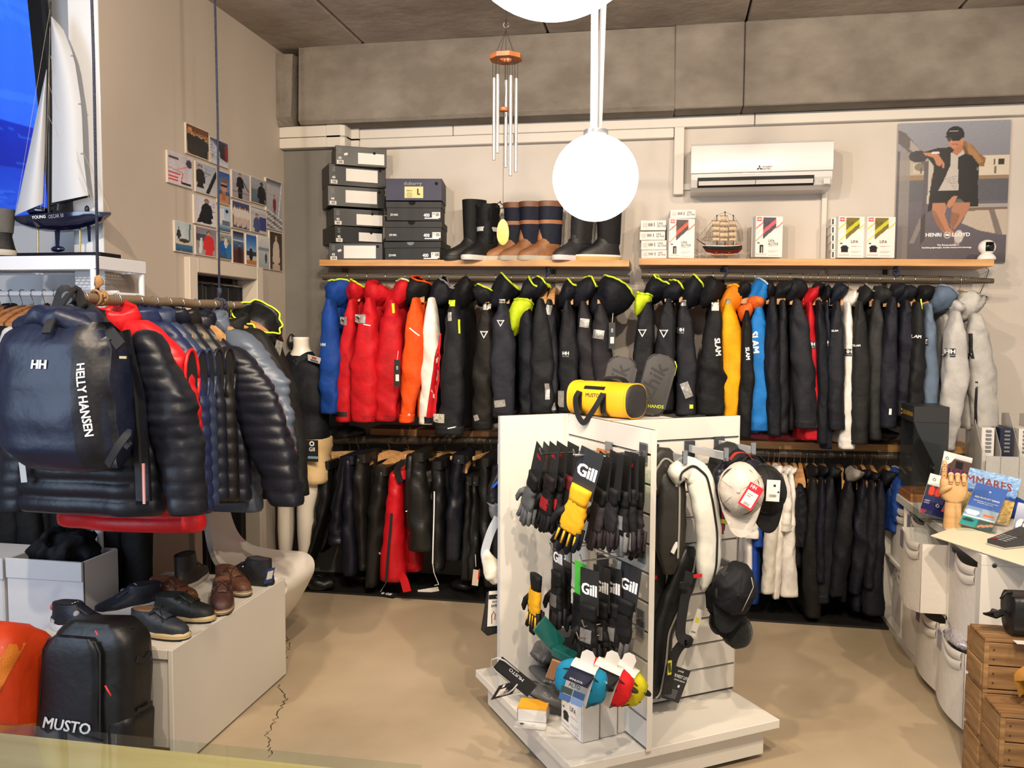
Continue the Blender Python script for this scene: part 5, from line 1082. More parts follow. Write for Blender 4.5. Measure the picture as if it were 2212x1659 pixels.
  c.grad(0,.4,(150,160,170),(90,110,90));c.rect(0,.4,1,1,(60,80,100));person_(c,.3,.2,1.2,(28,90,160));person_(c,.75,.3,1.2,(34,110,170));person_(c,.55,.12,.8,(200,200,200))
 elif i==15:c.grad(0,.3,(30,26,30),(120,150,190));c.grad(.3,.6,(70,110,160),(60,60,70));c.rect(0,.6,1,1,(84,40,40));person_(c,.6,.42,1.1,(46,36,40),(170,110,96));c.rect(0,.28,1,.31,(210,206,200))
 elif i==16:c.grad(0,.55,(28,80,160),(110,160,206));c.rect(0,.55,1,.7,(50,54,50));person_(c,.45,.38,1.0,(32,34,44),legs=(40,40,46));c.rect(0,.85,1,1,(176,110,60));c.line(.5,.05,.5,.5,.02,(60,50,44))
 elif i==17:c.grad(0,.4,(206,204,204),(180,184,190));c.rect(0,.35,1,.45,(120,130,140));c.grad(.45,1,(170,178,184),(150,156,160));person_(c,.7,.5,.6,(60,60,70));scrawl(c,.3,.1,3,(130,126,124),7)
 else:c.grad(0,1,(54,46,42),(66,54,48));person_(c,.5,.14,1.6,(196,178,164),(190,142,116),(44,32,28));c.rect(.2,.85,.8,1,(190,160,140))
 c.speck(5,i);return c
T8=lambda x,y:(340+.217*x,240+.217*y)
cds=[((290,120),(512,490),'photo card of a group in black in a warm room, topmost on the wall'),((525,255),(705,565),'photo card of blue and white sails with handwriting behind the rope'),((105,395),(348,770),'pale photo card with red numerals at the far left'),((385,500),(590,850),'photo card of a person in black against grey sky with long signature'),((603,590),(722,935),'narrow photo card of a face with sunglasses on blue'),((745,585),(917,900),'photo card of a dark standing person leaning on a boat'),((932,650),(1085,940),'photo card of a bearded dark figure by grey sea'),((1085,665),(1243,1195),'tall photo card of a sailing dinghy deck at the right edge'),((370,835),(588,1155),'photo card of a person in black looking up, blue handwriting'),((608,945),(728,1208),'narrow photo card of white sailing boats on water'),((748,888),(917,1188),'photo card of a line of people in white shirts'),((930,945),(1085,1225),'photo card of a person in blue leaning forward'),((178,1095),(352,1412),'photo card of a sailor on a heeling boat, lower left corner'),((385,1145),(588,1450),'photo card of a long haired person in a red jacket'),((613,1215),(737,1480),'narrow photo card of people in blue jackets in the bottom row'),((752,1190),(862,1520),'narrow photo card of a person under a dark roof by water'),((885,1225),(987,1535),'narrow photo card of a small dark figure below deep blue sky'),((1005,1240),(1112,1570),'pale grey photo card of a lone figure on a beach'),((1120,1195),(1243,1590),'photo card of a person in white on dark brown, lower right corner')]
for i,(a,b,lab)in enumerate(cds):
 p,q=P(*T8(*a),X=XL+.012),P(*T8(*b),X=XL+.012)
 t=thing('photo_card',lab,'photo',(XL,(p[1]+q[1])/2,q[2]),group='signed photo cards on the left wall')
 put('board',bx(XL+.0005,XL+.011,p[1]-.004,q[1]+.004,q[2]-.004,p[2]+.004),M('foam_board',(206,196,184),.6),t,world=True)
 put_print('printed_picture',card_pic(i),q[1]-p[1],p[2]-q[2],frame((XL+.0112,(p[1]+q[1])/2,(p[2]+q[2])/2),LUY,UP),t)
 #globe pendant lamps on straps
bulb=M('lamp_glass',(255,247,236),.3,emit=13.)
def pendant(label,c,r,lean):
 t=thing('globe_lamp',label,'lamp',tuple(c),group='white globe pendant lamps')
 put('globe',lathe([(max(r*math.sin(a),.001),-r*math.cos(a))for a in np.linspace(.0,PI,32)],48),bulb,t,smooth=3.2)
 put('collar',lathe([(.032,r-.006),(.036,r),(.036,r+.012),(.024,r+.014)],24),M('brushed_steel',(170,170,172),.3,metal=.9),t,smooth=.7)
 sm_=M('grey_strap',(146,146,150),.45);zt=ZC-c[2]
 put('strap',ribbon([(-.006,0,r+.008),(-.008,0,zt*.5),(-.012,.0,zt)],.021,(.0,-1,0),.002),sm_,t)
 put('strap',ribbon([(.007,.012,r+.008),(.018,.03,zt*.5),(.032,.05,zt)],.019,(-.3,-1,0),.002),sm_,t)
 return t
c1=P(1286,385,Y=2.5);pendant('white glowing globe lamp on grey straps in front of the boots',c1,.1235,0)
c2=P(1195,-190,Y=1.06);pendant('white glowing globe lamp mostly above the frame',c2,.1235,0)
#wind chime
TW=lambda x,y:(1000+.2411*x,.2411*y)
YW_=3.55;wp=lambda x,y,dy=0.:P(*TW(x,y),Y=YW_+dy)
c=wp(385,520);t=thing('wind_chime','wind chime with wooden octagon and silver tubes hanging from the ceiling','wind chime',tuple(c))
chw=wood((176,106,58),(146,80,40),(12,12,12));k8=(wp(485,520)[0]-c[0])/100;Ro=148*k8
oct_o=[(Ro*math.cos(math.radians(22.5+45*k)),Ro*math.sin(math.radians(22.5+45*k)))for k in range(8)]
hole=[(Ro*.48*math.cos(math.radians(22.5+45*k)),Ro*.48*math.sin(math.radians(22.5+45*k)))for k in range(8)]
v=[(x,y,-.009)for x,y in oct_o]+[(x,y,.009)for x,y in oct_o]+[(x,y,.009)for x,y in hole]+[(x,y,-.009)for x,y in hole]
f=[]
for k in range(8):
 n=(k+1)%8
 for a,b in((0,8),(8,16),(16,24),(24,0)):f.append((a+k,a+n,b+n,b+k))
put('octagon_ring',G(v,f),chw,t,label='wooden octagonal ring')
alu=M('aluminium',(206,204,202),.28,metal=.75)
crd=M('black_cord',(28,24,22),.8);cords=[]
for(x,y0,y1,dy)in((280,700,1435,.035),(312,668,1370,-.035),(388,720,1500,.055),(430,678,1575,-.02),(478,706,1540,.02)):
 a,b=wp(x,y0,dy)-c,wp(x-8,y1,dy)-c;b[0]=a[0]
 put('chime_tube',tube([a,b],.0071,14),alu,t,smooth=.9)
 for s in(-1,1):cords.append(tube([a+np.array([s*.006,0,-.02]),(a[0]+s*.006,a[1],0)],.0009,4))
tp=wp(385,270)-c;tp[0]=0;tp[1]=0
for k in range(4):a=math.radians(45+90*k);cords.append(tube([(Ro*.75*math.cos(a),Ro*.75*math.sin(a),.008),tp],.0012,4))
cords.append(tube([tp,tp+np.array([0,0,.012])],.002,5));cords.append(tube([(tp[0],0,tp[2]+.03),(0,0,ZC-c[2])],.0022,5));cords.append(tube([tp,(0,0,-.10),tuple(wp(366,985)-c)],.001,4))
put('cord',join(*cords),crd,t)
put('ring',xf(tube([(.011*math.cos(a),.011*math.sin(a),0)for a in np.linspace(0,2*PI,20)],.0014,5),frame(tp+np.array([0,0,.021]),LUX,UP)),STEEL,t,smooth=3.2)
put('knot',ball(tp+np.array([0,0,.036]),.006,.006,.009,10,8),crd,t,smooth=3.2)
sk=wp(366,985)-c
put('striker',mv(lathe([(.019,-.006),(.021,-.003),(.021,.006),(.018,.009)],24),*sk),chw,t,smooth=.7)
pd=P(1086,502,Y=YW_)-c
put('cord',tube([sk,pd+np.array([0,0,.05])],.0009,4),crd,t)
put('wind_sail',xf(prism([(.0255*math.cos(a)*(1-.08*math.sin(a)),.055*math.sin(a))for a in np.linspace(0,2*PI,33)[:-1]],.012,.003),frame(pd,(1,.25,0),UP)),wood((214,160,84),(190,136,62),(12,12,12)),t,smooth=.6)
#the slatwall gondola
GC=np.array([-.175,3.272,0.]);GA=math.radians(34.1);GU=np.array([math.cos(GA),math.sin(GA),0]);GV=np.array([-math.sin(GA),math.cos(GA),0])
def PL(x,y,q,n):
 d=CR*((x-1106)/F)-CU*((y-829.5)/F)+CF;n=np.asarray(n,float);return EYE+d*(((np.asarray(q,float)-EYE)@n)/(d@n))
def gl(u,v,z=0.):return GC+GU*u+GV*v+UP*z
def onA(x,y,out):return PL(x,y,gl(-.15-out,0),GU)
def onB(x,y,out):return PL(x,y,gl(0,-.15-out),GV)
t=thing('gondola','white slatwall gondola on a square base in the middle of the floor','display stand',tuple(GC),rz=GA)
put('base_top',bx(-.43,.43,-.43,.43,.128,.16,.002),LAMINATE,t)
for a in range(4):put('plinth_board',xf(bx(-.39,.372,-.39,-.372,.022,.128),rotz(a*PI/2)),LAMINATE,t)
for sx in(-1,1):
 for sy in(-1,1):put('foot',mv(lathe([(.02,0),(.022,.022)],12),sx*.33,sy*.33),BLACKP,t)
ZT=1.25
grv=M('groove_grey',(70,68,66),.5);alg=M('groove_alu',(190,190,192),.25,metal=.8)
def slatwall(m,L):
 put('panel_core',xf(bx(0,L,.008,.02,.16,ZT),m),grv,t)
 z=ZT;hs=[.088]+[.1]*10
 for i,h in enumerate(hs):
  z0=max(.161,z-h);put('slat',xf(bx(0,L,0,.012,z0+.0085,z,.0012),m),LAMINATE,t)
  if i<10:put('groove_strip',xf(bx(0,L,.004,.008,z0+.001,z0+.004),m),alg,t)
  z=z0
 put('edge_cap',xf(bx(-.002,0,-.001,.0205,.16,ZT),m),LAMINATE,t);put('edge_cap',xf(bx(L,L+.002,-.001,.0205,.16,ZT),m),LAMINATE,t)
slatwall(TR((-.15,.15,0),rz=-PI/2),.59)
slatwall(TR((-.128,-.15,0)),.568)
put('panel',bx(-.44,.15,.15,.168,.161,ZT,.001),LAMINATE,t);put('panel',bx(.132,.15,-.13,.44,.161,ZT,.001),LAMINATE,t)
put('edge_cap',bx(-.4425,-.44,.1495,.1685,.161,ZT),M('grey_edge',(190,192,196),.4),t)
put('top_board',bx(-.13,.132,-.13,.15,ZT-.02,ZT-.001),LAMINATE,t)
GON=t
def peg(p,d,L,r=.0028,plate=True,square=False):
 """chrome hook from the wall at p reaching along d"""
 p=np.asarray(p,float);q=p+np.asarray(d)*L;e=q+np.asarray(d)*.008+UP*.022
 put('hook',tube([p,p+(q-p)*.5,q,e],r,7)if not square else xf(bx(-.005,.005,-.009,.009,0,L),frame(p,np.cross(d,UP),UP)),CHROME,GON,smooth=.9,world=True)
 if plate:put('hook_plate',xf(bx(-.022,.022,-.03,.03,0,.006,.001),frame(p,np.cross(UP,d),UP)),M('clear_plate',(120,122,126),.15,metal=.4),GON,world=True)
 #gloves: x width, -y front, hanging down from the peg hole
def glove_geo(seed,sc=1.):
 r=random.Random(seed)
 palm=limb([(0,0,-.155),(0,-.002,-.185),(0,-.004,-.225),(0,-.003,-.248)],[.032,.036,.043,.040],[.014,.016,.015,.011],(1,0,0),(0,1,0),n=16,k=12,amp=.05,seed=seed)
 fs=[]
 for i,(x,L,w_)in enumerate(((-.031,.062,.0095),(-.0105,.080,.0105),(.0105,.074,.0105),(.031,.054,.009))):
  b=r.uniform(-.012,.004);s=x*.25+r.uniform(-.008,.008)
  fs.append(tube([(x,-.003,-.235),(x+s*.4,b*.3-.004,-.245-L*.45),(x+s,b-.004,-.245-L*.9),(x+s,b-.002,-.245-L)],[w_,w_,w_*.9,w_*.35],8))
 fs.append(tube([(-.034,-.004,-.19),(-.052,-.012,-.21),(-.058,-.018,-.235),(-.056,-.018,-.252)],[.012,.012,.010,.004],8))
 return palm,join(*fs)
def glove(label,top,d_rz,body,fing,cuffc,card=CARDB,text=None,tint=None,seed=1,sway=0.,tips=None,tcol=INKW,cardh=.105,pair=True,accent=None,scale=1.,group='gloves on the gondola pegs',rot=0.):
 t=thing('sailing_glove',label,'gloves',tuple(top),rz=d_rz+rot,ry=sway,group=group);t.scale=(scale,)*3
 pm,fg=glove_geo(seed)
 if cardh>.03:put('header_card',bx(-.042,.042,.003,.0045,-cardh-.03,.012),card,t)
 if text:put('lettering',flat(text_geo(text,.052 if text=='Gill' else.018,.03),frame((0,.0028,-.058 if text=='Gill' else-.03),(1,0,0),(0,0,1))),tcol,t)
 bm_=cloth(body)
 put('palm',pm,bm_,t,smooth=3.2);put('fingers',fg,cloth(fing),t,smooth=3.2)
 put('cuff',limb([(0,0,-.105),(0,0,-.158)],[.036,.034],[.014,.014],(1,0,0),(0,1,0),n=14,k=5,amp=.03,seed=seed,capt=False),cloth(cuffc),t,smooth=3.2)
 if accent:put('back_patch',onto(t.children[[c.name.split('.')[0]for c in t.children].index('palm')],patch(.05,.045,5,5),frame((.004,0,-.205),(1,0,0),(0,0,1)),.0015),cloth(accent),t,smooth=3.2)
 if tips:
  q=[tube([(x,-.013,-.25),(x*1.1,-.015,-.29)],.0035,6)for x in(-.031,-.0105,.0105,.031)];put('finger_stripe',join(*q),cloth(tips),t,smooth=3.2)
 if pair:put('second_glove',mv((fg[0]*np.array([.96,.8,.97]),fg[1]),.004,.016,-.004),cloth(fing),t,smooth=3.2)
 return t
RZA=math.radians(-55.9);YELC=(226,166,28);BKC=(18,18,20);GRC=(74,76,78);NVC=(18,22,34)
RI=M('red_print',(206,36,44),.6)
top_row=[('grey leather glove at the far left of the upper row',1166,972,.25,dict(body=(84,86,88),fing=(90,92,94),cuffc=BKC,text='GUL',tcol=RI,sway=.42,seed=1)),('dark glove with brown grey knuckles behind the grey leather one',1182,970,.20,dict(body=(44,40,40),fing=(52,46,46),cuffc=BKC,text='GUL',tcol=RI,sway=.32,seed=2)),('black glove with red print, left one of the red printed gloves',1196,968,.22,dict(body=BKC,fing=BKC,cuffc=(30,20,22),accent=(150,28,36),text='GUL',tcol=RI,sway=.22,seed=3)),('black glove with red print, middle one of the red printed gloves',1212,966,.19,dict(body=BKC,fing=BKC,cuffc=BKC,accent=(176,30,40),sway=.16,seed=4,text='GUL',tcol=RI)),('black glove with red print behind the yellow glove',1236,966,.16,dict(body=BKC,fing=BKC,cuffc=(90,24,30),sway=.12,seed=5)),('black glove deep on the second upper peg, near the white wing',1222,972,.06,dict(body=BKC,fing=BKC,cuffc=BKC,seed=6)),('yellow and navy glove with big white letters on its card, front of the upper row',1277,982,.22,dict(body=YELC,fing=NVC,cuffc=YELC,text='Gill',tips=YELC,seed=7,sway=.30,scale=1.10,rot=.45)),('brown black glove right of the yellow one',1306,990,.17,dict(body=(58,50,52),fing=(66,56,60),cuffc=BKC,seed=8,sway=.2)),('black glove below an orange card in the upper row',1300,978,.08,dict(body=BKC,fing=(30,28,30),cuffc=BKC,card=M('kraft_card',(176,112,62),.6),seed=9)),('dark glove behind the second black card from the near edge',1330,986,.15,dict(body=(40,38,42),fing=(58,50,54),cuffc=BKC,seed=10,sway=.15)),('grey and black glove third from the near edge of the upper row',1346,990,.12,dict(body=BKC,fing=(104,104,106),cuffc=BKC,accent=(120,120,122),seed=11)),('black glove with white lettered card near the panel edge',1362,985,.10,dict(body=BKC,fing=(46,40,44),cuffc=BKC,text='GUL',tcol=RI,seed=12)),('dark purple black glove at the near edge of the upper row',1376,992,.07,dict(body=(36,32,36),fing=(58,48,54),cuffc=BKC,seed=13)),('black glove with small green card corner in the upper row',1370,1004,.035,dict(body=BKC,fing=BKC,cuffc=BKC,card=M('green_card',(74,190,60),.6),seed=14)),]
low_row=[('yellow and black glove hanging alone on the lower left hook',1160,1180,.26,dict(body=YELC,fing=BKC,cuffc=BKC,tips=YELC,seed=21,cardh=.02,sway=.05)),('black glove with white lettered card at the left of the lower row',1204,1172,.19,dict(body=BKC,fing=(30,30,32),cuffc=BKC,text='Gill',accent=(96,94,92),seed=22)),('black glove behind the left white lettered card',1222,1168,.12,dict(body=BKC,fing=BKC,cuffc=BKC,text='Gill',seed=23)),('black glove in green topped pack on the lower row',1252,1222,.15,dict(body=BKC,fing=BKC,cuffc=BKC,card=M('green_card',(74,190,60),.6),seed=24)),('black and grey glove with white lettered card, front left of the lower group',1272,1238,.20,dict(body=BKC,fing=BKC,cuffc=BKC,text='Gill',accent=(120,118,116),seed=25,rot=.3)),('black glove with white lettered card, second of the lower group',1298,1232,.15,dict(body=BKC,fing=BKC,cuffc=BKC,text='Gill',accent=(100,98,98),seed=26,rot=.2)),('black glove with white lettered card, third of the lower group',1322,1234,.12,dict(body=BKC,fing=BKC,cuffc=BKC,text='Gill',accent=(110,108,106),seed=27,rot=.25)),('black glove with large tilted white lettered card at the near panel edge',1362,1230,.09,dict(body=BKC,fing=(84,82,82),cuffc=BKC,text='Gill',seed=28,sway=.15,rot=.35)),('black glove deep behind the lower group, next to the core',1300,1206,.04,dict(body=BKC,fing=BKC,cuffc=BKC,text='Gill',seed=29)),]
for lab,x,y,o_,k in top_row+low_row:glove(lab,onA(x,y,o_),RZA,**k)
for x,y,o_ in((1182,980,.25),(1260,985,.24),(1330,996,.18),(1372,1000,.12),(1205,1185,.26),(1270,1172,.19),(1300,1226,.21),(1352,1222,.16),(1330,1424,.22),(1375,1418,.2)):
 p=onA(x,y,o_);v_=min(max((p-GC)@GV,-.40),.12);peg(gl(-.152,v_,p[2]),-GU,o_+.02)
for x,y in((1300,976),(1280,990),(1208,990)):
 pass
put('hook',tube([onA(1238,982,.26),onA(1312,986,.16)],.0028,6),CHROME,GON,smooth=.9,world=True)
#belt bags on the low pegs
def belt_bag(label,p,rz,rgb,W=.165,H=.105,D=.075,sleeve=True,title='ALTO',seed=0,ry=0.):
 t=thing('belt_bag',label,'bag',tuple(p),rz=rz,ry=ry,group='coloured belt bags at the foot of the gondola');m=cloth(rgb);rings=[]
 for x,s in((-.5,.30),(-.47,.62),(-.36,.86),(-.2,1.0),(0,1.02),(.2,1.),(.36,.86),(.47,.62),(.5,.30)):
  rings.append([(x*W,(.5*D*s)*math.cos(a)*(abs(math.cos(a))**-.4 if abs(math.cos(a))>.01 else 1),-.055-H/2+H/2*s*math.sin(a)*(abs(math.sin(a))**-.4 if abs(math.sin(a))>.01 else 1))for a in np.linspace(0,2*PI,17)[:-1]])
 body=put('body',rough(loft(rings),.003,50,seed),m,t,smooth=.8)
 for s in(-1,1):put('piping',join(tube([(s*W*.5,-.012,-.055-H*.36),(s*W*.24,-D*.52,-.055-H*.12),],.0018,5),tube([(s*W*.5,-.012,-.055-H*.64),(s*W*.24,-D*.52,-.055-H*.95)],.0018,5)),INKK,t)
 put('card_sleeve',loft([[(x,-D*.53*math.copysign(abs(math.cos(a))**.6,math.cos(a))-.002,-.055-H/2+H*.53*math.copysign(abs(math.sin(a))**.6,math.sin(a)))for a in np.linspace(-2.2,2.2,31)]for x in np.linspace(-W*.24,W*.24,5)],closed=False),PAPER,t,smooth=3.2)
 cs=t.children[-1]
 put('hang_loop',xf(prism([(-.022,-.02),(.022,-.02),(.022,.015),(.010,.028),(-.010,.028),(-.022,.015)],.001),frame((0,-.004,-.035),(1,0,0),UP)),PAPER,t)
 fr=lambda z:frame((0,-.10,z),(1,0,0),UP)
 put('title_band',onto(cs,patch(W*.475,.018,8,3),fr(-.068),.001),M('navy_print',(28,34,56),.5)if title=='ALTO' else INKK,t)
 put('lettering',onto(cs,text_geo('SPINLOCK',.009,.01),fr(-.068),.002),INKW,t)
 put('lettering',onto(cs,text_geo(title,.020,.01,.7),fr(-.086),.0015),INKK,t)
 if title=='ALTO':
  for i,c in enumerate(((60,74,70),(54,84,130),(70,106,160),(120,150,200))):put('picture',onto(cs,mv(patch(W*.22,.021,4,4),(-.5+i%2)*W*.235,0),fr(-.108-.023*(i//2)),.001),M('photo_ink',c,.5),t)
 put('lettering',onto(body,text_geo('ALTO',.013,.01),frame((W*.38,-.1,-.055-H*.45),(1,.6,0),UP),.0015),INKK,t)
 put('belt',ribbon([(W*.47,.012,-.11),(W*.53,.022,-.112),(W*.50,.036,-.115),(W*.38,.040,-.115)],.022,(0,0,1),.004),BLACKP,t)
 return t
RB=RZA+.80
belt_bag('turquoise belt bag with printed card sleeve, leftmost of three',onA(1276,1400,.29),RB,(26,130,168),W=.165,H=.12,ry=.25,title='ALTO',seed=1)
belt_bag('red belt bag between the turquoise and yellow ones',onA(1330,1402,.19),RB,(206,30,36),W=.18,H=.12,ry=.3,title='BELT PACK',seed=2)
belt_bag('yellow belt bag nearest the panel edge',onA(1368,1408,.09),RB-.1,(196,186,26),W=.18,H=.12,ry=.4,title='BELT PACK',seed=3)
#on the base board
for i in range(3):
 a=PL(1275+0*i,1600,gl(0,0,.16),UP)
_b0=P(1257,1606,Z=.161)
for i,lab in enumerate(('white box with yellow stripes at the front of the row on the gondola base','second white box of the row on the gondola base','third white box of the row, next to the slatted panel')):
 o_=_b0+GU*(.075*i)+GV*.006*i
 t=thing('thermal_wear_box',lab,'box',tuple(o_),rz=GA,group='white thermal boxes on the gondola base')
 put('body',bx(0,.068,.0,.155,.0005,.215,.002),PAPER,t)
 if i==0:
  cv=lifa_print(T_YEL,'top');(v,f),c=cv.geo(.150,.21);o=put('printed_front',flat((v,f),frame((-.0008,.0775,.108),(0,-1,0),UP)),print_mat(),t)
  at=o.data.color_attributes.new('ink','FLOAT_COLOR','POINT');at.data.foreach_set('color',np.concatenate([c,np.ones((len(c),1))],1).astype(np.float32).ravel())
  put('lettering',flat(text_geo('LIFA',.024,.006),frame((-.0015,.066,.088),(0,-1,0),UP)),INKK,t)
def lump(name,label,cat,p,s,mat,rz=0.,rx=0.,ry=0.,seed=1,amp=.16,film=None,k=30):
 t=thing(name,label,cat,tuple(p),rz=rz,rx=rx,ry=ry);g=ball((0,0,s[2]),*s,30,18);g=rough(g,min(s)*amp*2,k,seed);v=g[0];v[:,2]-=v[:,2].min()
 put('contents',(v,g[1]),mat,t,smooth=3.2)
 if film:g2=rough((v*np.array([1.05,1.06,1.05])-np.array([0,0,.0]),g[1]),min(s)*.15,80,seed+3);put('plastic_wrap',g2,M('poly_bag',(250,250,250),.12,alpha=.07,spec=.8,coat=.6,bump=.5,bscale=60),t,smooth=3.2)
 return t
dkf=shell_cloth((20,20,23))
lump('wrapped_garment','long black rolled garment in clear plastic lying over the gondola base edge','packed clothing',P(1165,1512,Z=.2),(.15,.045,.03),dkf,rz=GA-.9,ry=.22,seed=2,film=1)
lump('wrapped_garment','black garment in crinkled plastic behind the long roll','packed clothing',P(1200,1482,Z=.2),(.11,.06,.035),dkf,rz=GA-.8,ry=.2,seed=4,film=1)
lump('wrapped_garment','black bundle in plastic piled against the white wing panel','packed clothing',P(1190,1452,Z=.2),(.10,.07,.05),dkf,rz=GA-.5,seed=6,film=1)
lump('wrapped_garment','top black bundle with flap of clear plastic on the pile','packed clothing',P(1190,1440,Z=.27),(.085,.06,.05),dkf,rz=GA,seed=8,film=1)
def packet(name,label,cat,p,w_,h,d,mat,r,u,extra=()):
 m=frame(p,r,u);t=thing(name,label,cat,tuple(p));put('body',xf(bx(-w_/2,w_/2,-h/2,h/2,-d/2,d/2,min(.002,d*.3)),m),mat,t,world=True)
 for nm,g,mt in extra:put(nm,flat(g,m,d/2+.0008),mt,t,world=True)
 return t
packet('green_packet','teal green packet in clear plastic leaning on the white wing','packet',onA(1186,1372,.24),.07,.115,.012,M('teal_card',(22,82,78),.25,coat=.5),(.5,.75,.55),(-.55,-.1,.8))
packet('grey_box','dark grey box with orange edge standing behind the pile','box',onA(1222,1385,.10),.10,.07,.08,M('grey_box',(66,66,68),.5),-GV,UP,(('orange_edge',quad(.006,.068,.047,0),M('orange_ink',(226,146,30),.5)),('fine_print',join(*[quad(.05,.003,-.015,.02-.009*k)for k in range(5)]),M('pale_grey',(150,150,150),.6))))
packet('grey_box','grey cardboard box low against the slatted panel','box',onA(1275,1415,.06),.11,.08,.08,M('mid_grey_box',(120,120,122),.5),-GV,UP)
packet('teal_packet','flat teal packet lying over the wrapped bundles','packet',onA(1238,1422,.20),.15,.03,.05,M('teal_card',(22,82,78),.25,coat=.5),(.85,-.5,-.15),UP)
packet('clear_pouch','clear pouch with brown card and key rings on the pile','packet',onA(1212,1452,.28),.085,.075,.01,M('brown_card',(150,106,74),.3,coat=.5),(.9,.1,-.3),(.3,-.2,.9))
t=thing('small_carton','small black and white carton with yellow stripe on the gondola base','box',tuple(P(1118,1560,Z=.161)),rz=GA-.62)
put('body',bx(0,.105,0,.075,.006,.058,.0015),PAPER,t);put('black_side',bx(-.0008,.0,0,.075,.006,.058),INKK,t);put('yellow_stripe',bx(-.001,.1055,-.0008,.0755,.052,.0586),M('label_orange',(228,164,40),.5),t);put('flap',bx(-.004,.108,-.045,.0,.002,.006),PAPER,t)
put('mark',flat(G(*prism([(.008*math.cos(a),.006*math.sin(a))for a in np.linspace(0,2*PI,16)[:-1]],.0003)),TR((.02,-.022,.0062))),M('dark_mark',(60,62,62),.6),t);put('mark',flat(text_geo('~',.03),TR((.062,-.022,.0062))),M('pale_grey',(150,150,150),.6),t)
for i,(x,y,lab,r,u)in enumerate(((1112,1462,'black hang card with white maker lettering, rear one leaning at the wing',(.55,-.2,.75),(-.65,.0,.6)),(1092,1490,'black hang card with barcode and grey plastic hook in front',(-.35,-.75,-.55),(.65,-.25,.6)))):
 p=onA(x,y,.40);t=thing('hang_card',lab,'tag',tuple(p));m=frame(p,r,u)
 put('card',xf(bx(-.03,.03,-.075,.075,-.001,.001),m),CARDB,t,world=True)
 put('lettering',flat(text_geo('MUSTO',.018,.012),m@TR((0.012,.0,0),rz=PI/2),.0018),INKW,t,world=True)
 put('plastic_hook',xf(tube([(-.028,.0,.004),(-.028,.06,.006),(-.02,.085,.008),(0,.095,.008),(.02,.085,.008),(.028,.06,.006),(.028,0,.004)],.003,6),m),M('grey_plastic',(170,170,168),.4),t,smooth=3.2,world=True)
 if i:put('barcode_label',flat(quad(.03,.05,.008,-.02),m,.0018),M('cream_card',(224,205,180),.6),t,world=True);put('sticker',flat(quad(.012,.018,-.02,-.03),m,.0018),PAPER,t,world=True)
 #yellow duffel and boots bag on top
p=P(1308,900,Z=ZT);ZB=ZT
t=thing('duffel_bag','yellow barrel duffel bag with black straps on top of the gondola','bag',(p[0]+.0,p[1]+.02,ZT),rz=math.radians(-34))
L=.275;Rr=.066;yel=M('duffel_yellow',(236,172,20),.5,var=.05,vscale=6,bump=.08,bscale=20);gry=M('duffel_end',(44,42,42),.6,bump=.1,bscale=80)
def drum(x0,x1,k=1.,n=36):
 out=[]
 for x in np.linspace(x0,x1,8):
  s=1-.04*abs(2*x/L)**4;a=np.linspace(0,2*PI,n+1)[:-1];c,s_=np.cos(a),np.sin(a);c=np.sign(c)*abs(c)**.75;s_=np.sign(s_)*abs(s_)**.75
  out.append(np.stack([np.full(n,x),k*s*Rr*1.05*c,Rr+k*s*Rr*s_],1))
 return out
put('body',loft(drum(-L/2,L/2)),yel,t,smooth=.9)
for s in(-1,1):
 r0=drum(s*L/2,s*L/2,1.0)[0];rr=[r0+np.array([s*d,0,0])-(r0-np.array([s*L/2,0,Rr]))*q for d,q in((0,.0),(.006,.05),(.010,.14),(.012,.5),(.012,.97))];put('end_panel',loft(rr),gry,t,smooth=.9)
 put('piping',tube(np.concatenate([r0,r0[:1]]),.0035,6),yel,t,smooth=3.2)
put('lettering',onto(t.children[0],text_geo('MUSTO',.020,.006),frame((-.012,-.2,Rr*1.25),(1,0,0),UP),.0015),INKK,t)
put('pocket_zip',onto(t.children[0],patch(.10,.012,8,2),frame((-.01,-.2,Rr*1.68),(1,0,0),UP),.0012),BLACKP,t)
for s in(-1,1):
 x=-.015+s*.058;put('strap',ribbon([(x,-Rr*.7,.004),(x,-Rr*1.06,.02),(x,-Rr*1.1,Rr*1.0),(x*.98,-Rr*1.1,Rr*1.42)],.024,(0,-1,0),.003),BLACKP,t,smooth=.9)
put('handle',ribbon([(-.073,-Rr*1.1,Rr*1.45),(-.078,-Rr*1.35,Rr*1.0),(-.060,-Rr*1.5,Rr*.2),(-.03,-Rr*1.5,-.02),(.0,-Rr*1.5,Rr*.1),(.03,-Rr*1.4,Rr*.8),(.045,-Rr*1.15,Rr*1.42)],.022,(0,-1,.1),.003),BLACKP,t,smooth=.9)
put('handle',ribbon([(-.06,Rr*.2,Rr*1.98),(-.03,Rr*.3,Rr*2.2),(.05,Rr*.3,Rr*2.22),(.09,Rr*.1,Rr*1.98)],.022,(0,-.3,1),.003),BLACKP,t,smooth=.9)
t=thing('acrylic_stand','clear acrylic stand holding two dark grey pads behind the duffel','stand',tuple(gl(.06,.04,ZT)),rz=GA-.35)
put('side_wall',xf(prism([(0,0),(.12,0),(.12,.13),(0,.012)],.003),frame((.10,-.04,0),(0,1,0),UP)@TR(rz=0)),GLASS,t);put('base_plate',bx(-.10,.10,-.05,.09,0,.003),GLASS,t)
dg=M('neoprene_grey',(50,48,48),.7,bump=.1,bscale=120)
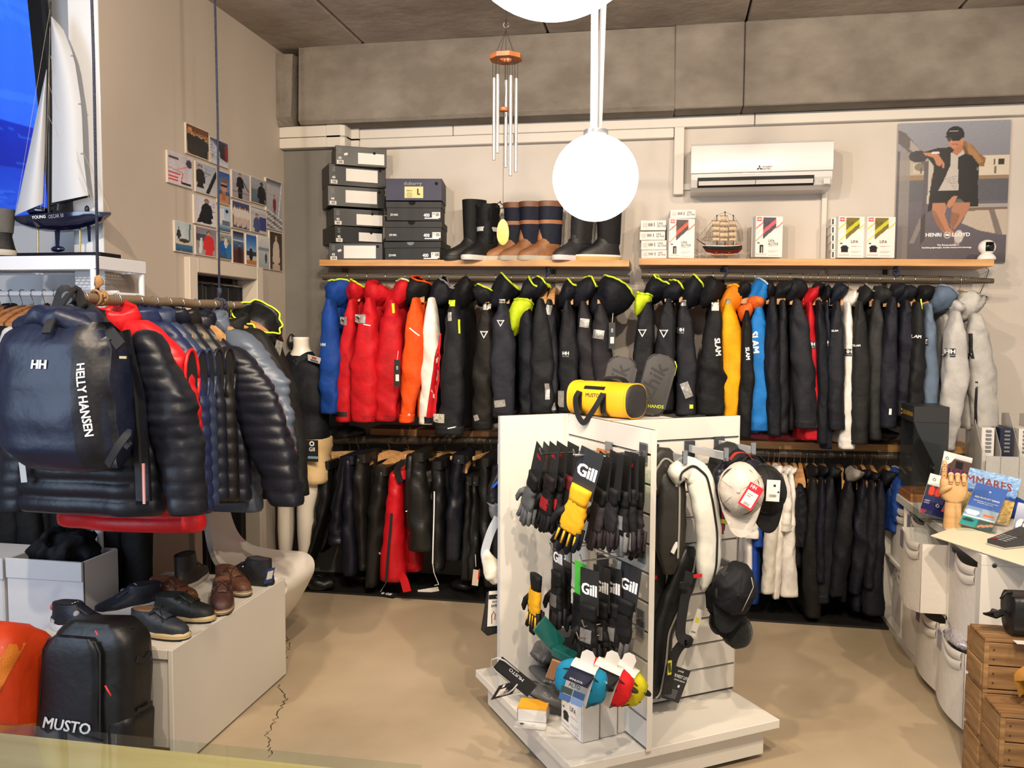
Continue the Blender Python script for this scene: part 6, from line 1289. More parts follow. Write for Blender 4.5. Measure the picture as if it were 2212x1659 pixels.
for i,(x,dx,lab)in enumerate(((1345,-.055,'dark grey padded case with black letters, left one behind the duffel'),(1408,.04,'dark grey padded case with lime stripe, right one in the acrylic stand'))):
 b=P((1322,1398)[i],892,Y=3.30);b[2]=ZT+.004;t=thing('padded_case',lab,'case',tuple(b),rz=.12,rx=-.10,ry=.20+.06*i);h=.225+.012*i
 put('body',xf(prism(rrect(.115,h,.038,6,0,h/2),.045,.012),frame((0,.02,0),(1,0,0),UP)),dg,t,smooth=.9)
 put('lettering',flat(text_geo('zhik',.085,.01),frame((-.012,-.0255,h*.56),(.25,0,1),(-1,0,.25))),INKK,t)
 if i:put('stripe',tube([(.046,-.022,h*.95),(.058,-.015,h*.88),(.060,-.012,h*.72)],.002,5),LIME,t,smooth=3.2);put('lettering',flat(text_geo('HANDS',.018),frame((.02,-.026,h*.16),(1,0,.2),(-.2,0,1))),LIME,t)
 #life vests on the right wall
def vest(label,rgb,pts,wds,out,zipc=None,group='life vests on the gondola arms',th=.026,name='life_vest'):
 q=np.array([onB(x,y,out+do)for x,y,do in pts]);t=thing(name,label,'life vest',tuple(q[len(q)//2]),group=group)
 k=(onB(1550,1100,out)-onB(1500,1100,out))@GU/50;m=shell_cloth(rgb)
 tg=np.gradient(q,axis=0);rings=[];s=np.linspace(0,1,len(q));tt=np.linspace(0,1,34)
 Q=np.stack([np.interp(tt,s,q[:,c])for c in range(3)],1);Q[1:-1]=(Q[:-2]+2*Q[1:-1]+Q[2:])/4;Wd=np.interp(tt,s,wds)*k/2;T=np.gradient(Q,axis=0)
 for i in range(34):
  d=unit(T[i]);a=unit(np.cross(d,GV));e=min(1,.35+6*min(tt[i],1-tt[i]));th_=np.arange(16)*2*PI/16;wob=1+.04*math.sin(i*1.7)
  c_,s_=np.cos(th_),np.sin(th_);c_=np.sign(c_)*abs(c_)**.7;s_=np.sign(s_)*abs(s_)**.8
  rings.append(Q[i]+(Wd[i]*e*wob*c_)[:,None]*a+(th*e*s_)[:,None]*GV)
 put('lobe',loft(rings),m,t,smooth=3.2,world=True)
 if zipc:put('zip',ribbon([p-GV*(th+.002)+unit(np.cross(unit(T[i]),GV))*Wd[i]*.25 for i,p in enumerate(Q)][2:-2],.008,-GV,.002),zipc,t,smooth=3.2,world=True)
 return t,Q
GZ=M('grey_zip',(150,148,140),.5)
def armbar(x0,y0,L):
 p=onB(x0,y0,0);put('display_arm',xf(bx(-.007,.007,-.014,.014,0,L,.001),frame(p,GU,UP)),M('clear_arm',(196,200,204),.12,metal=.5),GON,world=True);put('arm_end',xf(bx(-.010,.010,-.018,.030,L,L+.006,.001),frame(p,GU,UP)),CHROME,GON,world=True)
 put('arm_bracket',xf(bx(-.022,.022,-.035,.028,0,.01,.001),frame(p,GU,UP)),M('smoky_plate',(70,74,80),.15,metal=.3),GON,world=True)
for x0,y0,L in((1410,975,.20),(1488,968,.22),(1552,958,.20),(1536,1204,.18)):armbar(x0,y0,L)
v1,Q1=vest('dark grey life vest with silver zip nearest the panel edge',(48,46,42),[(1415,1075,0),(1412,1020,0),(1428,995,0),(1446,1010,0),(1452,1060,.02),(1450,1140,.02),(1445,1240,.02)],[44,56,52,54,52,58,62],.12,GZ)
vest('blue life vest half hidden behind the panel edge',(26,62,150),[(1398,1000,0),(1402,1080,0),(1404,1170,0)],[30,34,30],.03,None)
v2,Q2=vest('off white life vest with black zip curling over its arm',(222,222,212),[(1462,1045,0),(1464,1022,0),(1486,1008,0),(1510,1030,.01),(1522,1085,.02),(1532,1150,.02),(1530,1220,.02),(1518,1275,.02)],[30,40,42,50,50,48,46,26],.17,INKK,th=.03)
put('inner_strap',ribbon([onB(1462,1040,.16),onB(1466,1100,.16),onB(1470,1150,.16),onB(1452,1195,.17)],.016,-GV,.003),PAPER,v2,world=True)
put('red_pull',ribbon([onB(1498,1245,.21),onB(1516,1243,.21)],.012,-GV,.004),INKR,v2,world=True)
v3,Q3=vest('black life vest with yellow label hanging below the white one',(24,24,24),[(1490,1180,0),(1482,1230,0),(1460,1290,0),(1430,1360,0),(1424,1430,0),(1412,1490,0),(1400,1505,0)],[50,54,56,44,40,44,30],.09,GZ)
v4,Q4=vest('black life vest hanging straight behind the panel edge',(28,26,24),[(1428,1150,0),(1426,1230,0),(1422,1320,0),(1414,1400,0),(1402,1470,0)],[40,46,42,38,34],.05,GZ)
put('waist_belt',ribbon([onB(1490,1235,.16),onB(1478,1300,.18),onB(1470,1370,.19),onB(1488,1386,.20),onB(1470,1395,.18),onB(1452,1430,.16),onB(1440,1500,.14)],.040,-GV,.004),blkw,v3,smooth=.9,world=True)
put('buckle',xf(bx(-.02,.02,-.012,.012,0,.012,.002),frame(onB(1476,1262,.19),GU,UP)),BLACKP,v3,world=True)
put('yellow_label',xf(bx(-.008,.008,-.026,.026,0,.002),frame(onB(1446,1442,.175),GU,unit((-.1,-.1,1)))),M('label_lime',(206,204,60),.5),v3,world=True)
put('lettering',flat(text_geo('0000',.018,.02),frame(onB(1446,1442,.179),unit((.1,.1,-1)),GU),.001),INKK,v3,world=True)
put('red_toggle',ribbon([onB(1403,1248,.08),onB(1418,1247,.08)],.014,-GV,.006),INKR,v4,world=True)
def swing_card(label,p,w_,h,mat,r,u,lines,name='hang_card'):
 t=thing(name,label,'tag',tuple(p));m=frame(p,r,u);put('card',xf(bx(-w_/2,w_/2,-h/2,h/2,-.001,.001),m),mat,t,world=True)
 for s,size,x,y,mt in lines:put('lettering' if isinstance(s,str)else 'graphic',flat(text_geo(s,size,.01,.85)if isinstance(s,str)else s,m@TR((x,y,0)),.0015),mt,t,world=True)
 return t
swing_card('big black tilted hang card with white print at the foot of the vests',onB(1460,1478,.10),.085,.125,CARDB,unit(GU+UP*-.45),unit(UP+GU*.45),[('spinlock',.010,-.0,.05,INKW),('DECKVEST LITE',.016,0,.030,INKW),('170N AUTOMATIC LIFEJACKET',.006,0,.016,INKW),(quad(.009,.009,-.022,0),1,0,-.004,INKW),(quad(.009,.009,.014,0),1,0,-.004,INKW),(join(*[quad(.05,.002,0,-k*.0055)for k in range(6)]),1,-.006,-.022,M('grey_ink',(130,130,130),.6))])
swing_card('white and yellow printed card wedged between the black straps',onB(1504,1345,.15),.03,.10,PAPER,unit(GU-UP*.4),unit(UP+GU*.4),[(quad(.018,.018,0,.01),1,0,0,M('label_lime',(206,204,60),.5)),(quad(.022,.006,0,-.035),1,0,0,M('grey_ink',(130,130,130),.6))])
swing_card('cream product card reading over the dark vest, partly behind straps',onB(1424,1318,.025),.12,.045,M('cream_card',(224,205,180),.6),GU,UP,[('DECKVEST',.030,0,0,INKK),(quad(.12,.012,0,.028),1,0,0,INKK)])
swing_card('white hang card between the grey and white vests',onB(1452,1060,.07),.05,.05,PAPER,GU,UP,[('DECKVEST',.014,0,-.002,INKK),(quad(.05,.012,0,.019),1,0,0,M('label_lime',(206,204,60),.5))])
swing_card('white card behind the white vest near the slats',onB(1500,1200,.02),.05,.09,PAPER,GU,UP,[(quad(.03,.012,0,.01),1,0,0,INKK),(quad(.036,.004,0,-.02),1,0,0,INKK)])
vest('navy life vest with red edge squeezed beside the caps',(20,24,40),[(1562,1000,0),(1552,1050,0),(1545,1110,0),(1548,1160,0)],[24,30,36,30],.14,INKR)
put('yellow_tab',ribbon([onB(1556,1125,.19),onB(1572,1128,.19)],.014,-GV,.003),M('label_lime',(206,204,60),.5),GON.children[0]if False else v2,world=True)
#caps: crown towards +y, hanging by the strap, brim down
def cap(label,p,rz,rgb,rx=0.,ry=0.,sc=1.,soft=.0,seed=1,under=None,group='caps hanging on the gondola',brimL=.075,name='baseball_cap',brim=True):
 t=thing(name,label,'cap',tuple(p),rz=rz,rx=rx,ry=ry,group=group);m=cloth(rgb)
 def cr(u,v):
  a=(u-.5)*PI*1.02;b=v*PI/2;r=.082*sc
  return(r*math.sin(a)*math.cos(b)*1.02,-r*math.cos(a)*math.cos(b)*.0-(.078*sc)*math.sin(b)*(1-.0)*(math.cos(a)*.15+.85),r*1.12*-math.cos(a)*math.cos(b)+.0)
 th=np.linspace(0,2*PI,33)[:-1];rings=[]
 for b in np.linspace(0,PI/2*.985,12):
  k=math.cos(b)**.8;rings.append([(.082*sc*k*math.cos(a),-.092*sc*math.sin(b),.098*sc*k*math.sin(a))for a in th])
 g=rough(loft(rings,False,True),.004+soft,30,seed);put('crown',g,m,t,smooth=3.2)
 inn=[[(.080*sc*math.cos(a),-.001,.096*sc*math.sin(a))for a in th],[(.07*sc*math.cos(a),-.05*sc,.085*sc*math.sin(a))for a in th]];put('lining',loft(inn,False,True),M('cap_lining',(40,40,42),.8),t)
 for k in range(3):
  a=math.radians(90+60*k);put('seam',tube([(.0835*sc*math.cos(b)**.8*math.cos(a)*s,-.0935*sc*math.sin(b),.0995*sc*math.cos(b)**.8*math.sin(a)*s)for s in(1,-1)for b in(np.linspace(0,1.5,8)if s==1 else np.linspace(1.5,0,8))],.0009,4),m,t)
 put('button',ball((0,-.094*sc,0),.007,.004,.007,10,6),m,t,smooth=3.2)
 if brim:
  bl=brimL*sc
  g1=grid(14,6,lambda u,v:((.074*sc*(1-.22*v*v))*math.sin((u-.5)*PI),-.012-.020*math.cos((u-.5)*PI)*(1-.2*v)-.006*v,-.098*sc*math.cos((u-.5)*PI*.8)*.92-bl*v*math.cos((u-.5)*PI)**.6))
  n=len(g1[0]);g2=(g1[0]+np.array([0,.004,0]),[q[::-1]for q in g1[1]]);put('brim',join(g1,g2),m,t,smooth=3.2)
 return t
RZB=math.radians(34.1)
def BX(x,y,o_):return onB(x,y,o_)
c1_=cap('beige cap with red hang tag on the upper arm',BX(1600,1058,.28),RZB-.75,(190,182,172),ry=-.06,sc=.98,rx=-.1,seed=3)
c2_=cap('black cap with white hang tag behind the beige one',BX(1648,1055,.24),RZB-.35,(28,28,29),ry=-.10,sc=.95,seed=4)
for i in range(3):cap(['navy cap third from the front on the upper arm','black cap with red lined strap near the slats','charcoal cap nearest the slats'][i],BX(1612-22*i,1030-14*i,.18-.05*i),RZB-.3,((22,26,40),(26,24,25),(50,50,52))[i],sc=.85,seed=10+i)
for i,(x,y)in enumerate(((1598,985),(1625,990))):put('strap',ribbon([BX(x-22,y+8,.22),BX(x-8,y-6,.22),BX(x+12,y-6,.22),BX(x+26,y+8,.22)],.014,(0,0,1),.003),BLACKP if i else M('red_strap',(160,40,36),.6),c1_ if i==0 else c2_,world=True)
swing_card('red and white price tag on the beige cap',BX(1622,1072,.385),.052,.085,M('red_card',(206,36,50),.5),unit(np.array([.82,.1,-.48])),unit(np.array([.45,.1,.85])),[('HH',.018,-.008,.031,INKW),(quad(.040,.052,0,-.01),1,0,0,PAPER),(barcode(.022,.010,seed=3),1,.0,-.03,INKK),(join(quad(.02,.003,-.004,.004),quad(.014,.003,-.007,-.003)),1,0,0,M('grey_ink',(130,130,130),.6))],name='price_tag')
swing_card('white price tag with barcode on the black cap',BX(1670,1060,.34),.046,.075,PAPER,unit(np.array([1,.12,-.04])),UP,[(barcode(.026,.010,seed=4),1,0,-.018,INKK),(quad(.008,.008,.004,.018),1,0,0,INKK),(quad(.006,.006,.018,-.004),1,0,0,INKK)],name='price_tag')
c3_=cap('black cap with grey piping on the lower arm',BX(1585,1270,.26),RZB-.5,(24,25,30),sc=.95,seed=5,soft=.004,ry=.25)
put('piping',tube([(.03,-.07,.07),(.045,-.075,.04),(.035,-.09,0),(.03,-.08,-.05)],.0015,5),GZ,c3_,smooth=3.2)
cap('black cap with peak facing left behind the piped cap',BX(1560,1290,.20),RZB-.1,(22,22,26),sc=.85,seed=6,soft=.004)
t=lump('fleece_hat','black ribbed fleece hat hanging below the caps','hat',BX(1592,1400,.22),(.055,.05,.065),M('fleece',(14,14,15),.95,bump=.6,bscale=160,sheen=.2),seed=7,amp=.06)
t=lump('fleece_hat','smaller black fleece hat behind the ribbed one','hat',BX(1556,1372,.17),(.045,.04,.05),M('fleece',(14,14,15),.95,bump=.6,bscale=160,sheen=.2),seed=8,amp=.06)
#behind the left wing: white sling, grey vests, safety line pouch
def BK(x,y):return PL(x,y,gl(-.40,.22),GV)
q=[BK(x,y)for x,y in((1068,1125),(1052,1180),(1046,1205),(1052,1235),(1075,1252),(1096,1248),(1110,1225))]
t=thing('rescue_sling','white quilted rescue sling hanging left of the gondola wing','life belt',tuple(q[3]));wf=shell_cloth((214,206,190))
put('cushion',rough(limb([BK(1050,1200),BK(1062,1228),BK(1082,1240),BK(1110,1215)],[.02,.045,.05,.04],[.02,.03,.03,.02],unit(np.array([.5,.4,.75])),GV,k=20,amp=.05,seed=3),.005,40),wf,t,smooth=3.2,world=True)
put('strap',ribbon([BK(1076,1118),BK(1060,1150),BK(1048,1190),BK(1050,1212)],.034,-GV,.004),M('pale_webbing',(176,184,196),.6),t,world=True)
for i,x in enumerate((1074,1090)):
 q=[PL(a,b,gl(-.40,.27-.03*i),GV)for a,b in((x+8,1010),(x,1050),(x-2,1085),(x+4,1120))]
 t=thing('buoyancy_vest',['black and blue edged vest with grey skirt, left of two by the wing','black and blue edged vest with grey skirt close to the wing edge'][i],'life vest',tuple(q[1]))
 put('panel',limb(q[:3],[.02,.035,.035],[.025]*3,GU,GV,k=12,seed=i),shell_cloth(BKC),t,smooth=3.2,world=True)
 put('skirt',limb(q[2:],[.036,.03],[.027]*2,GU,GV,k=6,seed=i,capt=False),cloth((104,104,108)),t,smooth=3.2,world=True)
 put('edging',tube([q[1]-GV*.027+GU*-.03,q[1]-GV*.03+UP*.03,q[1]-GV*.027+GU*.03+UP*.04],.005,6),M('blue_edge',(24,84,206),.5),t,smooth=3.2,world=True)
p=BK(1072,1322);t=thing('safety_line_pouch','black pouch with white safety line card hanging left of the wing','pouch',tuple(p));m=frame(p,unit(GU+UP*-.05),UP)
put('pouch',xf(prism([(-.052,-.075),(-.03,-.095),(.03,-.085),(.055,-.06),(.045,.075),(-.035,.075)],.025,.004),m@TR((0,0,-.027))),M('black_mesh',(16,16,17),.6,bump=.5,bscale=300),t,world=True)
put('card',xf(bx(-.036,.05,-.055,.085,0,.0012),m),PAPER,t,world=True)
for s,sz,y,mt in(('spinlock',.010,.062,INKW),('PERFORMANCE',.0105,.042,M('grey_ink',(130,130,130),.6)),('SAFETY LINE',.0145,.026,INKK)):
 if mt==INKW:put('header_band',flat(quad(.086,.018,.007,.062),m,.0016),INKK,t,world=True)
 put('lettering',flat(text_geo(s,sz,.01,.8),m@TR((.008,y,0)),.0024),mt,t,world=True)
for x,c in((-.012,(110,60,40)),(.014,(30,30,32))):put('picture',flat(tube([(x-.006,-.045,0),(x-.008,-.01,0),(x,.004,0),(x+.008,-.01,0),(x+.006,-.03,0)],.002,4),m,.001),M('picture_ink',c,.6),t,world=True)
put('picture',flat(quad(.016,.014,.04,-.015),m,.0016),M('magenta_ink',(150,30,70),.6),t,world=True)
swing_card('white care label card peeking out above the wing',PL(1084,980,gl(-.40,.22),GV),.035,.08,PAPER,GU,UP,[(join(*[quad(.02,.002,0,.03-.008*k)for k in range(5)]),1,0,0,M('grey_ink',(130,130,130),.6))])
#bench with shoes, bags, mannequin, chair
BZ=.449
t=thing('bench','low white bench with laminate side carrying shoes','bench',(-1.98,3.09,0))
put('top_board',bx(-2.28,-1.712,2.65,3.53,BZ-.035,BZ,.002),LAMINATE,t,world=True)
put('side_panel',bx(-1.708,-1.69,2.645,3.535,.008,BZ+.003,.002),LAMINATE,t,world=True)
put('front_panel',bx(-2.27,-1.714,2.66,2.678,.09,BZ-.04,.002),LAMINATE,t,world=True);put('wooden_foot',bx(-2.0,-1.73,2.70,2.75,0,.09,.003),pine,t,world=True)
put('side_panel',bx(-2.28,-2.262,2.66,3.53,.008,BZ-.037),LAMINATE,t,world=True);put('back_panel',bx(-2.26,-1.72,3.50,3.518,.008,BZ-.037),LAMINATE,t,world=True)
def shoe(label,x,y,deg,up,sole,lining,kind='boat',lace=None,seed=0,hh=None,extra=None,h=.0):
 t=thing('shoe',label,'shoe',(x,y,BZ),rz=math.radians(deg),group='shoes on the white bench');um=M('shoe_upper',up,.55,var=.22,vscale=30,bump=.15,bscale=90)
 ss=1.25 if kind=='run' else 1.
 put('sole',loft(foot_rings((.0008,.010,.022*ss,.028*ss),(.0,.0,-.002,-.002),(.130,.136,.135,.130),(.042,.046,.046,.043))),M('shoe_sole',sole,.6),t,smooth=.7)
 if kind=='boat':put('sole_band',loft(foot_rings((.0175,.0225),(0,0),(.1368,.1366),(.0470,.0470)),False,False),M('sole_cream',(206,184,142),.6),t,smooth=.8);put('outsole',loft(foot_rings((.0006,.0095),(0,0),(.131,.1365),(.043,.0468)),True,False),M('outsole_dark',tuple(int(q*.4)for q in up),.7),t,smooth=.8)
 g=loft(foot_rings((.022*ss,.040*ss,.054,.068,.082,.094+h),(-.002,-.002,-.006,-.026,-.050,-.058),(.131,.129,.120,.096,.070,.060),(.044,.0455,.044,.041,.038,.036)),True,True)
 put('upper',rough(g,.002,50,seed),um,t,smooth=.9)
 put('lining',loft(foot_rings((.088+h,.0955+h),(-.060,-.060),(.046,.050),(.026,.029))),M('shoe_lining',lining,.8),t,smooth=.8)
 put('tongue',limb([(-.005,0,.098),(.02,0,.086),(.05,0,.070)],[.020,.022,.02],[.006]*3,(0,1,0),(.4,0,1),n=12,k=6,amp=.02,seed=seed),um,t,smooth=3.2)
 lm=cloth(lace or tuple(int(q*.6)for q in up))
 if kind=='boat':
  sm=[(-.002+.112*math.cos(a)*.9+.008,.034*math.sin(a),.0655-.012*math.cos(a))for a in np.linspace(-1.5,1.5,22)];put('seam',tube(sm,.0016,5),M('stitch',tuple(min(255,q+60)for q in up),.7),t,smooth=3.2)
 if kind in('boat','mid'):
  for i in range(3):
   x0=.002+.022*i;z0=.089-.009*i
   put('lace',tube([(x0,-.030,z0-.012),(x0+.004,-.015,z0+.004),(x0+.006,.0,z0+.006),(x0+.008,.015,z0+.004),(x0+.010,.030,z0-.012)],.0021,5),lm,t,smooth=3.2)
   for s in(-1,1):put('eyelet',xf(tube([(.0035*math.cos(a),.0035*math.sin(a),0)for a in np.linspace(0,2*PI,10)],.0011,4),frame((x0+.004,s*.0345,z0-.010),(1,0,-.3),(0,-s*.4,1))),CHROME,t)
  put('bow',join(tube([(.005,0,.098),(.0,.022,.108),(-.012,.038,.092),(.004,.02,.094),(.006,0,.098)],.0019,5),tube([(.005,0,.098),(.0,-.022,.108),(-.012,-.038,.090),(.004,-.02,.094),(.006,0,.098)],.0019,5),tube([(.006,0,.098),(.03,.02,.09),(.045,.04,.062)],.0018,5),tube([(.006,0,.098),(.03,-.02,.09),(.05,-.035,.066)],.0018,5)),lm,t,smooth=3.2)
 if kind=='run':
  put('dial',xf(lathe([(.011,0),(.012,.004),(.010,.008)],16),TR((.012,-.030,.078),rx=1.0)),M('dial_grey',(150,152,156),.4),t,smooth=.7)
  for i in range(4):put('lace',tube([(.0+.02*i,-.03,.076-.006*i),(.012+.02*i,0,.088-.007*i),(.0+.02*i,.03,.076-.006*i)],.0014,4),lm,t)
  put('lettering',flat(text_geo('HH',.022,.04),frame((-.018,0,.104),(0,-1,0),(-.5,0,.9)),.004),INKW,t);put('lettering',xf(text_geo('HH',.022,.04),frame((-.092,-.040,.042),(1,-.5,0),(0,.25,1))),INKW,t)
  put('heel_tab',ball((-.117,0,.085),.012,.022,.016,12,8),M('tab_red',(206,70,44),.6)if extra else um,t,smooth=3.2)
 return t
shoe('navy trainer with thick white sole and red heel tab, behind the black backpack',-2.13,2.755,-6,(20,24,38),(222,222,226),(26,26,30),'run',seed=1,extra=1,h=.012)
shoe('dark navy trainer with dial, behind the white soled one',-2.09,2.985,232,(24,30,46),(206,208,214),(24,26,34),'run',seed=2,h=.012)
t=shoe('brown boat shoe with orange tag, toe to the right',-1.99,3.13,-14,(92,54,34),(70,44,30),(110,66,40),seed=3,lace=(70,40,26));put('orange_tag',xf(bx(-.014,.014,-.03,.03,0,.001),frame((-.06,-.048,.075),(1,-.2,0),(0,-.2,1))),M('orange_card',(214,84,30),.6),t)
shoe('dark mid boot seen from behind at the back left of the shoes',-2.06,3.38,96,(36,32,30),(170,160,148),(30,28,28),'mid',seed=4,h=.055)
shoe('brown leather boat shoe behind the front facing brown one',-1.83,3.32,-34,(88,54,36),(130,112,90),(76,46,30),seed=5,lace=(66,40,28))
shoe('dark brown boat shoe pointing at the viewer with tan lining',-1.765,3.12,-62,(72,44,36),(128,110,90),(112,72,50),seed=6,lace=(56,32,26))
t=shoe('black sneaker with blue price tag at the far bench corner',-1.82,3.45,166,(26,26,28),(24,24,25),(52,50,52),'mid',seed=7,h=.02)
put('price_tag',xf(bx(-.022,.022,-.036,.036,0,.001),frame((-.14,.03,.055),unit((.2,1,0)),(-.3,.1,1))),M('blue_card',(26,56,120),.5),t);put('tag_label',xf(quad(.03,.04),frame((-.1418,.03,.058),unit((-.2,-1,0)),(-.3,.1,1))),PAPER,t)
shoe('black boat shoe with green stitching and cream sole edge',-1.835,2.955,-4,(26,28,26),(196,172,128),(20,22,22),seed=8,lace=(22,40,30))
shoe('slate blue boat shoe with tan lining at the near bench corner',-1.825,2.775,-9,(40,46,56),(206,184,142),(150,112,76),seed=9,lace=(24,26,32))
#black backpack leaning on the bench
t=thing('backpack','black and navy backpack with white letters leaning on the white bench','backpack',(-1.885,2.50,0),rx=math.radians(-5),rz=.02)
def slab(w0,w1,d,z0,z1,r,n=36,y0=0.,bulge=.01):
 rings=[]
 for i in range(n):
  k=i/(n-1);z=z0+(z1-z0)*k;e=1-.28*max(0,(k-.86)/.14)**2-.10*max(0,(.08-k)/.08);w_=(w0+(w1-w0)*k)*(1-.30*max(0,(k-.88)/.12)**2)
  rings.append([(x*1.,y0+y,z)for x,y in rrect(w_,d*e,min(r,d*e*.45),5)])
 return loft(rings)
navf=shell_cloth((20,23,31));blf=shell_cloth((19,19,20))
put('body',rough(slab(.33,.30,.17,.02,.585,.05),.004,14,2),blf,t,smooth=.9)
fp_=put('front_panel',rough(slab(.235,.205,.06,.03,.545,.028,y0=-.085),.003,14,5),navf,t,smooth=.9);fp_.location=(-.045,0,0)
put('front_zip',tube([(-.045+x,-.098,z)for x,z in[(.118,.05),(.112,.25),(.104,.50),(.085,.535),(0,.545),(-.085,.535),(-.104,.5),(-.112,.25),(-.118,.05)]],.004,6),INKK,t,smooth=3.2)
put('side_pocket',rough(slab(.10,.10,.175,.03,.30,.04),.003,20,7),blf,t,smooth=.9).location=(.115,0,0)
put('pocket_band',ribbon([(.165,-.04,.302),(.1665,0,.298),(.165,.04,.302)],.012,(1,0,0),.004),INKK,t)
put('strap',ribbon([(.156,-.04,.47),(.1575,0,.455),(.156,.04,.47)],.02,(1,0,0),.004),blkw,t)
for z,x,y in((.565,.02,-.07),(.40,.088,-.108)):put('zip_pull',tube([(x,y,z),(x+.012,y-.004,z-.012),(x+.024,y-.003,z-.03)],.0032,5),M('red_cord',(222,60,44),.6),t,smooth=3.2)
put('top_zip',tube([(-.12,-.04,.575),(-.05,-.06,.582),(.05,-.06,.582),(.13,-.02,.57)],.0035,5),INKK,t,smooth=3.2)
put('lettering',flat(text_geo('MUSTO',.052,.018,1.0,.15),frame((-.041,-.1195,.262),unit((1,0,-.06)),UP)),M('silver_letters',(206,208,212),.4),t)
#orange duffel
t=thing('duffel_bag','big orange duffel bag with amber webbing at the left edge','bag',(-2.20,2.42,0));orm=M('orange_tarpaulin',(206,62,18),.5,var=.08,vscale=8,bump=.4,bscale=14,coat=.02)
put('body',rough(rough(loft([[(-.30+.42*k,.17*e*math.copysign(abs(math.cos(a))**.8,math.cos(a)),.30+.285*e*math.copysign(abs(math.sin(a))**.8,math.sin(a)))for a in np.linspace(0,2*PI,33)[:-1]]for k,e in((0,.8),(.1,.96),(.3,1.),(.6,1.),(.85,.99),(.94,.95),(1,.82),(1.02,.5))]),.016,9,3),.005,34,5),orm,t,smooth=3.2)
amb=M('amber_webbing',(206,116,24),.6,bump=.4,bscale=260)
ob_=t.children[0];nd_=unit(np.array([.55,-.8,.15]));rd_=unit(np.cross(UP,nd_))
for(cx,cy,cz),w_,L_,a_ in(((.02,-.16,.33),.05,.46,-24),((.10,-.12,.43),.045,.26,62),((.13,-.10,.14),.045,.22,70)):
 a_=math.radians(a_);r_v=rd_*math.cos(a_)+UP*math.sin(a_);u_v=np.cross(nd_,r_v);put('strap',onto(ob_,patch(L_,w_,24,3),frame((cx,cy,cz),r_v,u_v),.006),amb,t,smooth=3.2)
 #white storage box, dark garments above
t=thing('storage_box','tall white fabric storage box left of the bench, filled with dark cloth','storage box',(-2.40,3.0,0));wfab=M('white_fabric',(206,206,208),.7,bump=.15,bscale=30)
for g in(bx(-2.56,-2.225,2.895,2.905,0.002,.665),bx(-2.235,-2.225,2.90,3.12,.002,.665),bx(-2.56,-2.55,2.90,3.12,.002,.665),bx(-2.56,-2.225,3.11,3.12,.002,.665),bx(-2.55,-2.235,2.905,3.11,.002,.02)):put('side',g,wfab,t,world=True)
put('fold_band',rough(bx(-2.563,-2.223,2.889,2.897,.59,.668,.002),.003,20),wfab,t,world=True)
lump('folded_garment','dark cloth heaped in the tall white storage box','clothing',(-2.39,3.01,.56),(.14,.085,.09),cloth((18,20,28)),seed=11)
t=thing('storage_box','second white fabric storage box cut by the left frame edge','storage box',(-2.75,3.0,0));put('body',bx(-2.90,-2.575,2.89,3.12,.002,.66,.006),wfab,t,world=True);put('fold_band',bx(-2.903,-2.572,2.884,2.892,.58,.665,.002),wfab,t,world=True)
for i,(x0,x1,yb,Yc)in enumerate(((-.4,90,1235,3.22),(60,170,1225,3.26),(215,322,1250,3.16),(0,0,0,0))):
 if x1==0:continue
 a,b=P(x0,1150,Y=Yc),P(x1,1150,Y=Yc);zb=P(x0,yb,Y=Yc)[2];c=(a+b)/2
 t=thing('long_garment',['black trousers at the far left behind the quilted jackets','black trousers hanging over the white storage box','black trousers hanging right of the white rack leg'][i],'trousers',(c[0],Yc,1.25),group='dark garments below the quilted jackets')
 hw=(b-a)[0]/2
 for s in(-1,1):put('leg',limb([(c[0]+s*hw*.5,Yc,1.22),(c[0]+s*hw*.5,Yc,.95),(c[0]+s*hw*.52,Yc,max(.46,zb-(.16 if i==2 else 0)))],[hw*.5,hw*.55,hw*.5],[.04]*3,LUX,LUY,seed=i*3+s+2,k=14),cloth((15,15,17)),t,smooth=3.2,world=True)
 put('waistband',bx(c[0]-hw,c[0]+hw,Yc-.03,Yc+.03,1.20,1.27,.01),cloth((15,15,17)),t,world=True)
 #white rack with mesh shelf
t=thing('garment_rack','white metal rack with mesh shelf carrying the model yacht','clothes rack',(-2.7,3.27,0));rw=M('rack_white',(214,216,222),.35)
RX0,RX1,RY0,RY1,RZ=-3.1,-2.30,3.11,3.43,1.868
for g in(bx(RX0,RX1,RY0-.012,RY0,RZ-.055,RZ),bx(RX0,RX1,RY1,RY1+.012,RZ-.055,RZ),bx(RX1,RX1+.012,RY0-.012,RY1+.012,RZ-.055,RZ,.003),bx(RX0-.012,RX0,RY0-.012,RY1+.012,RZ-.055,RZ)):put('shelf_frame',g,rw,t,world=True)
for x in(RX0,RX1-.004):
 for y in(RY0,RY1):put('post',cyl((x,y,0),(x,y,RZ-.01),.013,n=14),rw,t,smooth=.9,world=True)
put('end_bar',cyl((RX1-.004,RY0,1.715),(RX1-.004,RY1,1.715),.012,n=12),rw,t,smooth=.9,world=True);put('hanging_bar',cyl((RX0,3.26,1.722),(RX1,3.26,1.722),.012,n=12),rw,t,smooth=.9,world=True)
lat=[]
for i in range(34):x=RX0+(RX1-RX0)*i/33;lat.append(bx(x-.0012,x+.0012,RY0,RY1,RZ-.048,RZ-.044))
for i in range(16):y=RY0+(RY1-RY0)*i/15;lat.append(bx(RX0,RX1,y-.0012,y+.0012,RZ-.046,RZ-.042))
o=put('mesh_deck',join(*lat),rw,t,world=True);o['kind']='stuff'
for i in range(8):
 x=RX1-.30-.055*i;hanger((x,3.26,1.722),-LUY,.2,label=('first','second','third','fourth','fifth','sixth','seventh','eighth')[i]+' wooden hanger on the white rack counted from the hanging pole',group='hangers of the white rack',mat=wood((176,120,70),(140,92,50)),rad=.017)
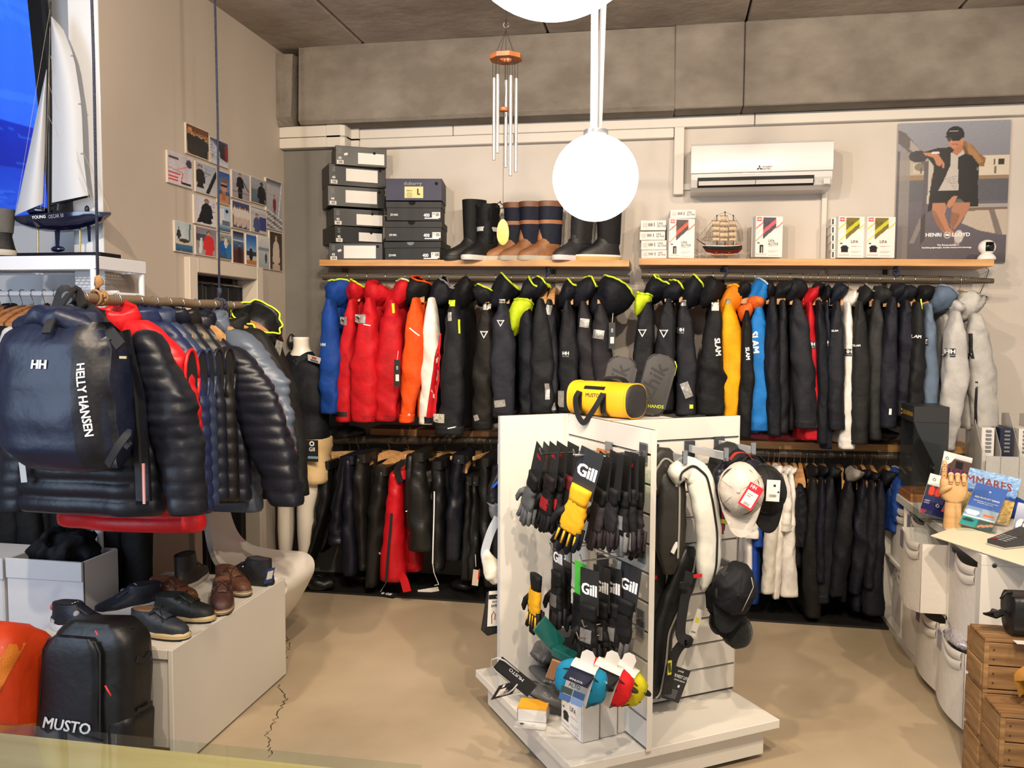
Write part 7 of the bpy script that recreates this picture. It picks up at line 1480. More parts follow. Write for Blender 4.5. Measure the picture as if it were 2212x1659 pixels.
for i,(c,w_,lab)in enumerate((((176,176,178),2.615,'light grey jacket on the white rack nearest the hanging pole'),((24,24,26),2.68,'black jacket on the white rack, second from the hanging pole'),((150,152,158),2.76,'pale grey jacket at the left frame edge on the white rack'),((20,24,36),2.84,'navy jacket on the white rack, fourth from the hanging pole'))):
 t=thing('jacket',lab,'jacket',(-w_,3.26,1.722),group='jackets on the white rack');zt=1.63 if i<3 else 1.60
 put('body',torso((-w_,3.26,1.7),-LUY,LUX,zt,1.0,.21,.034,seed=i+130),cloth(c),t,smooth=3.2,world=True)
 put('sleeve',limb([(-w_,3.04,zt-.07),(-w_-.01,3.0,1.4),(-w_-.015,2.99,1.2),(-w_-.01,3.0,1.02)],[.03,.055,.055,.045],[.05]*4,LUX,LUY,seed=i+140,amp=.06),cloth(c),t,smooth=3.2,world=True);put('collar',bowl((0,0,-.10),.05,.06,.045,(0,-.2,1),seed=i)[0],cloth(c),t,smooth=3.2)
 #model yacht
YB_=3.25;t=thing('model_yacht','model sailing yacht with dark blue hull and white sails on the mesh shelf','model ship',tuple(P(125,550,Y=YB_)))
yp=lambda x,y,d=0.:P(x,y,Y=YB_+d);hb_=M('hull_navy',(14,20,48),.12,coat=.8);gw=M('sail_white',(184,187,194),.55,bump=.06,bscale=30)
st=[(32,470,475,.004),(45,466,486,.03),(70,463,495,.052),(100,460,500,.066),(135,458,502,.07),(170,457,499,.066),(200,457,490,.056),(222,458,480,.048),(240,459,465,.036)]
put('hull',loft([[yp(x,yt,-w_),yp(x,yt+(yb-yt)*.45,-w_*.95),yp(x,yt+(yb-yt)*.85,-w_*.5),yp(x,yb),yp(x,yt+(yb-yt)*.85,w_*.5),yp(x,yt+(yb-yt)*.45,w_*.95),yp(x,yt,w_),yp(x,yt-2,0)]for x,yt,yb,w_ in st]),hb_,t,smooth=.9,world=True)
put('cabin',rough(limb([yp(70,458),yp(85,454),yp(105,456)],[.012,.02,.01],[.03,.04,.03],UP,LUY,k=10,amp=.01),.001),hb_,t,smooth=3.2,world=True)
bk_=M('carbon_black',(18,18,20),.35)
put('mast',tube([yp(106,462),yp(107,200),yp(109,3)],[.009,.008,.005],10,flat=.7),bk_,t,smooth=.9,world=True);put('boom',tube([yp(110,443),yp(192,423)],.006,8),bk_,t,smooth=.9,world=True);put('boom_vang',tube([yp(126,455),yp(128,440)],.011,8),bk_,t,smooth=.9,world=True);put('wheel_post',ball(yp(188,452),.01,.01,.016,10,8),bk_,t,smooth=3.2,world=True)
put('fin_keel',loft([[yp(x0,y,-d),yp(x1,y,-d),yp(x1,y,d),yp(x0,y,d)]for x0,x1,y,d in((118,130,500,.005),(120,128,532,.004))]),hb_,t,world=True);put('keel_bulb',ball(yp(125,538),.033,.014,.013,18,12),hb_,t,smooth=3.2,world=True);put('rudder',loft([[yp(x0,y,-.004),yp(x1,y,-.004),yp(x1,y,.004),yp(x0,y,.004)]for x0,x1,y in((188,196,488),(190,196,522))]),hb_,t,world=True)
def sailg(luff,leech,nv=14,nu=8,bel=.03):
 L,E=np.array(luff,float),np.array(leech,float);s=np.linspace(0,1,len(L));s2=np.linspace(0,1,len(E))
 f=lambda A,q,v:(np.interp(v,q,A[:,0]),np.interp(v,q,A[:,1]))
 def pt(u,v):a,b=f(L,s,v),f(E,s2,v);return yp(a[0]*(1-u)+b[0]*u,a[1]*(1-u)+b[1]*u,-bel*math.sin(PI*u)-.012)
 g=grid(nu,nv,pt);return join(g,(g[0]+np.array([0,.0012,0]),[q[::-1]for q in g[1]]))
ms_=put('mainsail',sailg([(112,438),(113,240),(110,36)],[(190,422),(180,340),(176,230),(160,125),(136,62),(112,36)]),gw,t,smooth=3.2,world=True);put('jib',sailg([(33,465),(68,300),(100,150)],[(92,440),(98,300),(101,150)]),gw,t,smooth=3.2,world=True)
for a,b in(((113,140),(158,118)),((117,246),(176,222)),((120,350),(180,330))):put('batten',tube([yp(*a,-.018),yp(*b,-.02)],.0022,5),M('batten_grey',(160,164,172),.6),ms_,world=True)
put('rigging',join(*[tube([yp(*a,-.03),yp(*b,-.03)],.0007,4)for a,b in(((109,120),(192,425)),((104,180),(206,450)),((104,250),(200,445)),((108,20),(32,466)),((101,150),(88,455)),((180,330),(236,455)),((108,60),(96,455)))]),M('thread_pale',(170,160,140),.8),t,world=True)
put('lettering',flat(text_geo('YOUNG',.018,.012),frame(yp(84,469,-.078),unit((1,0,.05)),UP),.001),INKW,t,world=True);put('lettering',flat(text_geo('OSCAR 50',.022,0.,.72),frame(yp(121,467,-.082),unit((1,0,.07)),UP),.001),M('silver_ink',(150,150,160),.5),t,world=True)
for x in(82,173):put('stand_rod',cyl(yp(x,548),yp(x,497),.0042,n=10),M('brass_rod',(190,170,120),.25,metal=.9),t,smooth=.9,world=True)
a,b=yp(58,552),yp(236,552);put('stand_base',bx(a[0],b[0],YB_-.06,YB_+.08,RZ+.001,RZ+.022,.002),M('base_black',(14,16,26),.2),t,world=True)
t=boot('grey laced boot with black cords cut by the left frame edge on the mesh shelf',(P(-12,545,Y=3.22)[0],3.22,RZ+.012),math.radians(215),.20,(30,30,32),(96,94,90),group=None)
put('boot_base',bx(-.12,.22,-.08,.08,-.0115,.0,.002),M('base_black',(14,16,26),.2),t)
for k in range(4):put('lace',tube([(.05,.03,.09+.03*k),(.062,.0,.10+.03*k),(.04,-.045,.11+.03*k),(.01,-.058,.10+.03*k)],.003,5),BLACKP,t,smooth=3.2)
#backlit sea picture
pc4=[P(-260,-300,Y=3.70),P(66,-30,Y=3.70),P(116,470,Y=3.70),P(-260,470,Y=3.70)]
t=thing('sea_picture','huge backlit blue sea picture with black slanted edge behind the model yacht','picture',tuple(pc4[3]))
cv=Canvas(90,130,(40,90,220));cv.grad(0,.62,(50,116,236),(38,92,224));cv.grad(.62,.80,(10,40,170),(8,30,150));cv.grad(.80,1.,(16,52,180),(30,80,200));r_=random.Random(5)
for k in range(60):x,y=r_.random(),.62+.38*r_.random();cv.line(x,y,x+.12,y+r_.uniform(-.01,.012),.01*r_.random()+.004,(14,46,176)if k%2 else(46,104,222),.5)
for k in range(14):x,y=r_.random(),.6*r_.random();cv.line(x,y,x+.4,y-.04,.05,(70,136,240),.25)
g=grid(89,129,lambda u,v:(pc4[0]*(1-u)+pc4[1]*u)*(1-v)+(pc4[3]*(1-u)+pc4[2]*u)*v);pmat=bpy.data.materials.new('backlit_print');pmat.use_nodes=True;nt_=pmat.node_tree;bb_=nt_.nodes['Principled BSDF'];va=nt_.nodes.new('ShaderNodeVertexColor');va.layer_name='ink';nt_.links.new(va.outputs[0],bb_.inputs['Base Color']);nt_.links.new(va.outputs[0],bb_.inputs['Emission Color']);bb_.inputs['Emission Strength'].default_value=.55
o=put('printed_picture',g,pmat,t,world=True);at=o.data.color_attributes.new('ink','FLOAT_COLOR','POINT');c_=lin(cv.a.reshape(-1,3));at.data.foreach_set('color',np.concatenate([c_,np.ones((len(c_),1))],1).astype(np.float32).ravel())
put('light_box',loft([[q+LUY*.006 for q in pc4],[q+LUY*.05 for q in pc4]]),BLACKP,t,world=True);put('frame_edge',ribbon([pc4[1]-LUY*.01+LUX*.03,pc4[2]-LUY*.01+LUX*.03],.07,(0,-1,0),.03),BLACKP,t,world=True)
#mannequin
mwh=M('mannequin_white',(228,220,206),.35);MX,MY=-2.145,4.715
t=thing('mannequin','headless white mannequin wearing a dark polo and beige shorts','mannequin',(MX,MY,0))
def lm_(p,a,b,**k):return limb([np.array(q)+np.array([MX,MY,0])for q in p],a,b,LUX,LUY,n=20,amp=0.,sq=2.,**k)
body=join(lm_([(0,.02,1.526),(0,.025,1.46),(0,.03,1.42),(0,.03,1.36),(0,.02,1.22),(0,.02,1.05),(0,.02,.92),(0,.03,.80)],[.047,.046,.075,.15,.145,.115,.145,.15],[.05,.05,.06,.085,.095,.08,.10,.10],k=30,capt=False),lm_([(.075,.0,.86),(.055,-.02,.62),(.035,-.02,.50),(.03,.0,.36),(.012,.02,.12),(.005,.025,.055)],[.085,.062,.05,.052,.030,.032],[.09,.07,.055,.058,.035,.042],k=30),lm_([(-.085,.05,.86),(-.12,.08,.60),(-.145,.10,.48),(-.155,.12,.34),(-.17,.13,.12),(-.175,.13,.055)],[.085,.062,.05,.052,.030,.032],[.09,.07,.055,.058,.035,.042],k=30),*[limb([np.array(q)+np.array([MX+dx,MY+dy,0])for q in((0,.045,.045),(.0,-.02,.05),(.0,-.08,.03),(.0,-.125,.016))],[.028,.034,.04,.03],[.045,.035,.022,.012],LUX,UP,n=16,amp=0.,k=14,sq=2.)for dx,dy in((.003,.02),(-.178,.125))],*[ball((MX+dx+.003+.014*j-.028,MY+dy-.13+.006*abs(j-1.2),.012),.0075,.016,.010,10,8)for dx,dy in((.003,.02),(-.178,.125))for j in range(5)])
put('body',body,mwh,t,smooth=3.2,world=True)
pol=cloth((19,22,31))
put('polo_shirt',rough(limb([np.array(q)+np.array([MX,MY,0])for q in((0,.03,1.415),(0,.03,1.37),(0,.02,1.22),(0,.02,1.05),(0,.02,.925))],[.085,.165,.17,.155,.165],[.07,.10,.11,.105,.115],LUX,LUY,n=28,k=24,amp=.025,seed=4,capt=False),.004,12),pol,t,smooth=3.2,world=True)
for s in(-1,1):put('sleeve',limb([(MX+s*.14,MY+.03,1.37),(MX+s*.185,MY+.03,1.30),(MX+s*.205,MY+.03,1.18)],[.05,.055,.06],[.06,.07,.07],LUX,LUY,n=18,k=12,amp=.03,seed=3),pol,t,smooth=3.2,world=True)
put('collar',ribbon([(MX-.075,MY+.03,1.425),(MX-.06,MY-.035,1.42),(MX,MY-.07,1.375)],.035,(-.3,-1,.3),.006),pol,t,world=True);put('collar',ribbon([(MX+.075,MY+.03,1.425),(MX+.06,MY-.035,1.42),(MX,MY-.07,1.375)],.035,(.3,-1,.3),.006),pol,t,world=True)
sh=M('beige_cotton',(206,176,128),.7,bump=.2,bscale=60);put('shorts',rough(join(limb([(MX+.07,MY+.015,.93),(MX+.065,MY+.01,.82),(MX+.07,MY,.672)],[.10,.105,.115],[.12,.12,.12],LUX,LUY,n=22,k=14,amp=.03,seed=8,capt=False),limb([(MX-.07,MY+.02,.93),(MX-.10,MY+.05,.82),(MX-.125,MY+.08,.672)],[.10,.105,.11],[.12,.12,.12],LUX,LUY,n=22,k=14,amp=.03,seed=9,capt=False)),.003,30),sh,t,smooth=3.2,world=True)
m=frame(P(635,838,Y=4.60),(1,0,0),UP);put('flag_badge',flat(quad(.032,.022),m),PAPER,t,world=True);put('flag_red',flat(quad(.032,.011,0,-.0055),m,.0012),INKR,t,world=True);put('flag_blue',flat(quad(.011,.011,-.0105,.0055),m,.0012),M('flag_navy',(26,44,110),.5),t,world=True)
swing_card('white and red product tag lying on the mannequin shoulder',P(679,776,Y=4.62),.085,.04,PAPER,unit((1,-.1,-.25)),unit((.3,-.3,.5)),[(quad(.03,.014,0,.008),1,0,0,INKR),('HH',.012,0,.008,INKW),(quad(.05,.012,0,-.010),1,0,0,M('sea_ink',(90,104,120),.5))])
swing_card('black hang tag with round white logo on the beige shorts',P(674,974,Y=4.57),.075,.125,CARDB,LUX,UP,[('Gill',.032,0,.008,INKW),(G(*prism([(.015*math.cos(a),.015*math.sin(a))for a in np.linspace(0,2*PI,20)[:-1]],.0003)),1,0,.042,INKW),(G(*prism([(.008*math.cos(a),.008*math.sin(a))for a in np.linspace(0,2*PI,16)[:-1]],.0008)),1,0,.042,INKK),(quad(.075,.014,0,-.038),1,0,0,M('blue_grey_ink',(120,150,165),.5))])
lump('camera_bracket','small black bracket on the grey pillar above the mannequin','bracket',P(630,738,Y=5.075)-UP*.05,(.02,.025,.05),BLACKP,seed=3)
#white moulded chair
prof=[(-2.20,1.0,.10,3.80),(-2.19,.80,.10,3.80),(-2.17,.64,.105,3.80),(-2.12,.52,.13,3.78),(-2.03,.465,.17,3.74),(-1.90,.45,.20,3.71),(-1.78,.45,.205,3.70),(-1.72,.435,.18,3.70),(-1.70,.40,.15,3.70),(-1.72,.35,.15,3.70),(-1.80,.22,.15,3.72),(-1.92,.08,.17,3.74),(-2.02,.0,.2,3.74)]
pp_=np.array(prof);sx=spl(pp_[:,[0,1,2]]);sy=spl(pp_[:,[3,0,1]])[:,0];tg=np.gradient(sx[:,:2],axis=0);rings=[]
for(x,z,hw),y,d in zip(sx,sy,tg):
 n=np.array([-d[1],d[0]])/(np.linalg.norm(d)+1e-9)*.014;rings.append([(x+n[0]*s,y+hw*q,z+n[1]*s+(.008 if abs(q)==1 else 0))for s,q in((1,-1),(1,-.6),(1,.6),(1,1),(-1,1),(-1,.6),(-1,-.6),(-1,-1))])
o=put('moulded_chair',loft(rings),M('chair_white',(226,220,210),.3),smooth=.9);tag(o,'white one piece moulded plastic chair behind the bench','chair')
#foreground counter
t=thing('shop_counter','pale wooden counter top under glass in the foreground','counter',(-1.1,.7,.0));put('wooden_top',bx(-1.75,-.437,.3,1.146,.90,.9352,.002),M('wood_pale',(236,206,150),.5,var=.2,vscale=1.4,stretch=(2,26,26),col2=(222,186,126),detail=6.),t,world=True)
put('glass_sheet',bx(-1.75,-.343,.3,1.158,.936,.946,.001),thin_glass('green_glass',(244,250,247),.02),t,world=True);put('front_panel',bx(-1.74,-.46,.32,1.11,.0,.899),LAMINATE,t,world=True)
for x in(-1.7,):put('spacer',bx(x-.01,x+.01,1.10,1.12,.9353,.9359),M('clear_spacer',(200,210,205),.1),t,world=True)
#cabinet with fabric bins, counter goods, crates
CX,CY0,CY1,CZ=1.17,3.423,4.892,.742
t=thing('cube_cabinet','white cube cabinet with eight fabric bins along the right','cabinet',(1.365,4.157,0));lam=LAMINATE
for nm,g in(('top_board',bx(CX,1.56,CY0,CY1,CZ-.04,CZ,.002)),('base_board',bx(CX,1.56,CY0,CY1,.0,.04,.002)),('end_panel',bx(CX,1.56,CY0,CY0+.04,.04,CZ-.04)),('end_panel',bx(CX,1.56,CY1-.04,CY1,.04,CZ-.04)),('shelf_board',bx(CX+.003,1.55,CY0+.04,CY1-.04,.363,.379)),('back_panel',bx(1.545,1.555,CY0+.04,CY1-.04,.04,CZ-.04))):put(nm,g,lam,t,world=True)
pit=(CY1-CY0-.08+.016)/4
for i in(1,2,3):y=CY0+.04+pit*i-.016;put('divider',bx(CX+.003,1.55,y,y+.016,.04,CZ-.04),lam,t,world=True)
put('bolt',xf(lathe([(.009,0),(.009,.002),(.005,.003)],16),frame((1.215,CY0,.705),(1,0,0),UP)),STEEL,t,world=True)
fab=M('bin_fabric',(214,208,200),.75,bump=.2,bscale=40)
def bin_(col,row,pull,label,sag=.02,stuffed=False):
 y0=CY0+.04+pit*(3-col)+.006;y1=y0+pit-.028;z0=(.042,.381)[row];z1=z0+.30;x=CX+.02-pull
 b=thing('storage_bin',label,'storage bin',(x,(y0+y1)/2,z0),group='fabric bins of the white cabinet')
 f=grid(12,12,lambda u,v:(x-.018*math.sin(PI*u)*(1-.4*v)*(1 if pull>0 else.5),y1+(y0-y1)*u,z0+.001+(z1-z0)*v-(sag*math.sin(PI*u)*(1-v)if pull>.0 and row==1 else 0)-(.022*math.sin(PI*u)*v**6)))
 put('front',f,fab,b,smooth=3.2,world=True)
 for yy in(y0,y1):put('side',bx(x+.002,x+.34,yy-.002,yy+.002,z0+.001,z1-.002),fab,b,world=True)
 put('bottom',bx(x+.004,x+.34,y0+.002,y1-.002,z0+.001,z0+.005),fab,b,world=True)
 put('back',bx(x+.338,x+.342,y0,y1,z0+.001,z1),fab,b,world=True)
 for k in range(2):put('handle_fold',grid(12,4,lambda u,v:(x-.006-.005*math.sin(PI*v)-.012*math.sin(PI*u),y1-.085+(y0-y1+.10)*u,z1-.002-.034*k-.034*v-(.012+.010*k)*math.sin(PI*u))),fab,b,smooth=3.2,world=True)
 put('label_holder',bx(x-.010,x-.007,y1-.075,y1-.02,z1-.085,z1-.008),M('label_plastic',(140,138,158),.15,coat=.5),b,world=True)
 if stuffed:g=rough(ball((x+.05,(y0+y1)/2,z1+.0),.07,.12,.035,24,14),.016,50,4);put('plastic_film',g,M('silver_film',(186,180,186),.15,metal=.3,bump=.8,bscale=60),b,smooth=3.2,world=True)
names=['farthest','second','third','nearest']
for c in range(4):
 bin_(c,1,(-.01,0.,.12,.015)[c],'white fabric bin, %s of the upper row%s'%(names[c],', pulled far out' if c==2 else ''),sag=.02)
 bin_(c,0,(-.03,.01,.04,.05)[c],'white fabric bin, %s of the lower row%s'%(names[c],', stuffed with plastic film' if c==3 else ''),stuffed=c==3)
t=thing('display_case','dark tool display case with clear front and wooden base on the cabinet','display case',(1.26,4.545,CZ));X0,X1,Y0,Y1=1.18,1.342,4.424,4.668;sm=M('case_graphite',(40,40,42),.45)
put('wooden_base',bx(X0-.002,X1,Y0,Y1,CZ+.001,CZ+.04,.002),wood((160,106,62),(128,80,44)),t,world=True);put('header',bx(X0,X1,Y0,Y1,1.135,1.215,.002),sm,t,world=True);put('back_panel',bx(X1-.02,X1,Y0,Y1,CZ+.04,1.135),sm,t,world=True)
put('side_panel',bx(X0+.004,X1-.02,Y1-.004,Y1,CZ+.04,1.135),sm,t,world=True)
for y in(Y0,):put('side_panel',xf(prism([(X1-.02,CZ+.04),(X1-.02,1.135),(X0+.003,1.135),(X0+.02,1.09),(X1-.06,.93),(X1-.05,CZ+.04)],.004),frame((0,y+.004,0),(1,0,0),UP)),sm,t,world=True)
put('clear_front',bx(X0,X0+.003,Y0+.002,Y1-.002,CZ+.041,1.134),GLASS,t,world=True);put('clear_side',bx(X0+.004,X1-.022,Y0-.003,Y0-.0005,CZ+.041,1.13),GLASS,t,world=True)
put('lettering',flat(text_geo('LEATHERMAN',.030,.012,.95),frame((X0,4.53,1.172),(0,-1,0),UP)),M('gold_ink',(206,160,50),.5),t,world=True);put('emblem',flat(tube([(.012*math.cos(a),.014*math.sin(a),0)for a in np.linspace(.4,6.0,14)],.002,4),frame((X0,4.645,1.172),(0,-1,0),UP),.002),M('gold_ink',(206,160,50),.5),t,world=True)
for y,z in((4.5,.97),(4.47,.90),(4.56,.90),(4.5,.84)):put('tool',rough(bx(X1-.035,X1-.021,y-.035,y+.035,z-.008,z+.008,.003),.002,60),CHROME,t,world=True)
def sheet(label,TL,TR,BL,Yp,pic,th=.005,name='brochure',cat='brochure',lean=.10,txt=(),wh=(28,38)):
 a,b,c=P(*TL,Y=Yp+lean),P(*TR,Y=Yp+lean),P(*BL,Y=Yp);r,u=b-a,a-c;n=unit(np.cross(r,u))
 t=thing(name,label,cat,tuple(c));q=[c,c+r,c+r+u,c+u];put('pages',loft([q,[p-n*th for p in q]][::-1]),PAPER,t,world=True)
 cv=Canvas(*wh,(240,240,240));pic(cv);g=grid(wh[0]-1,wh[1]-1,lambda x,y:a+r*x-u*y+n*.0008);g=(g[0],[f[::-1]for f in g[1]])
 o=put('printed_cover',g,print_mat(),t,world=True);at=o.data.color_attributes.new('ink','FLOAT_COLOR','POINT');k=lin(cv.a.reshape(-1,3));at.data.foreach_set('color',np.concatenate([k,np.ones((len(k),1))],1).astype(np.float32).ravel())
 L=np.linalg.norm(r)
 for s,size,x,y,col,*sq in txt:put('lettering',flat(text_geo(s,size*L,.012,sq[0]if sq else 1.),frame(c+r*x+u*y,r,u),.0018),col,t,world=True)
 return t
def pic_store(c):c.grad(0,.75,(230,228,226),(60,54,70));c.rect(.2,.15,1,.78,(84,64,60));c.rect(.45,.22,.7,.42,(24,24,26));[c.rect(.2+.05*k,.45,.235+.05*k,.75,(40+100*(k%3==0),36,60+30*(k%2)))for k in range(15)];c.rect(0,.78,1,1,(30,40,96));c.poly([(0,0),(.5,0),(.3,.3),(0,.5)],(228,226,222))
def pic_navy(c):c.rect(0,0,1,.3,(226,222,218));c.rect(0,.3,1,.55,(40,40,60));[c.ell(.25+.25*k,.42,.11,.12,(212,60,36))for k in range(3)];c.rect(0,.55,1,1,(30,36,90));[c.rect(.08,.6+.06*k,.3,.615+.06*k,(200,200,210),.7)for k in range(5)];c.poly([(0,.9),(.25,.9),(.2,1),(0,1)],(220,60,90),.7)
def pic_red(c):c.rect(0,0,1,1,(214,52,38));c.rect(0,0,1,.06,(230,226,220))
def pic_mares(c):c.grad(0,.45,(150,186,226),(110,150,206));c.rect(0,.42,1,.5,(40,80,150));c.grad(.5,1,(206,170,90),(150,130,90));c.speck(18,3)
def pic_range(c):c.rect(0,0,1,.55,(62,96,170));c.rect(0,.55,.49,.77,(120,150,190));c.ell(.25,.68,.2,.06,(230,230,232));c.rect(.51,.55,1,.77,(150,170,186));c.ell(.75,.68,.2,.03,(210,110,60));c.rect(0,.78,.49,1,(40,150,150));c.ell(.22,.86,.18,.04,(30,60,60));c.rect(.51,.78,1,1,(70,84,84));c.line(.55,.95,.95,.86,.07,(206,150,110));c.rect(0,.545,1,.555,(240,240,240));c.rect(.485,.55,.51,1,(240,240,240));c.rect(0,.77,1,.785,(240,240,240))
def pic_photo(c):c.grad(0,1,(196,200,216),(90,100,130));c.ell(.4,.7,.3,.2,(206,206,214));c.line(.6,.2,.4,.8,.05,(60,66,90))
O_=M('ring_ink',(30,32,60),.6)
sheet('brochure with a photo of a clothes shop, rear of the holder',(2040,974),(2101,990),(2026,1046),4.10,pic_store,txt=(('Ò',.16,.14,.80,O_),))
sheet('navy and white brochure with red vests on its cover',(2010,1022),(2062,1036),(1986,1106),4.00,pic_navy,txt=(('Ò',.18,.22,.86,O_),('Ò',.2,.62,.25,INKW)))
sheet('plain red flyer partly behind the wooden hand',(2060,1052),(2104,1062),(2034,1104),3.95,pic_red,lean=.06)
sheet('boating magazine with large brown title behind the blue brochure',(2096,1010),(2206,1035),(2066,1110),3.94,pic_mares,name='magazine',cat='magazine',txt=(('MARES',.25,.52,.76,M('title_brown',(132,50,36),.5),.95),('M',.25,.06,.76,M('title_brown',(132,50,36),.5)),('Náutica',.08,.3,.58,INKW)))
sheet('blue product brochure with four boat pictures in clear holder',(2110,1042),(2178,1060),(2072,1130),3.84,pic_range,txt=(('2025 PRODUCT RANGE',.078,.5,.68,INKW,.95),('INFLATABLE BOATS - RIB - INFLATABLE KAYAKS',.036,.5,.60,INKW),('SUP BOARDS - SEA SCOOTERS',.036,.5,.56,INKW),('o',.12,.5,.86,INKW)))
sheet('grey blue photo card cut by the right frame edge',(2200,1085),(2240,1095),(2186,1150),3.72,pic_photo,lean=.05)
def holder(label,tl,tr,bl,Yp,h):
 a,b,c=P(*tl,Y=Yp),P(*tr,Y=Yp),P(*bl,Y=Yp);r=b-a;r[2]=0;w_=np.linalg.norm(r);t=thing('acrylic_holder',label,'brochure holder',(a[0],Yp,CZ),rz=math.atan2(r[1],r[0]))
 put('front_lip',bx(0,w_,-.012,-.009,.002,h*.35,.0005),GLASS,t);put('back_plate',xf(bx(0,w_,0,.003,0,h),TR((0,.06,.002),rx=-.25)),GLASS,t);put('base_plate',bx(0,w_,-.012,.07,.0,.003),GLASS,t)
 for x in(-.004,w_+.001):put('side_plate',xf(prism([(-.012,.002),(.07,.002),(.09,h*.8),(.06,h*.8),(-.012,h*.35)],.003),frame((x,0,0),(0,1,0),UP)),GLASS,t)
holder('clear acrylic brochure holder beside the tool display case',(1985,1090),(2055,1105),(1985,1110),3.97,.16);holder('clear acrylic holder under the blue brochure',(2070,1120),(2150,1140),(2070,1140),3.81,.17)
t=thing('wooden_hand','jointed wooden hand model pointing one finger up','hand model',(1.203,3.875,CZ),rz=-.25);wd_=M('wood_hand',(220,178,124),.4,var=.15,vscale=2,stretch=(3,3,14),col2=(204,156,102))
put('wrist',loft([[(a*.040*k,b*.030*k,z)for a,b in[(math.cos(q),math.sin(q))for q in np.linspace(0,2*PI,25)[:-1]]]for z,k in((.0005,.92),(.05,.86),(.10,.80),(.112,.78))]),wd_,t,smooth=.8)
put('palm',loft([[(w_*math.copysign(abs(math.cos(q))**.7,math.cos(q)),d*math.copysign(abs(math.sin(q))**.8,math.sin(q)),z)for q in np.linspace(0,2*PI,29)[:-1]]for z,w_,d in((.113,.026,.022),(.125,.042,.028),(.15,.052,.031),(.185,.054,.030),(.205,.053,.025),(.212,.050,.020))]),wd_,t,smooth=.9)
fx=(-.038,-.013,.012,.036)
put('finger',join(cyl((fx[0],0,.210),(fx[0],0,.240),.0115,.011,14),cyl((fx[0],0,.242),(fx[0],0,.262),.0108,.010,14),tube([(fx[0],0,.264),(fx[0],0,.282),(fx[0],0,.290)],[.0098,.009,.004],14)),wd_,t,smooth=.8,label='raised wooden index finger')
for x,k in zip(fx[1:],(1.,.96,.88)):put('finger',join(tube([(x,.0,.212),(x,-.006,.226),(x,-.018,.232)],[.0115*k,.0118*k,.011*k],14),tube([(x,-.022,.230),(x,-.036,.216),(x,-.036,.206)],[.0105*k,.010*k,.009*k],14),ball((x,-.030,.200),.009*k,.009*k,.010*k,12,8)),wd_,t,smooth=.8)
put('thumb',tube([(-.045,-.012,.155),(-.040,-.034,.170),(-.022,-.040,.182),(-.010,-.040,.186)],[.0125,.0125,.011,.006],14),wd_,t,smooth=.8)
for x,z,y in((fx[0],.272,-.0102),(fx[0],.252,-.0106),(fx[0],.226,-.0116),*[(x,.222,-.024)for x in fx[1:]]):put('joint_pin',ball((x,y,z),.0022,.0014,.0022,8,6),M('pin_dark',(90,60,34),.6),t)
q=[P(*p,Z=CZ+.004)for p in((2010,1158),(2075,1136),(2240,1185),(2240,1232),(2127,1196))]
o=put('desk_pad',loft([q,[p+UP*.003 for p in q]]),M('cream_paper',(226,218,190),.6));tag(o,'cream paper desk pad sticking out over the cabinet edge','desk pad')
t=thing('card_terminal','dark grey card payment terminal with keypad on the desk pad','card terminal',(1.325,3.57,CZ+.008),rz=-1.05);tm=M('terminal_grey',(52,52,54),.45)
put('body',loft([[(-.04,-.08,z0),(.04,-.08,z0),(.04,-.02,z0+.012*k),(.04,.09,z0+.038*k),(-.04,.09,z0+.038*k),(-.04,-.02,z0+.012*k)]for z0,k in((.001,0),(.022,1))]),tm,t,smooth=.3)
put('base_rim',bx(-.042,.042,-.082,.092,.0,.006,.002),M('terminal_light',(170,164,156),.5),t)
sl=lambda x,y:(x,y,.0225+.012*(y+.08)/.06 if y<-.02 else.0345+.026*(y+.02)/.11)
put('screen',G([sl(-.032,.0),sl(.032,.0),sl(.032,.075),sl(-.032,.075)],[(0,1,2,3)]),M('screen_dark',(38,38,42),.15),t)
for i in range(4):
 for j in range(3):p=sl(-.022+.022*j,-.012-.016*i);put('key',bx(p[0]-.007,p[0]+.007,p[1]-.005,p[1]+.005,p[2],p[2]+.002),M('key_pale',(150,150,150),.5)if(i,j)!=(3,0)else INKR,t)
t=thing('magazine_file','white wire mesh magazine file with documents at the right edge','file holder',(1.75,4.6,CZ));a,b=P(2130,1000,Y=4.55),P(2250,1000,Y=4.55)
mz=M('wire_mesh',(206,204,200),.5,bump=.8,bscale=400);put('front_panel',bx(a[0],b[0],4.55,4.554,CZ,P(2130,985,Y=4.55)[2]),mz,t,world=True)
for k in range(4):
 x=a[0]-.02+.085*k;put('side_panel',xf(prism([(4.55,CZ),(4.80,CZ),(4.80,1.16),(4.70,1.17),(4.55,.99)],.003),frame((x,0,0),(0,1,0),UP)),M('smoke_acrylic',(196,192,186),.1,alpha=.55),t,world=True)
 if k<3:put('document',bx(x+.012,x+.07,4.60,4.78,CZ+.002,1.10),(PAPER,M('folder_navy',(26,34,60),.5),PAPER)[k],t,world=True);put('binding',join(*[bx(x+.03,x+.055,4.592,4.6,.98+.02*j,.99+.02*j)for j in range(6)]),M('binding_grey',(120,120,124),.4),t,world=True)
t=thing('side_desk','white side desk behind the cabinet carrying the magazine file','desk',(1.83,4.6,0));put('desk_top',bx(1.562,2.1,4.3,4.9,CZ-.03,CZ-.001),LAMINATE,t,world=True)
for x in(1.57,2.06):put('desk_leg',bx(x,x+.03,4.32,4.88,.001,CZ-.031),LAMINATE,t,world=True)
for i,(x,y,c,lab)in enumerate(((2190,1095,(30,70,160),'blue hat lying at the right frame edge of the cabinet top'),(2165,1100,(40,40,44),'dark hat lying behind the blue brochure'))):lump('flattened_hat',lab,'hat',P(x,y+25,Y=4.15+.1*i)*np.array([1,1,0])+UP*(CZ+.001),(.07,.07,.045),cloth(c),seed=20+i,amp=.08)
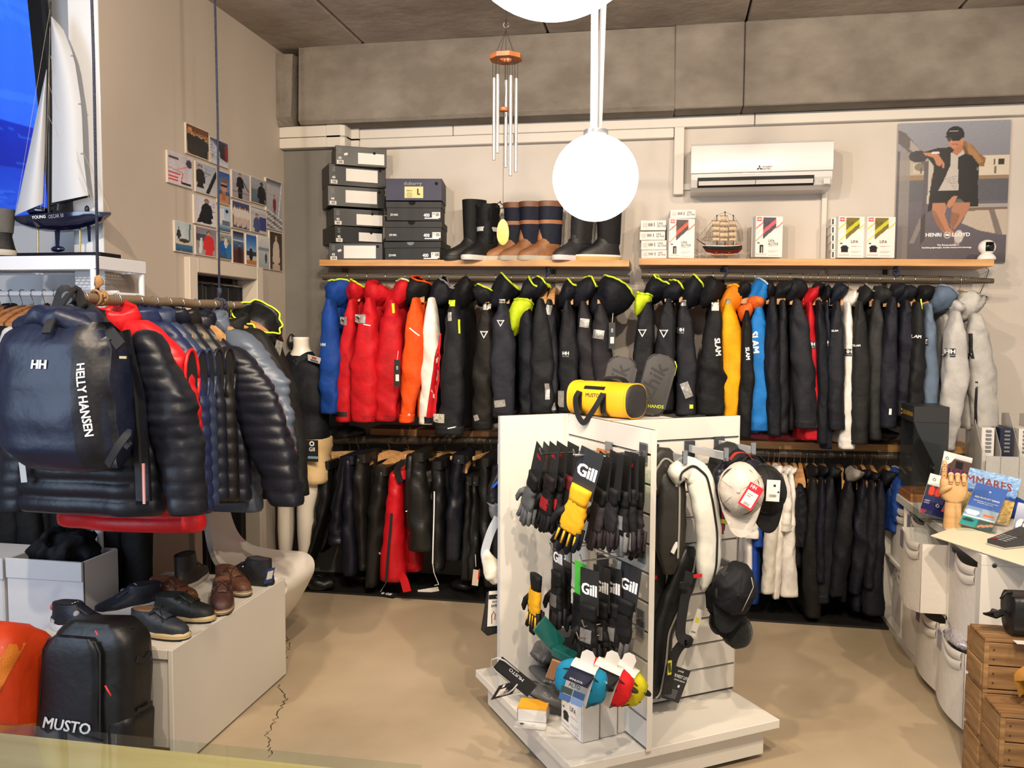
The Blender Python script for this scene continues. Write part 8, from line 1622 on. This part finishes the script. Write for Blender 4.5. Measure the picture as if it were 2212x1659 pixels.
cw=M('wood_crate',(172,132,84),.65,var=.35,vscale=1.3,bump=.25,bscale=30,stretch=(4,4,40),col2=(128,92,56),detail=7.)
cwx=M('wood_crate_front',(162,122,76),.65,var=.35,vscale=1.3,bump=.25,bscale=30,stretch=(3,40,40),col2=(118,84,50),detail=7.)
def crate(label,x0,x1,y0,y1,z0,z1,n):
 t=thing('wooden_crate',label,'crate',((x0+x1)/2,(y0+y1)/2,z0),group='pine crates on the right');h=(z1-z0)/n;r=random.Random(int(z0*100+y0*10))
 for i in range(n):
  a,b=z0+h*i+.002,z0+h*(i+1)-.002;e=lambda:r.uniform(-.002,.002)
  put('side_plank',bx(x0+e(),x0+.014,y0+.016,y1-.001,a,b,.002),cw,t,world=True);put('front_plank',bx(x0+.016,x1,y0+e(),y0+.014,a,b,.002),cwx,t,world=True)
 for y in np.linspace(y0+.0,y1-.08,2):put('top_plank',bx(x0+.002,x1,y,y+.076,z1+.0005,z1+.012,.002),cwx,t,world=True)
 put('corner_post',bx(x0+.001,x0+.016,y0+.001,y0+.016,z0,z1),cw,t,world=True);put('back_plank',bx(x0,x1,y1-.001,y1+.010,z0,z1),cwx,t,world=True)
 put('nail',join(*[mv(xf(lathe([(.003,0),(.002,.0012)],8),frame((0,0,0),(1,0,0),UP)),x0+.03,y0-.0025,z0+h*(i+.3+.4*j))for i in range(n)for j in(0,1)]),M('nail_rust',(58,40,28),.7),t,world=True)
crate('bottom pine crate of the rear stack',1.07,1.62,3.072,3.228,0.001,.178,2);crate('middle pine crate of the rear stack',1.07,1.62,3.072,3.228,.192,.352,2);crate('top pine crate of the rear stack under the black toiletry bag',1.07,1.62,3.072,3.228,.366,.53,2)
crate('lower pine crate of the front stack',1.07,1.62,2.91,3.062,.001,.165,2);crate('upper pine crate of the front stack under the blue grey pouch',1.07,1.62,2.91,3.062,.179,.34,2)
lb=M('black_leather',(24,24,25),.38,bump=.2,bscale=40)
t=thing('toiletry_bag','black wash bag with side handle and white tag on the rear crates','bag',(1.31,3.14,.543))
put('body',rough(loft([[(x,.062*k*math.copysign(abs(math.cos(a))**.5,math.cos(a)),.075+.074*k*math.copysign(abs(math.sin(a))**.6,math.sin(a)))for a in np.linspace(0,2*PI,25)[:-1]]for x,k in((-.15,.86),(-.145,.98),(-.08,1),(.1,1),(.19,.98),(.2,.85))]),.004,16,4),lb,t,smooth=.8)
put('handle',ribbon([(-.15,-.02,.07),(-.20,-.03,.085),(-.215,-.02,.07),(-.195,.0,.055),(-.15,.02,.07)],.034,(0,0,1),.005),lb,t,smooth=.9);put('zip_pull',tube([(-.14,-.01,.148),(-.165,-.02,.146),(-.18,-.025,.125)],.005,6),lb,t,smooth=3.2)
put('tag_cord',tube(spl([(-.10,-.062,.085),(-.07,-.075,.08),(-.07,-.08,.05),(-.095,-.085,.015),(-.11,-.075,.05),(-.10,-.062,.085)]),.0018,5),INKW,t,smooth=3.2);put('price_tag',bx(-.155,-.085,-.11,-.075,.001,.002),PAPER,t);put('lettering',flat(text_geo('MUSTO',.03,.01,1.1),frame((.06,-.064,.10),(1,0,0),UP)),M('grey_ink',(130,130,130),.6),t);put('seam',tube([(-.15,-.035,.14),(.2,-.035,.14)],.003,5),INKK,t)
t=thing('zip_pouch','blue grey zip pouch with ochre strap on the front crates','pouch',(1.235,2.985,.352))
put('body',rough(loft([[(x,.05*k*math.cos(a),.065+.062*k*math.sin(a))for a in np.linspace(0,2*PI,25)[:-1]]for x,k in((-.06,.55),(-.055,.85),(-.02,1),(.12,1),(.16,.8))]),.004,20,6),cloth((112,122,128)),t,smooth=.9)
put('strap',ribbon([(-.075,.0,.04),(-.088,-.01,.10),(-.05,-.015,.135),(.03,-.01,.14),(.12,0,.135)],.035,(0,-.5,1),.004),M('ochre_strap',(176,122,44),.6),t,smooth=.9);put('zip',tube([(-.05,-.045,.07),(.0,-.052,.09),(.1,-.052,.09)],.003,5),CHROME,t,smooth=3.2);put('cord_knot',rough(ball((-.05,-.05,.012),.022,.016,.014,14,10),.006,60,2),M('grey_cord',(100,104,112),.6),t,smooth=3.2)
